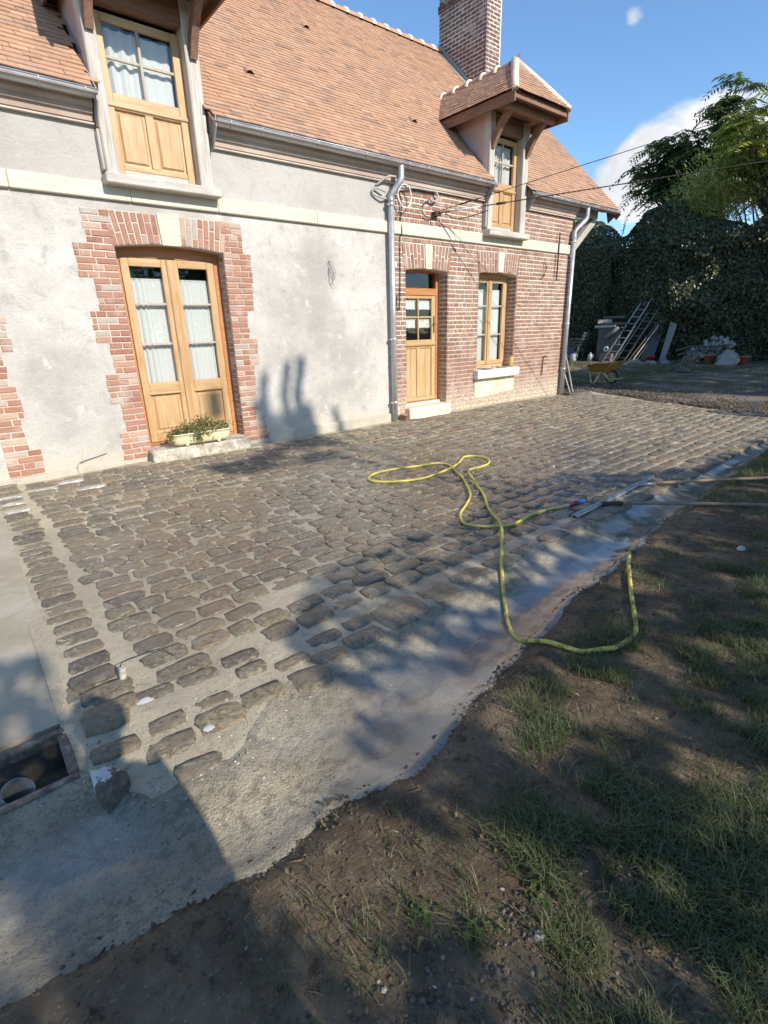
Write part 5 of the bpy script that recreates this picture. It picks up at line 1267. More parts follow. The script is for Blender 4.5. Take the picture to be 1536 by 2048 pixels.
M['grass'] = m_grass()
V1, F1, R1 = grass(300000, (.2, 3.6), (-.6, 2.0), .022, .075, .0014, grass_density, 3)
V2, F2, R2 = grass(170000, (3.4, 12), (-.8, 2.3), .03, .075, .0019, grass_density, 4)
np_mesh('grass', np.concatenate([V1, V2]), np.concatenate([F1, F2 + len(V1)]), M['grass'], np.concatenate([R1, R2]), False, None, kind='stuff', label='thin trampled grass growing on the soil bank')
def far_density(x, y):
    n = vn.fbm(x * .9 + 3, y * .9, 4); return np.clip((n - .40) * 4, 0, 1) * np.clip((x - 12.7) / 1.2, 0, 1) * np.clip((y - 2.5) / 1.0, .2, 1) * (.25 + .75 * np.clip((y - 6.0) / 1.5, 0, 1))
V3, F3, R3 = grass(70000, (12.6, 23), (2, 15), .035, .09, .006, far_density, 5)
np_mesh('grass', V3, F3, M['grass'], R3, False, None, kind='stuff', label='rough grass on the shaded ground beyond the paving')
# straw and twigs
mb = MB(); Rr = random.Random(4)
for i in range(420):
    x = Rr.uniform(.3, 4.2); y = Rr.uniform(-.1, 1.6)
    if y > float(bank_y(x)) - .04 or not in_view(x, y, 0): continue
    a = Rr.uniform(0, 6.28); l = Rr.uniform(.015, .06); z = float(ground_z(x, y)) + .006; c = Rr.uniform(-.3, .3)
    mb.tube([(x, y, z), (x + l * .5 * math.cos(a), y + l * .5 * math.sin(a), z + .006), (x + l * math.cos(a + c), y + l * math.sin(a + c), z + .001)], Rr.uniform(.0008, .0017), 4)
build('straw', mb, material('straw', lambda t: dict(c=t.ramp(t.rnd(), [(0, (.20, .145, .075)), (.5, (.33, .25, .13)), (1, (.12, .085, .05))]), r=.9)), None, kind='stuff', label='dry straw and twigs scattered on the soil')
# gravel near the bottom of the picture, grit on cement, rubble beyond the paving
def pebbles(name, pts, mat, label, seed):
    r = random.Random(seed); base = [(0, 0, 1), (1, 0, .1), (.3, .95, .05), (-.8, .6, .1), (-.8, -.6, .05), (.3, -.95, .1), (0, 0, -.8)]; fs = [(0, 1, 2), (0, 2, 3), (0, 3, 4), (0, 4, 5), (0, 5, 1), (6, 2, 1), (6, 3, 2), (6, 4, 3), (6, 5, 4), (6, 1, 5)]; mb = MB()
    for (x, y, z, s) in pts:
        T = Matrix.Rotation(r.uniform(0, 6.28), 3, 'Z') @ Matrix.Rotation(r.uniform(-.5, .5), 3, 'X'); sc = (s * r.uniform(.7, 1.3), s * r.uniform(.6, 1.0), s * r.uniform(.5, .85))
        mb.add([Vector((x, y, z)) + T @ Vector((p[0] * sc[0] * r.uniform(.8, 1.2), p[1] * sc[1] * r.uniform(.8, 1.2), p[2] * sc[2])) for p in base], fs, r.random(), False)
    return build(name, mb, mat, None, org=(0, 0, 0), kind='stuff', label=label)
M['gravel'] = material('gravel', lambda t: dict(c=t.mix(t.math('MULTIPLY', t.step(t.noise(60, 5, .6), .45, .7), .4), t.ramp(t.rnd(), [(0, (.06, .048, .038)), (.4, (.09, .074, .058)), (.75, (.125, .10, .08)), (.95, (.20, .13, .09)), (1, (.42, .40, .37))]), (.20, .17, .14)), r=.9, n=t.bump(t.noise(70, 5, .6), .5, .003)))
Rr = random.Random(8); G = []
for i in range(5200):
    x = Rr.uniform(.2, 1.6); y = Rr.uniform(-.1, 1.0); dd = (y - (.60 - .35 * (x - .62)))
    w = math.exp(-(max(0, dd + .02) / .07) ** 2) * (1 if .38 < x < 1.25 else .2)
    if Rr.random() < w: s = Rr.choice((.003, .004, .005, .006, .0085)) * Rr.uniform(.8, 1.25); G.append((x, y, float(ground_z(x, y)) + s * .35, s))
for i in range(2200):
    x = Rr.uniform(.1, 5); y = float(bank_y(x)) - abs(Rr.gauss(0, .55))
    if Rr.random() < .6: s = Rr.uniform(.002, .006); G.append((x, y, float(ground_z(x, y)) + s * .3, s))
G = [g for g in G if in_view(g[0], g[1], 0)]
pebbles('gravel', G, M['gravel'], 'loose gravel in the soil at the bottom edge', 1)
G = []
for i in range(5200):
    x = Rr.uniform(-.6, 1.9); y = Rr.uniform(1.1, 2.4)
    if x < .04 and y > 1.9: continue
    if y > float(bank_y(x)) and Rr.random() < (.9 if x < .75 else .25): s = Rr.choice((.0015, .002, .003, .0045, .006)) * Rr.uniform(.8, 1.2); G.append((x, y, zsurf(x, y) - .004 + s * .2 if y < float(pave_y(x)) else zsurf(x, y) - .008, s))
for i in range(2500):
    x = Rr.uniform(.1, 3.5); y = Rr.uniform(2.0, 5.5); s = Rr.uniform(.0015, .004); G.append((x, y, float(hp(x, y)) - .002 + s * .3, s))
pebbles('grit', G, material('grit', lambda t: dict(c=t.ramp(t.rnd(), [(0, (.16, .13, .10)), (.5, (.36, .32, .26)), (1, (.60, .57, .51))]), r=.9)), 'sandy grit scattered over the fresh mortar', 2)
G = []
for i in range(2600):
    y = Rr.uniform(2.4, 8.2); x = float(xr_of(y)) + .02 + abs(Rr.gauss(0, .9)); s = Rr.uniform(.008, .032); G.append((x, y, float(ground_z(x, y)) + s * .3, s))
pebbles('rubble', G, M['gravel'], 'stony rubble along the far end of the paving', 3)
for (x, y, s, lab) in ((3.95, .98, .035, 'small pale stone lying alone in the bare brown soil'), (.845, .46, .016, 'small white pebble among the gravel near the bottom')):
    mb = MB(); z = float(ground_z(x, y)); n = 7; vs = [(x + s * math.cos(i * 6.283 / n) * (1 + .2 * math.sin(i * 2.3)), y + s * .8 * math.sin(i * 6.283 / n), z + s * .1) for i in range(n)] + [(x + s * .6 * math.cos(i * 6.283 / n), y + s * .5 * math.sin(i * 6.283 / n), z + s * .65) for i in range(n)]
    mb.add(vs, [(i, (i + 1) % n, n + (i + 1) % n, n + i) for i in range(n)] + [tuple(range(n, 2 * n))]); build('stone', mb, material('pale_pebble', color=(.50, .46, .42), rough=.9), None, label=lab, cat='stone')
G = []
for i in range(9000):
    x = Rr.uniform(-.4, 5.5); y = float(bank_y(x)) + (Rr.gauss(.0, .022) if i % 3 == 0 else -abs(Rr.gauss(0, .5))); s = Rr.choice((.002, .0025, .003, .0045, .007)) * Rr.uniform(.7, 1.3) * (1 if i % 3 else 1.5)
    if in_view(x, y, 0): G.append((x, y, max(float(ground_z(x, y)), zsurf(x, y) - .006 if y > float(bank_y(x)) else -9) + s * .15, s))
pebbles('soil_clods', G, M['soil'], 'crumbs and clods of brown soil along the bank', 5)
xs_ = np.arange(.75, 9, .06); ys_ = np.linspace(0, 1, 12); XX, WW = np.meshgrid(xs_, ys_, indexing='ij'); lo = bank_y(XX) + .01; YY = lo + (pave_y(XX) - .06 - lo) * WW
ZZ = np.interp(XX, [0, .85, 1.15, 1.5, 2.0, 2.6, 3.3, 4.0, 5, 9], [-.09, -.075, -.053, -.050, -.056, -.050, -.052, -.056, -.058, -.07]) + .6 * hp(XX, pave_y(XX)); n2_ = len(ys_); ii, jj = np.meshgrid(np.arange(len(xs_) - 1), np.arange(n2_ - 1), indexing='ij'); k = (ii * n2_ + jj).ravel()
def water_mat():
    m = bpy.data.materials.new('muddy_water'); m.use_nodes = True; nt = m.node_tree; nt.nodes.clear(); t = NT(nt); o = t.n('ShaderNodeOutputMaterial'); df = t.n('ShaderNodeBsdfTransparent'); df.inputs['Color'].default_value = (.97, .965, .955, 1); gl = t.n('ShaderNodeBsdfGlossy'); gl.inputs['Roughness'].default_value = .03
    t.L.new(t.bump(t.noise(9, 3, .5), .08, .02), gl.inputs['Normal']); lw = t.n('ShaderNodeLayerWeight'); lw.inputs['Blend'].default_value = .5; f = t.math('ADD', .03, t.math('MULTIPLY', t.math('POWER', lw.outputs['Facing'], 4.0), .95)); mx = t.n('ShaderNodeMixShader'); t.put(mx.inputs[0], f); t.L.new(df.outputs[0], mx.inputs[1]); t.L.new(gl.outputs[0], mx.inputs[2]); t.L.new(mx.outputs[0], o.inputs['Surface']); return m
np_mesh('puddle_water', np.stack([XX.ravel(), YY.ravel(), ZZ.ravel()], 1), np.stack([k, k + n2_, k + n2_ + 1, k + 1], 1), water_mat(), None, True, kind='structure', label='shallow puddles standing in the concrete channel')
P = []
for i in range(900):
    x = Rr.uniform(.3, 5.0); y = Rr.uniform(-.3, 1.6)
    if y < float(bank_y(x)) - .03 and in_view(x, y, 0): P.append((x, y, float(ground_z(x, y)) + .005))
V, F = leaf_quads(np.array(P), np.random.default_rng(6).uniform(.008, .026, len(P)), np.array([0, 0, 2.2]), .6, .6, np.random.default_rng(6), .18)
np_mesh('fallen_leaves', V, F, material('dry_leaf_litter', lambda t: dict(c=t.ramp(t.rnd(), [(0, (.16, .10, .055)), (.4, (.24, .17, .09)), (.7, (.10, .07, .045)), (1, (.30, .24, .15))]), r=.85)), np.random.default_rng(6).random(len(F)), False, None, kind='stuff', label='small dry leaves scattered over soil and grass')
# low weeds
for (x, y, k) in ((.735, .565, 26), (.93, .52, 22), (1.22, .42, 22), (.66, .70, 16)):
    z = float(ground_z(x, y)); P = np.array([x, y, z + .012]) + rng.normal(size=(k, 3)) * np.array([.022, .022, .006]); V, F = leaf_quads(P, rng.uniform(.012, .026, k), np.array([0, 0, 1.5]), .5, .8)
    lab = {.735: 'tiny bright weed beside the patch of gravel, farther left', .93: 'tiny bright weed growing in the gravel patch itself', 1.22: 'tiny bright weed between straw and thick grass', .66: 'tiny bright weed on bare soil above the gravel'}[x]
    np_mesh('weed', V, F, M['green_leaf'], rng.random(k), False, None, (x, y, z), label=lab, cat='weed')

# ================================================================== FAR END OF THE YARD
def ivy_mass(name, pts, n, size, label, seed, bulge, wall_mat=None):
    """pts: list of (y, x, top z); foliage over a wall facing the yard (towards -X), rounded over the top"""
    r = np.random.default_rng(seed); ys = np.array([p[0] for p in pts]); xs = np.array([p[1] for p in pts]); ts = np.array([p[2] for p in pts])
    o = np.argsort(ys); ys, xs, ts = ys[o], xs[o], ts[o]
    y = r.uniform(ys[0], ys[-1], n); u = r.random(n) ** .85; T = np.interp(y, ys, ts) + .35 * (vn.fbm(y * 1.3 + seed, y * 0 + 2) - .45) * 2; X = np.interp(y, ys, xs)
    ang = np.clip((u - .80) / .20, 0, 1) * 1.75; z = np.where(u < .80, u / .80 * (T - .45), T - .45 + .45 * np.sin(np.minimum(ang, 1.57)))
    bul = bulge * (vn.fbm(y * .8 + seed * 3, z * .9, 4) - .45) + .22 * (vn2.fbm(y * 3, z * 3, 3) - .45)
    x = X - bul - .35 * np.sin(np.clip(u, 0, 1) * 2.6) + np.where(u < .80, 0, (1 - np.cos(np.minimum(ang, 1.57))) * .7) + r.normal(size=n) * .07
    N = np.stack([-np.cos(ang), -.8 + 0 * ang, .35 + np.sin(ang)], 1)
    V, F = leaf_quads(np.stack([x, y, z], 1), r.uniform(size * .7, size * 1.35, n), N * 1.5, .75, .8, r, .12)
    root = empty(name, (float(xs.mean()), float(ys.mean()), 0), label=label, cat='ivy')
    f = np_mesh('foliage', V, F, M['ivy'], r.random(n), False, root, tuple(WL[root.name])); f.location = (0, 0, 0)
    # the wall it hangs on
    mb = MB(); k = 24; yy = np.linspace(ys[0], ys[-1], k + 1)
    for a, b in zip(yy, yy[1:]):
        xa, xb = np.interp(a, ys, xs) + .18, np.interp(b, ys, xs) + .18; ta, tb = np.interp(a, ys, ts) - .45, np.interp(b, ys, ts) - .45
        mb.quad((xa, a, -.3), (xb, b, -.3), (xb, b, tb), (xa, a, ta)); mb.quad((xa, a, ta), (xb, b, tb), (xb + 1, b, tb), (xa + 1, a, ta))
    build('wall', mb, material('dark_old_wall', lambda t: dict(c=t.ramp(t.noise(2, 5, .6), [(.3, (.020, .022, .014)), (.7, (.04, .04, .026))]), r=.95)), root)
    return root
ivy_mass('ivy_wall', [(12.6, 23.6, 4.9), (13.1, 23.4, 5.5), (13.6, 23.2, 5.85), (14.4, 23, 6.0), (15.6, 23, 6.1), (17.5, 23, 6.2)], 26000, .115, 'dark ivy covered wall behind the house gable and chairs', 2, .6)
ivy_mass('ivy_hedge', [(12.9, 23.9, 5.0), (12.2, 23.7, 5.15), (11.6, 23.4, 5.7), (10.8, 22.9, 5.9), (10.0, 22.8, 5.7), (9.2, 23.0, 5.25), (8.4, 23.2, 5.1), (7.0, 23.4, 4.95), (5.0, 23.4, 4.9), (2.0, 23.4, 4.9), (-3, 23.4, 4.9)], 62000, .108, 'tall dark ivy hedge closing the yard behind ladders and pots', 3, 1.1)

# trees beyond the hedge
def branch_tree(name, base, h, crown_pts, rad, mat, label, leaf_builder, group=None, seed=0, trunk_to=.55):
    crown_pts = back(crown_pts); base = (base[0] * BK, base[1] * BK, 0); h *= BK; rad *= BK
    r = random.Random(seed); root = empty(name, base, label=label, cat='tree', group=group); b = Vector(base)
    mb = MB(); ctr = sum((Vector(p) for p in crown_pts), Vector()) / len(crown_pts); fork = b.lerp(Vector((ctr.x, ctr.y, b.z + h)), trunk_to)
    mb.tube(smooth_path([b, b.lerp(fork, .5) + Vector((r.uniform(-.1, .1), r.uniform(-.1, .1), 0)), fork], 5), [rad * (1 - .45 * i / 10) for i in range(11)], 9)
    for p in crown_pts:
        p = Vector(p); m = fork.lerp(p, .5) + Vector((r.uniform(-.3, .3), r.uniform(-.3, .3), r.uniform(0, .4))); P = smooth_path([fork, m, p], 5); mb.tube(P, [rad * .42 * (1 - .85 * i / (len(P) - 1)) for i in range(len(P))], 6)
    build('trunk', mb, M['bark'], root)
    V, F, R_ = leaf_builder(crown_pts, np.random.default_rng(seed)); c = np_mesh('crown', V, F, mat, R_, False, root, base); c.location = (0, 0, 0); return root
def fronds(length, leaf, per, droop):
    """compound leaves in rosettes, each an arching rachis with two rows of leaflets"""
    def f(pts, r):
        Vs, Rs = [], []
        for p in pts:
            for q in range(r.integers(per - 2, per + 2)):
                az = r.uniform(0, 6.283); L = length * r.uniform(.75, 1.2); el = r.uniform(-.1, .7); k = 9
                t = np.linspace(.15, 1, k); d = np.array([math.cos(az), math.sin(az), 0]); S_ = np.array([-math.sin(az), math.cos(az), 0])
                C = np.array(p) + d * (t * L * math.cos(el))[:, None] + np.array([0, 0, 1]) * (t * L * math.sin(el) - droop * L * t ** 2)[:, None]
                tone = r.random()
                for s in (-1, 1):
                    w = leaf * r.uniform(.8, 1.15, k) * (1 - .35 * t)
                    tip = C + S_ * s * w[:, None] + d * (w * .35)[:, None] - np.array([0, 0, 1]) * (w * r.uniform(.2, .7, k))[:, None]; side = d * (w * .17)[:, None]; mid = (C + tip) / 2 + np.array([0, 0, .12]) * w[:, None]
                    Vs.append(np.stack([C, mid + side, tip, mid - side], 1).reshape(-1, 3)); Rs.append(np.clip(tone + r.normal(size=k) * .12, 0, .999))
        V = np.concatenate(Vs); return V, np.arange(len(V)).reshape(-1, 4), np.concatenate(Rs)
    return f
r_ = random.Random(31); BK = 1.30
def back(pts): return [tuple(CAM + (Vector(p) - CAM) * BK) for p in pts]
def cloud(c, rad, n):
    out = []
    while len(out) < n:
        v = Vector((r_.uniform(-1, 1), r_.uniform(-1, 1), r_.uniform(-1, 1)))
        if .35 < v.length < 1: out.append((c[0] + v.x * rad[0], c[1] + v.y * rad[1], c[2] + v.z * rad[2]))
    return out
cr = cloud((20.6, 9.35, 6.6), (.9, 1.0, .75), 30) + cloud((20.6, 9.0, 5.5), (.9, .8, .7), 16) + cloud((20.4, 7.9, 7.3), (.8, .7, .8), 16) + cloud((20.4, 7.6, 6.2), (.8, .8, .8), 16) + [(20.2, 7.75, 8.35), (20.2, 7.35, 8.1), (20.3, 8.15, 7.95), (20.2, 10.3, 6.6), (20.3, 10.1, 5.9), (20.3, 9.9, 7.15), (20.2, 9.3, 7.3)]
branch_tree('sumac_tree', (21.5, 8.6, 0), 6.0, cr, .16, M['dark_leaf'], 'dark sumac like tree with drooping compound leaves against cloud', fronds(1.0, .35, 7, .55), seed=5)
cr = cloud((18.6, 5.7, 6.0), (1.0, 1.3, .8), 30) + cloud((18.4, 4.2, 5.6), (1.0, 1.2, .9), 26) + [(18.2, 6.7, 6.6), (18.2, 5.8, 7.05), (18.2, 5.1, 6.9), (18.0, 6.3, 6.7)]
branch_tree('sumac_tree', (19.6, 5.0, 0), 5.5, cr, .15, M['sunlit_leaf'], 'sunlit yellow green sumac like tree at the right edge', fronds(.95, .33, 8, .5), seed=6)
cr = cloud((21.8, 6.6, 5.6), (.7, 1.6, .7), 24)
branch_tree('sumac_tree', (22.6, 6.6, 0), 5, cr, .13, M['dark_leaf'], 'shaded sumac like tree between the yellow green tree and hedge', fronds(1.0, .33, 7, .5), seed=9)
# bamboo above the hedge
Rg = np.random.default_rng(12); n = 6500; c = np.array([20.6, 7.95, 5.15]); P = Rg.normal(size=(n, 3)) * np.array([.42, .52, .60]) + c; P[:, 1] += (P[:, 2] - 5.2) * -.06
k = (P[:, 2] < 6.7) & (P[:, 2] > 3.6); P = P[k]; P = np.array([0, 0, 1.55]) + (P - np.array([0, 0, 1.55])) * 1.155; n = len(P); d = Rg.normal(size=(n, 3)) * np.array([.35, .45, .25]) + np.array([-.1, .1, .55]); d /= np.linalg.norm(d, axis=1, keepdims=True); L = Rg.uniform(.18, .40, n)[:, None]; s = np.cross(d, Rg.normal(size=(n, 3))); s /= np.linalg.norm(s, axis=1, keepdims=True)
V = np.stack([P, P + d * L * .4 + s * L * .06, P + d * L - np.array([0, 0, .25]) * L, P + d * L * .4 - s * L * .06], 1).reshape(-1, 3)
bam = empty('bamboo_clump', (23.8, 9.15, 0), label='yellow green bamboo clump rising above the ivy hedge', cat='bamboo')
o = np_mesh('foliage', V, np.arange(4 * n).reshape(n, 4), M['bamboo'], Rg.random(n), False, bam, (23.8, 9.15, 0)); o.location = (0, 0, 0)
mb = MB()
for i in range(26): x, y = 23.8 + Rg.normal() * .35, 9.2 + Rg.normal() * .4; mb.tube([(x, y, 0), (x + Rg.normal() * .1, y + Rg.normal() * .1, 4), (x + Rg.normal() * .3, y + Rg.normal() * .3, 6.0 + Rg.normal() * .4)], [.018, .014, .005], 5)
build('culm', mb, M['bamboo'], bam)['kind'] = 'stuff'
# whip of creeper against the sky
mb = MB(); P = smooth_path([(23.2, 12.25, 5.1), (23.0, 12.0, 5.75), (22.9, 11.4, 6.15), (22.8, 10.6, 6.35), (22.8, 10.0, 6.4)], 8); mb.tube(P, [.014 - .010 * i / (len(P) - 1) for i in range(len(P))], 5)
cp = build('creeper_shoot', mb, M['bark'], None, label='single arching creeper shoot against the sky above ivy', cat='creeper')
Q = np.array([tuple(p) for p in P[::1]]); Q = np.concatenate([Q + Rg.normal(size=Q.shape) * .04 for _ in range(2)]); V, F = leaf_quads(Q, .10, np.array([0, 0, .5]), .8, .6); o = np_mesh('leaf', V, F, M['dark_leaf'], Rg.random(len(F)), False, cp, tuple(WL[cp.name]), kind='stuff'); o.location = (0, 0, 0)
# leafy shrub reaching in at the right edge
r_ = random.Random(77); P = np.array(cloud((10.75, 2.42, .34), (.32, .28, .36), 150)); V, F = leaf_quads(P, np.random.default_rng(3).uniform(.12, .20, len(P)), np.array([-.4, -.2, .7]), .55, .65, np.random.default_rng(3), .1)
sh = empty('young_shrub', (10.8, 2.4, 0), label='broad leaved green shrub at the right edge near the standpipe', cat='shrub'); o = np_mesh('foliage', V, F, M['green_leaf'], Rg.random(len(F)), False, sh, (10.8, 2.4, 0)); o.location = (0, 0, 0)
mb = MB()
for i in range(9): x, y, z = P[i * 7]; mb.tube(smooth_path([(10.85, 2.35, 0), (10.85 + (x - 10.85) * .5, 2.35 + (y - 2.35) * .4, z * .6), (x, y, z)], 4), .008, 5)
build('stem', mb, M['bark'], sh)
# standpipe with a coil of pale cable
mb = MB(); mb.tube([(10.87, 2.96, 0), (10.87, 2.96, .12), (10.87, 3.0, .17)], .022, 8); mb.tube([(10.87 + .02 * math.sin(i), 2.98 + .085 * math.cos(i / 22 * 6.283), .15 + .065 * math.sin(i / 22 * 6.283)) for i in range(23)], .008, 6); mb.tube([(10.87 + .03 * math.sin(i), 3.04 + .07 * math.cos(i / 22 * 6.283), .12 + .075 * math.sin(i / 22 * 6.283)) for i in range(23)], .008, 6)
build('conduit_stub', mb, M['cable_grey'], None, label='grey conduit stub with coiled leads at paving end', cat='conduit')

# ------------------------------------------------------------------ wheelbarrow
M['barrow'] = material('barrow_orange', lambda t: dict(c=t.mix(t.math('MULTIPLY', t.step(t.noise(7, 5, .65), .5, .7), .5), (.50, .255, .045), (.36, .25, .13)), r=.5))
M['barrow_frame'] = material('barrow_tube', lambda t: dict(c=t.ramp(t.noise(20, 5, .6), [(.35, (.55, .42, .20)), (.65, (.66, .54, .30))]), r=.5))
wb = empty('wheelbarrow', (14.3, 7.65, 0), label='orange wheelbarrow with tools standing on the shaded ground', cat='wheelbarrow')
def W(a, b, c): return (14.3 + b, 8.0 - a, c)             # a: along the barrow towards the wheel, b: across
mb = MB(); rings = []
for (a0, a1, hw, z0, z1) in ((.10, .50, .17, .30, .30), (-.02, .86, .30, .50, .60), (-.04, .885, .315, .505, .605)):
    rings.append([W(a0, -hw, z0), W(a1, -hw * .85, z1), W(a1, hw * .85, z1), W(a0, hw, z0)])
rings.append([W(.0, -.28, .50), W(.84, -.24, .59), W(.84, .24, .59), W(.0, .28, .50)]); rings.append([W(.11, -.15, .32), W(.49, -.13, .32), W(.49, .13, .32), W(.11, .15, .32)])
mb.add(sum(rings, []), [(q * 4 + i, q * 4 + (i + 1) % 4, (q + 1) * 4 + (i + 1) % 4, (q + 1) * 4 + i) for q in range(4) for i in range(4)] + [(0, 3, 2, 1), (16, 17, 18, 19)]); build('tray', mb, M['barrow'], wb)
for s in (-1, 1):
    mb = MB(); mb.tube(smooth_path([W(-.30, .30 * s, .56), W(-.12, .27 * s, .40), W(.05, .22 * s, .29), W(.42, .16 * s, .285), W(.52, .13 * s, .17), W(.62, .11 * s, .13), W(.86, .10 * s, .15)], 5), .021, 8); build('handle', mb, M['barrow_frame'], wb)
    mb = MB(); mb.tube(smooth_path([W(.06, .22 * s, .28), W(.10, .225 * s, .10), W(.14, .23 * s, .015), W(.21, .23 * s, .015), W(.26, .21 * s, .12), W(.32, .18 * s, .28)], 5), .020, 8); build('leg', mb, M['barrow_frame'], wb)
    mb = MB(); mb.tube([W(.42, .16 * s, .29), W(.70, .26 * s, .57)], .010, 6); build('stay', mb, M['barrow_frame'], wb)
mb = MB(); c = W(.60, 0, .185); mb.lathe([(.145, -.035), (.175, -.028), (.188, 0), (.175, .028), (.145, .035), (.135, 0), (.145, -.035)], c, 24, axis='x'); wh = build('wheel', mb, M['rubber'], wb)
mb = MB(); mb.lathe([(.14, -.02), (.125, -.012), (.125, .012), (.14, .02)], c, 24, axis='x')
for k in range(3): a = k * 1.047; mb.beam((c[0], c[1] + .13 * math.cos(a), c[2] + .13 * math.sin(a)), (c[0], c[1] - .13 * math.cos(a), c[2] - .13 * math.sin(a)), .02, .012)
build('rim', mb, M['barrow_frame'], wh)
for i, (dz, lab) in enumerate(((0, 'upper garden fork handle sticking out over the barrow rim'), (-.05, 'lower garden tool handle sticking out over the barrow rim'))):
    mb = MB(); mb.tube([W(-.42, -.05 + .1 * i, .30 + dz), W(.05, -.03 + .08 * i, .53 + dz * .3), W(.42, .02, .60)], .013, 6); build('tool_handle', mb, M['pale_timber'], None, label=lab, cat='tool')

# ------------------------------------------------------------------ odds and ends along the ivy
def G0(y, x=22.0): return float(rise(x, y)) + .0
M['alu_dull'] = material('dull_ladder', color=(.34, .34, .34), rough=.5, metal=.4)
def ladder(b0, b1, t0, t1, n, label, mat):
    b0, b1, t0, t1 = map(Vector, (b0, b1, t0, t1)); root = empty('ladder', (b0 + b1) / 2, label=label, cat='ladder', group='ladders leaning on the ivy')
    for p, q in ((b0, t0), (b1, t1)): mb = MB(); mb.beam(p, q, .05, .045, None, 0, (0, 1, 0)); build('rail', mb, mat, root)
    for i in range(n): u = (i + .6) / n; mb = MB(); mb.tube([b0.lerp(t0, u), b1.lerp(t1, u)], .018, 6); build('rung', mb, mat, root)
ladder((21.5, 11.62, .08), (21.5, 11.22, .08), (22.5, 10.55, 2.75), (22.5, 10.22, 2.75), 10, 'longest pale aluminium ladder leaning leftmost on the ivy', M['alu_dull'])
ladder((21.75, 11.22, .08), (21.75, 10.84, .08), (22.65, 10.12, 2.62), (22.65, 9.80, 2.62), 9, 'second darker ladder leaning right behind the first one', material('dark_ladder', color=(.20, .19, .175), rough=.7))
for i, (yb, yt, zt, xb, lab) in enumerate(((10.62, 9.9, 1.6, 21.6, 'upper dark pole of the bundle leaning right of the ladders'), (10.5, 9.86, 1.5, 21.7, 'pale split pole leaning right of the ladders'), (10.4, 9.84, 1.35, 21.8, 'short thin pole leaning lowest right of the ladders'))):
    mb = MB(); mb.beam((xb, yb, .08), (22.3, yt, zt), .05, .04); build('pole', mb, M['old_wood'] if i == 1 else M['bark'], None, label=lab, cat='pole')
mb = MB(); mb.prism([(22.4, 10.5, .1), (22.4, 9.98, .1), (22.75, 9.8, 1.55), (22.75, 10.15, 1.75)], (.03, 0, 0)); build('sheet_panel', mb, material('blue_grey_sheet', color=(.115, .12, .145), rough=.6), None, label='blue grey sheet standing behind the ladders', cat='panel')
mb = MB(); mb.prism([(22.45, 9.72, .15), (22.45, 9.50, .15), (22.62, 9.30, 1.50), (22.62, 9.56, 1.62)], (.03, 0, 0)); build('pale_board', mb, material('pale_board', color=(.30, .285, .26), rough=.8), None, label='pale board showing in the ivy right of the ladders', cat='board')
# old cupboard of boards with planks on top
cb = empty('wooden_cupboard', (22.2, 11.6, .1), label='old grey board cupboard standing in front of the ivy', cat='cupboard')
for k in range(5): mb = MB(); y = 11.98 - k * .19; mb.box((21.9, y, .12), (21.925, y + .18, 1.42)); build('board', mb, M['shed'] if 'shed' in M else M.setdefault('shed', material('shed_board', lambda t: m_wood(t, [(.085, .08, .072), (.12, .112, .10), (.155, .145, .13)], 'z', .9))), cb)
mb = MB(); mb.box((21.925, 11.2, .1), (22.6, 12.18, 1.42)); build('carcass', mb, M['dark'], cb); mb = MB(); mb.box((21.85, 11.12, 1.42), (22.65, 12.26, 1.47)); build('top', mb, M['shed'], cb)
for i, (a, b, z, lab) in enumerate((((21.9, 12.30), (22.0, 11.45), 1.50, 'pale thick plank end lowest on the cupboard top'), ((22.0, 12.1), (22.1, 10.95), 1.60, 'dark plank in the middle of the pile on the cupboard'), ((21.95, 12.25), (22.2, 11.75), 1.70, 'short pale box section on top of the plank pile'), ((22.15, 12.1), (22.2, 11.2), 1.86, 'topmost long weathered plank above the cupboard'))):
    mb = MB(); mb.beam((a[0], a[1], z), (b[0], b[1], z), .2, .09 if i != 2 else .16); build('plank', mb, M['pale_timber'] if i in (0, 2) else M['shed'], None, label=lab, cat='plank')
mb = MB(); mb.tube([(21.85, 11.75, 1.05), (21.8, 11.25, 1.45)], [.09, .06], 10); build('pipe_offcut', mb, material('grey_pipe', color=(.20, .20, .205), rough=.5), None, label='grey pipe offcut propped against the cupboard front', cat='pipe')
mb = MB(); mb.lathe([(.06, -.02), (.10, -.02), (.11, 0), (.10, .02), (.06, .02), (.055, 0), (.06, -.02)], (21.7, 11.62, .60), 18, axis='x'); build('tape_roll', mb, M['white_plastic'], None, label='small white ring shining in front of the cupboard', cat='ring')
mb = MB(); mb.box((21.6, 11.35, .1), (21.9, 11.85, .42)); build('low_crate', mb, M['brown_wood'], None, label='low brown crate at the foot of the cupboard', cat='crate')
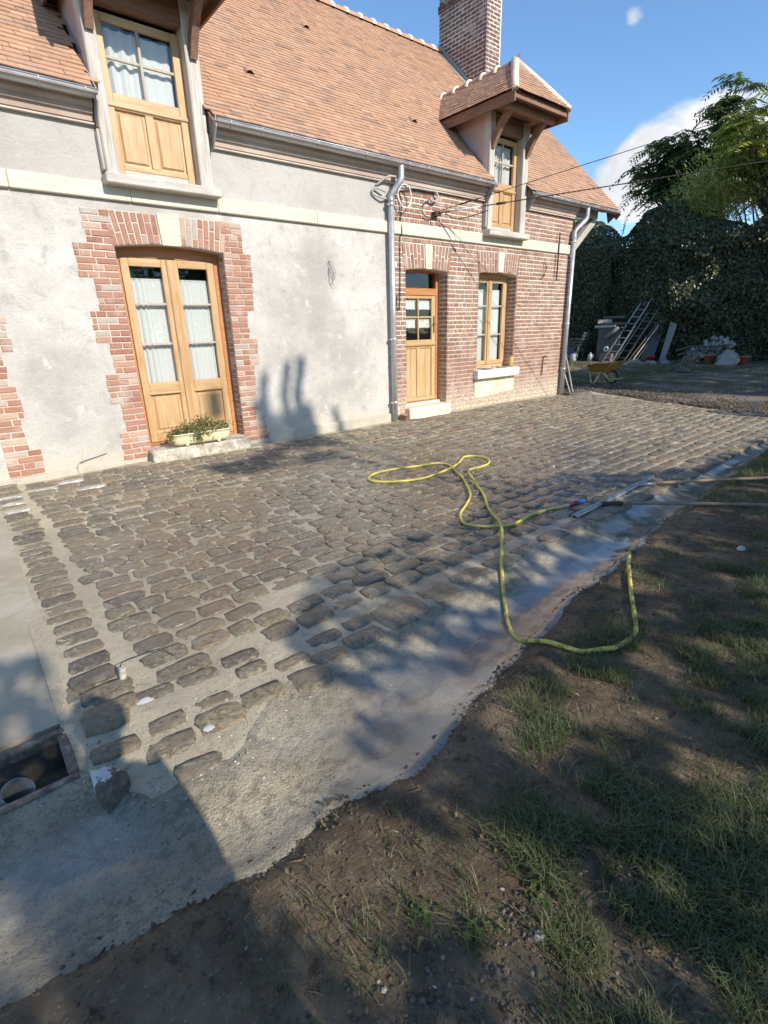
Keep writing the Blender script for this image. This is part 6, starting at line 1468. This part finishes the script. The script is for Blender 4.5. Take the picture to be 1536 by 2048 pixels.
# stacked garden armchairs
def armchair(z0, dy, label):
    root = empty('garden_armchair', (21.8, 12.95 + dy, .1 + z0), label=label, cat='chair', group='stacked plastic armchairs by the ivy'); m = M['chair'] if 'chair' in M else M.setdefault('chair', material('green_plastic', color=(.10, .115, .105), rough=.45))
    C = lambda a, b, c: (21.8 + a, 12.95 + dy + b, .1 + z0 + c)
    mb = MB(); mb.prism([C(-.22, -.23, .40), C(.20, -.23, .37), C(.20, .23, .37), C(-.22, .23, .40)], (0, 0, .025)); build('seat', mb, m, root)
    for k in range(5): mb = MB(); mb.beam(C(-.20 + .10 * k, -.20, .40), C(-.20 + .10 * k, -.40, .90), .055, .018, None, 0, (1, 0, 0)); build('back_slat', mb, m, root)
    mb = MB(); mb.beam(C(-.24, -.40, .90), C(.24, -.40, .90), .04, .05); build('top_rail', mb, m, root)
    for a in (-.25, .25):
        mb = MB(); mb.tube(smooth_path([C(a, .25, .02), C(a, .23, .40), C(a, .24, .62), C(a, .10, .66), C(a, -.28, .64), C(a, -.34, .70)], 4), .022, 6); build('arm', mb, m, root)
        mb = MB(); mb.tube([C(a, -.22, .02), C(a * .95, -.20, .42)], .022, 6); build('leg', mb, m, root)
armchair(0, .15, 'lowest green plastic armchair of the stack beside the cupboard'); armchair(.13, .12, 'middle green plastic armchair of the stack beside the cupboard'); armchair(.26, .09, 'topmost green plastic armchair of the stack beside the cupboard')
mb = MB(); mb.prism([(22.0, 13.9, .1), (22.0, 13.4, .1), (22.2, 13.3, .75), (22.2, 13.75, .6)], (.3, 0, 0)); build('blue_tarp', mb, material('blue_tarp', color=(.03, .04, .13), rough=.5), None, label='folded dark blue tarpaulin left of the stacked chairs', cat='tarpaulin')
mb = MB(); mb.beam((21.9, 13.6, .72), (21.9, 12.75, 1.02), .05, .06); build('grey_rail', mb, M['shed'], None, label='grey slanting rail resting across the stacked chairs', cat='rail')
# watering can and jug
wc = empty('watering_can', (21.5, 13.05, .1), label='pale grey watering can on grass before the chairs', cat='watering can'); m = material('pale_can', color=(.36, .36, .36), rough=.5)
mb = MB(); mb.lathe([(0, 0), (.13, 0), (.14, .02), (.125, .28), (.11, .30), (0, .29)], (21.5, 13.0, .1), 16); build('body', mb, m, wc); mb = MB(); mb.tube([(21.5, 13.10, .17), (21.5, 13.30, .36), (21.5, 13.36, .42)], [.03, .02, .035], 8); build('spout', mb, m, wc); mb = MB(); mb.tube(smooth_path([(21.5, 12.90, .2), (21.5, 12.80, .32), (21.5, 12.92, .44), (21.5, 13.02, .40)], 5), .014, 6); build('handle', mb, m, wc)
mb = MB(); mb.lathe([(0, 0), (.10, 0), (.105, .2), (.09, .27), (.035, .31), (.035, .36), (0, .36)], (21.6, 12.25, .1), 14); mb.tube(smooth_path([(21.6, 12.20, .34), (21.6, 12.12, .36), (21.6, 12.14, .22)], 4), .015, 6); build('jug', mb, m, None, label='pale plastic jug standing between chairs and cupboard', cat='jug')
# flower pots, stones, sack
def pot(x, y, r, h, col, label, leaves, name='flower_pot'):
    root = empty(name, (x, y, G0(y)), label=label, cat='flower pot'); z = G0(y)
    mb = MB(); mb.lathe([(0, 0), (r * .7, 0), (r * .95, h * .8), (r * 1.06, h * .8), (r * 1.08, h), (r * .95, h), (r * .9, h * .85), (0, h * .85)], (x, y, z), 18); build('body', mb, material('pot_' + name, color=col, rough=.8), root)
    if leaves:
        q = np.random.default_rng(int(y * 10)); P = np.array([x, y, z + h + .12]) + q.normal(size=(leaves, 3)) * np.array([r * .6, r * .6, .10]); V, F = leaf_quads(P, .07, np.array([-.3, 0, .7]), .7, .6, q); pr = empty('potted_plant', (x, y, z + h), label='dark leafy plant growing in the ' + ('larger' if r > .2 else 'smaller') + ' terracotta pot', cat='plant'); p = np_mesh('foliage', V, F, M['dark_leaf'], q.random(leaves), False, pr, (x, y, z + h)); p.location = (0, 0, 0); mb = MB(); mb.tube([(x, y, z + h - .04), (x, y, z + h + .14)], .012, 5); build('stem', mb, M['bark'], pr)
pot(21.6, 7.55, .22, .34, (.34, .15, .10), 'larger terracotta pot in front of the pale rubble heap', 70); pot(21.8, 6.55, .19, .28, (.36, .12, .085), 'smaller red terracotta pot near the right edge', 50)
pot(21.6, 9.7, .15, .24, (.36, .025, .035), 'bright red pot among stones right of the ladders', 0)
def boulder(x, y, s, col, label, name='boulder', cat='stone', fl=.6, seed=0):
    r = random.Random(seed); mb = MB(); n, kk = 9, 4; z = G0(y); vs = []
    for k in range(kk):
        th = k / kk * 1.5
        for i in range(n): a = i / n * 6.283; q = s * math.cos(th) * r.uniform(.8, 1.15); vs.append((x + q * math.cos(a), y + q * math.sin(a), z - .03 + s * fl * math.sin(th) * r.uniform(.9, 1.1)))
    vs.append((x, y, z + s * fl)); mb.add(vs, [(k * n + i, k * n + (i + 1) % n, (k + 1) * n + (i + 1) % n, (k + 1) * n + i) for k in range(kk - 1) for i in range(n)] + [((kk - 1) * n + i, (kk - 1) * n + (i + 1) % n, kk * n) for i in range(n)])
    return build(name, mb, material(name + '_stone', lambda t: dict(c=t.ramp(t.noise(7, 6, .65), [(.3, tuple(c * .65 for c in col)), (.7, col)]), r=.9, n=t.bump(t.noise(12, 6, .65), .6, .03))), None, label=label, cat=cat)
pale = (.36, .34, .31)
boulder(21.2, 10.1, .26, pale, 'flat pale stone at the foot of the leaning poles', seed=1); boulder(21.3, 9.62, .16, pale, 'pale stone just below the bright red pot', seed=2); boulder(21.2, 9.42, .17, pale, 'rounded pale stone right of the bright red pot', seed=3); boulder(21.5, 9.05, .20, (.30, .29, .27), 'grey stone midway between red pot and rubble heap', seed=4); boulder(21.6, 9.2, .15, (.26, .25, .24), 'upright grey stone in front of the ivy', fl=1.9, seed=5); boulder(20.9, 9.75, .22, (.30, .27, .22), 'long flat stone lying in grass nearest the barrow', fl=.25, seed=6)
hp_root = empty('rubble_heap', (22.4, 7.75, G0(7.75)), label='heap of pale plaster rubble against the ivy', cat='rubble heap')
Rr = random.Random(3)
for k in range(120):
    y = 7.75 + Rr.gauss(0, .42); hz = max(0, .95 * (1 - ((y - 7.75) / .95) ** 2)); z = G0(7.75) + Rr.uniform(0, .95) * hz; x = 22.15 + .5 * z / 1.2 + Rr.uniform(-.1, .1); q = Rr.uniform(.05, .13)
    mb = MB(); T = Matrix.Rotation(Rr.uniform(0, 3), 3, 'X') @ Matrix.Rotation(Rr.uniform(0, 3), 3, 'Z'); c8 = [Vector((x, y, z)) + T @ Vector((i * q * Rr.uniform(.5, .9), j * q * Rr.uniform(.5, .9), l * q * Rr.uniform(.3, .6))) for i in (-1, 1) for j in (-1, 1) for l in (-1, 1)]
    mb.add(c8, [(0, 1, 3, 2), (4, 6, 7, 5), (0, 4, 5, 1), (2, 3, 7, 6), (0, 2, 6, 4), (1, 5, 7, 3)], Rr.random()); build('rubble_piece', mb, M.setdefault('rubble', material('plaster_rubble', lambda t: dict(c=t.ramp(t.noise(5, 5, .6), [(.3, (.27, .25, .225)), (.7, (.42, .39, .36))]), r=.9, n=t.bump(t.noise(18, 5, .6), .6, .02)))), hp_root)
boulder(21.5, 6.95, .36, (.40, .37, .34), 'slumped pale sack between the two terracotta pots', 'sack', 'sack', 1.35, 8)
mb = MB(); mb.tube(smooth_path([(21.6, 8.75, .55), (21.5, 8.2, .72), (21.5, 7.6, .72), (21.6, 6.9, .78)], 6), [.045 - .0012 * i for i in range(19)], 7); mb.tube(smooth_path([(21.6, 8.7, .40), (21.45, 8.0, .58), (21.5, 7.3, .62)], 6), [.04 - .0014 * i for i in range(13)], 7); build('fallen_branch', mb, M['bark'], None, label='bare branches lying in front of the pale rubble heap', cat='branch')
dp = empty('dried_plant', (18.4, 7.1, 0), label='grey dried shrub with a clod of roots on the dirt', cat='dead shrub')
q = np.random.default_rng(44); P = np.array([18.4, 7.06, .38]) + q.normal(size=(420, 3)) * np.array([.15, .13, .17]); P[:, 1] -= (P[:, 2] - .3) * .25; V, F = leaf_quads(P, q.uniform(.05, .09, 420), None, 1, .4, q); o = np_mesh('foliage', V, F, leaf_mat('dry_leaf', [(.14, .14, .115), (.20, .195, .165), (.27, .255, .22), (.10, .10, .08)], .1), q.random(420), False, dp, (18.4, 7.1, 0)); o.location = (0, 0, 0)
mb = MB()
for i in range(14): a = i * .9; mb.tube(smooth_path([(18.4, 7.12, .06), (18.4 + .1 * math.cos(a), 7.1 + .1 * math.sin(a), .35), (18.4 + .2 * math.cos(a), 7.0 + .2 * math.sin(a), .72)], 4), .009, 5)
build('twigs', mb, M['bark'], dp)['kind'] = 'stuff'
b = boulder(18.3, 7.14, .22, (.20, .155, .125), 'x', 'root_clod', 'clod', .7, 9); del b['label']; del b['category']; b.parent = dp; b.location = WL[b.name] - WL[dp.name]
#@@PART4
# ================================================================== WHAT STANDS BEHIND THE PHOTOGRAPHER: trees with crowns shaped to dapple the yard, and the person
LX, LY, LZ = LD.x / -LD.z, LD.y / -LD.z, 1.0           # ground shift of a shadow per metre of height
EDGE_X = [-3, -.2, .02, .10, .95, 1.10, 1.6, 3, 4.3, 5.0, 5.6, 6.3, 9, 14]; EDGE_Y = [3.15, 3.05, 2.9, 1.15, 1.2, 2.2, 2.75, 2.85, 3.0, 3.05, 2.55, 2.1, 2.12, 2.3]
GAPS = [(1.61, 1.67, .085), (1.66, 1.56, .055), (.92, 1.60, .20), (1.22, 1.42, .10), (1.5, 1.22, .12), (1.45, 1.04, .10), (.52, 1.13, .12), (.62, .99, .12), (.85, .77, .10), (.90, .60, .10), (1.79, .93, .11), (1.69, .46, .08), (1.80, .28, .09), (.91, .47, .08), (1.12, .14, .09), (1.69, 2.27, .09), (2.05, 2.62, .10), (2.5, 2.55, .12), (3.0, 1.85, .10), (2.75, 1.68, .07), (2.3, 1.5, .06), (3.55, 2.0, .08), (4.6, 2.35, .14), (5.2, 2.05, .12), (4.2, 1.75, .08), (6.2, 1.7, .10), (2.6, .7, .08), (3.4, .9, .07), (-.05, 2.66, .07), (-.10, 2.42, .06), (-.22, 2.85, .08)]
_g = random.Random(55); GAPS += [(_g.uniform(.95, 4.2), _g.uniform(1.15, 2.75), _g.uniform(.035, .095)) for _ in range(34)] + [(_g.uniform(.4, 3.2), _g.uniform(.1, 1.1), _g.uniform(.03, .07)) for _ in range(14)]
def shade_keep(gx_, gy_, r):
    e = np.interp(gx_, EDGE_X, EDGE_Y) + .22 * (vn.fbm(gx_ * 2.2 + 31, gy_ * 0 + 4.2, 3) - .45) * np.clip(gx_, .2, 1)
    k = gy_ < e
    for (a, b, s) in GAPS:
        s = s * (1.5 if b < 1.3 else 1.1)
        k &= ((gx_ - a) ** 2 + ((gy_ - b) * .8) ** 2 > (s * (.75 + .5 * r.random(len(gx_)))) ** 2)
    return k
def shade_tree(name, n, gxr, gyr, yr_, leaf, label, seed, keep=shade_keep, trunk=None, mat='green_leaf'):  # crown leaves set back along the sun from the wanted ground shade
    r = np.random.default_rng(seed); a = r.uniform(*gxr, n); b = r.uniform(*gyr, n); y = r.uniform(*yr_, n); z = (b - y) / LY; x = a - LX * z
    k = keep(a, b, r) & (z > .5); P = np.stack([x, y, z], 1)[k]
    V, F = leaf_quads(P, r.uniform(leaf * .7, leaf * 1.3, len(P)), None, 1, .65, r)
    cx, cy, zt = trunk if trunk else (float(P[:, 0].mean()), float(P[:, 1].mean()), float(P[:, 2].mean()))
    root = empty(name, (cx, cy, 0), label=label, cat='tree', group='unseen trees behind the photographer, crowns shaped for their shade')
    mb = MB(); mb.tube([(cx, cy, -.1), (cx + .05, cy, zt * .5), (cx, cy + .05, zt)], [.11, .08, .04], 8)
    for q in P[::max(1, len(P) // 10)]: mb.tube(smooth_path([(cx, cy, zt * .45), (cx * .5 + q[0] * .5, cy * .5 + q[1] * .5, zt * .6 + q[2] * .25), tuple(q)], 3), [.035, .03, .026, .022, .018, .013, .006][:7], 5)
    build('trunk', mb, M['bark'], root); c = np_mesh('crown', V, F, M[mat], r.random(len(F)), False, root, (cx, cy, 0)); c.location = (0, 0, 0)
shade_tree('garden_tree', 3800, (-3.5, .06), (-2.5, 3.15), (-5.6, -3.6), .16, 'leafy garden tree shading the concrete slab from behind', 1)
shade_tree('garden_tree', 3600, (.0, 1.25), (-2.5, 2.3), (-5.4, -3.4), .11, 'small leafy garden tree shading the near soil from behind', 2)
shade_tree('garden_tree', 5200, (1.1, 3.6), (-2.5, 3.1), (-5.6, -3.6), .13, 'leafy garden tree shading the middle of the channel', 3)
shade_tree('garden_tree', 5200, (3.4, 6.6), (-2.5, 3.3), (-6.0, -3.8), .15, 'leafy garden tree shading squeegees and grass bank', 4)
shade_tree('garden_tree', 5200, (6.4, 13.2), (-2.5, 2.6), (-6.4, -4.0), .22, 'broad garden tree shading the far grass bank', 5)
def far_keep(a, b, r): return (a > 13.3 + .5 * (vn.fbm(b * 1.2, a * 0 + 1.5, 3) - .45) * 2 - .12 * (b - 6)) & (r.random(len(a)) < .93)
shade_tree('tall_tree', 6500, (12.6, 27), (2.6, 10.4), (-8, -4), .42, 'tall broad tree shading the far end of the yard', 6, far_keep)
def wall_keep(a, b, r):
    """a, b: where the shadow meets the ground if there were no wall; the shoots reach on to the render"""
    zw = (b - 7.2) / LY; xw = a - LX * zw; k = np.zeros(len(a), bool)
    for (c, h, w) in ((3.63, 1.02, .055), (3.98, 1.17, .06), (4.21, 1.20, .07), (4.86, .36, .06), (3.50, .62, .07), (4.36, .50, .06)): k |= (zw > -.1) & (zw < h) & (np.abs(xw - c + .05 * np.sin(zw * 6 + c)) < w)
    k |= (zw > -.1) & (zw < .42) & (xw > 3.5) & (xw < 4.4) & (r.random(len(a)) < .35)
    k |= (zw < 0) & (zw > -1.05) & (a > 2.0 - .3 * zw) & (a < 4.4) & (vn.fbm(a * 2.6, b * 2.6, 3) > .42)
    k &= ~((a < 3.1) & (b > 6.72) & (zw < 0))
    k |= (np.abs(xw - 2.93) < .10) & (zw > .55) & (zw < .95)
    return k
shade_tree('poplar_tree', 60000, (1.6, 6.0), (5.5, 9.2), (-9.25, -8.75), .075, 'tall poplar with upright shoots whose shadow falls on the render', 7, wall_keep)

# the person taking the picture (their shadow lies across the lowest cobbles)
def person():
    root = empty('person', (.30, -.46, 0), label='person in dark jacket holding up a phone to photograph the house', cat='person')
    J = {}; vs = []; es = []; rad = []; ids = []
    def v(n, p, r, par=None):
        J[n] = len(vs); vs.append(p); rad.append(r)
        if par: es.append((J[par], J[n]))
    v('pelvis', (.28, -.47, .94), (.165, .12)); v('belly', (.29, -.46, 1.08), (.155, .115), 'pelvis'); v('chest', (.33, -.45, 1.28), (.18, .125), 'belly'); v('neckb', (.39, -.44, 1.43), (.075, .07), 'chest'); v('neck', (.43, -.435, 1.50), (.055, .055), 'neckb')
    v('jaw', (.46, -.43, 1.57), (.062, .075), 'neck'); v('skull', (.475, -.445, 1.66), (.082, .098), 'jaw'); v('crown', (.485, -.45, 1.735), (.06, .07), 'skull')
    for s, x in (('l', .19), ('r', .38)):
        v('hip' + s, (x, -.47, .86), (.095, .095), 'pelvis'); v('knee' + s, (x - .01, -.45, .48), (.062, .065), 'hip' + s); v('calf' + s, (x - .01, -.48, .34), (.058, .062), 'knee' + s); v('ankle' + s, (x - .01, -.48, .09), (.04, .042), 'calf' + s); v('heel' + s, (x - .01, -.50, .045), (.04, .04), 'ankle' + s); v('toe' + s, (x - .02, -.30, .035), (.04, .03), 'ankle' + s)
    def arm(s, sh, el, wr, hand, fwd):
        v('sh' + s, sh, (.072, .072), 'chest'); v('el' + s, el, (.048, .05), 'sh' + s); v('fa' + s, tuple(Vector(el).lerp(Vector(wr), .35)), (.046, .046), 'el' + s); v('wr' + s, wr, (.030, .026), 'fa' + s); v('ha' + s, hand, (.038, .018), 'wr' + s)
        f = Vector(fwd).normalized(); side = f.cross(Vector((0, 0, 1))).normalized(); up = side.cross(f)
        for i, (o, l) in enumerate(((-.030, .066), (-.010, .078), (.011, .074), (.030, .058))):
            b = Vector(hand) + side * o + f * .035; m = b + f * l * .5; t = m + f * l * .3 - up * l * .35
            v(f'f{i}a' + s, tuple(b), (.011, .010), 'ha' + s); v(f'f{i}b' + s, tuple(m), (.0095, .009), f'f{i}a' + s); v(f'f{i}c' + s, tuple(t), (.008, .007), f'f{i}b' + s)
        b = Vector(wr).lerp(Vector(hand), .6) - side * .035; v('t0' + s, tuple(b), (.012, .012), 'ha' + s); v('t1' + s, tuple(b - side * .025 + f * .035), (.010, .010), 't0' + s)
    arm('l', (.17, -.43, 1.385), (.10, -.36, 1.14), (-.03, -.17, 1.37), (-.05, -.115, 1.44), (-.1, .35, .9)); arm('r', (.515, -.44, 1.34), (.515, -.45, 1.09), (.42, -.43, .87), (.41, -.41, .80), (0, .15, -1))
    o3 = Vector(WL[root.name]); me = bpy.data.meshes.new('body'); me.from_pydata([Vector(p) - o3 for p in vs], es, []); o = bpy.data.objects.new('body', me); COL.objects.link(o); o.parent = root; WL[o.name] = o3
    sk = o.modifiers.new('skin', 'SKIN'); sk.use_smooth_shade = True; lay = me.skin_vertices[0] if me.skin_vertices else None
    if lay is None:
        bm = __import__('bmesh').new(); bm.from_mesh(me); bm.verts.layers.skin.verify(); bm.to_mesh(me); bm.free(); lay = me.skin_vertices[0]
    for i, r in enumerate(rad): lay.data[i].radius = r; lay.data[i].use_root = (i == 0)
    sb = o.modifiers.new('smooth', 'SUBSURF'); sb.levels = 2; sb.render_levels = 2
    def m_body(t):
        x, y, z = t.xyz(); sk_ = t.math('MAXIMUM', t.step(z, 1.475, 1.49), t.math('ADD', t.math('MULTIPLY', t.step(y, -.20, -.18), t.step(z, 1.2, 1.22)), t.math('MULTIPLY', t.step(y, -.42, -.41), t.math('MULTIPLY', t.step(z, .86, .85), t.step(z, .6, .62))), True))
        cl = t.mix(t.step(z, .96, .97), (.03, .04, .07), (.045, .05, .045)); cl = t.mix(t.step(z, .09, .08), cl, (.03, .025, .02)); return dict(c=t.mix(sk_, cl, (.48, .29, .21)), r=.8)
    me.materials.append(material('clothes_and_skin', m_body))
    hd = Vector((.475, -.44, 1.655)); f = Vector((-.45, .88, 0)).normalized(); sd = f.cross(Vector((0, 0, 1)))
    mb = MB(); mb.lathe([(.0, .112), (.05, .10), (.085, .055), (.093, .0), (.085, -.05), (.06, -.06)], tuple(hd - f * .018), 16); build('hair', mb, material('brown_hair', color=(.045, .03, .02), rough=.7), root)
    mb = MB(); n = hd + f * .098 + Vector((0, 0, -.03)); mb.add([n + Vector((0, 0, .035)), n + sd * .014 - Vector((0, 0, .012)), n - sd * .014 - Vector((0, 0, .012)), n + f * .022 - Vector((0, 0, .006))], [(0, 1, 3), (0, 3, 2), (1, 2, 3)]); build('nose', mb, M.setdefault('skin', material('skin', color=(.48, .29, .21), rough=.6)), root)
    for s in (-1, 1):
        mb = MB(); mb.lathe([(0, -.010), (.010, -.006), (.012, 0), (.010, .006), (0, .010)], tuple(hd + f * .088 + sd * .032 * s + Vector((0, 0, .0))), 10); build('eye', mb, M['white_plastic'], root)
        mb = MB(); mb.lathe([(0, -.02), (.012, -.02), (.022, 0), (.012, .026), (0, .03)], tuple(hd + sd * .088 * s - f * .01 + Vector((0, 0, -.015))), 8); build('ear', mb, M['skin'], root)
    mb = MB(); mc = hd + f * .092 + Vector((0, 0, -.075)); mb.beam(mc - sd * .025, mc + sd * .025, .012, .010); build('mouth', mb, material('lips', color=(.30, .12, .10), rough=.6), root)
    # the phone, just behind the lens
    fw = Vector((RC[0][2], RC[1][2], RC[2][2])); rt = Vector((RC[0][0], RC[1][0], RC[2][0])); up = -Vector((RC[0][1], RC[1][1], RC[2][1])); c = CAM - fw * .012 - up * .065 - rt * .02
    mb = MB(); P = [c + rt * a * .037 + up * b * .077 - fw * d for a, b, d in ((-1, -1, 0), (1, -1, 0), (1, 1, 0), (-1, 1, 0))]; mb.prism(P, -fw * .009); build('phone', mb, M['rubber'], None, label='black phone held up in front of the person', cat='phone')
person()
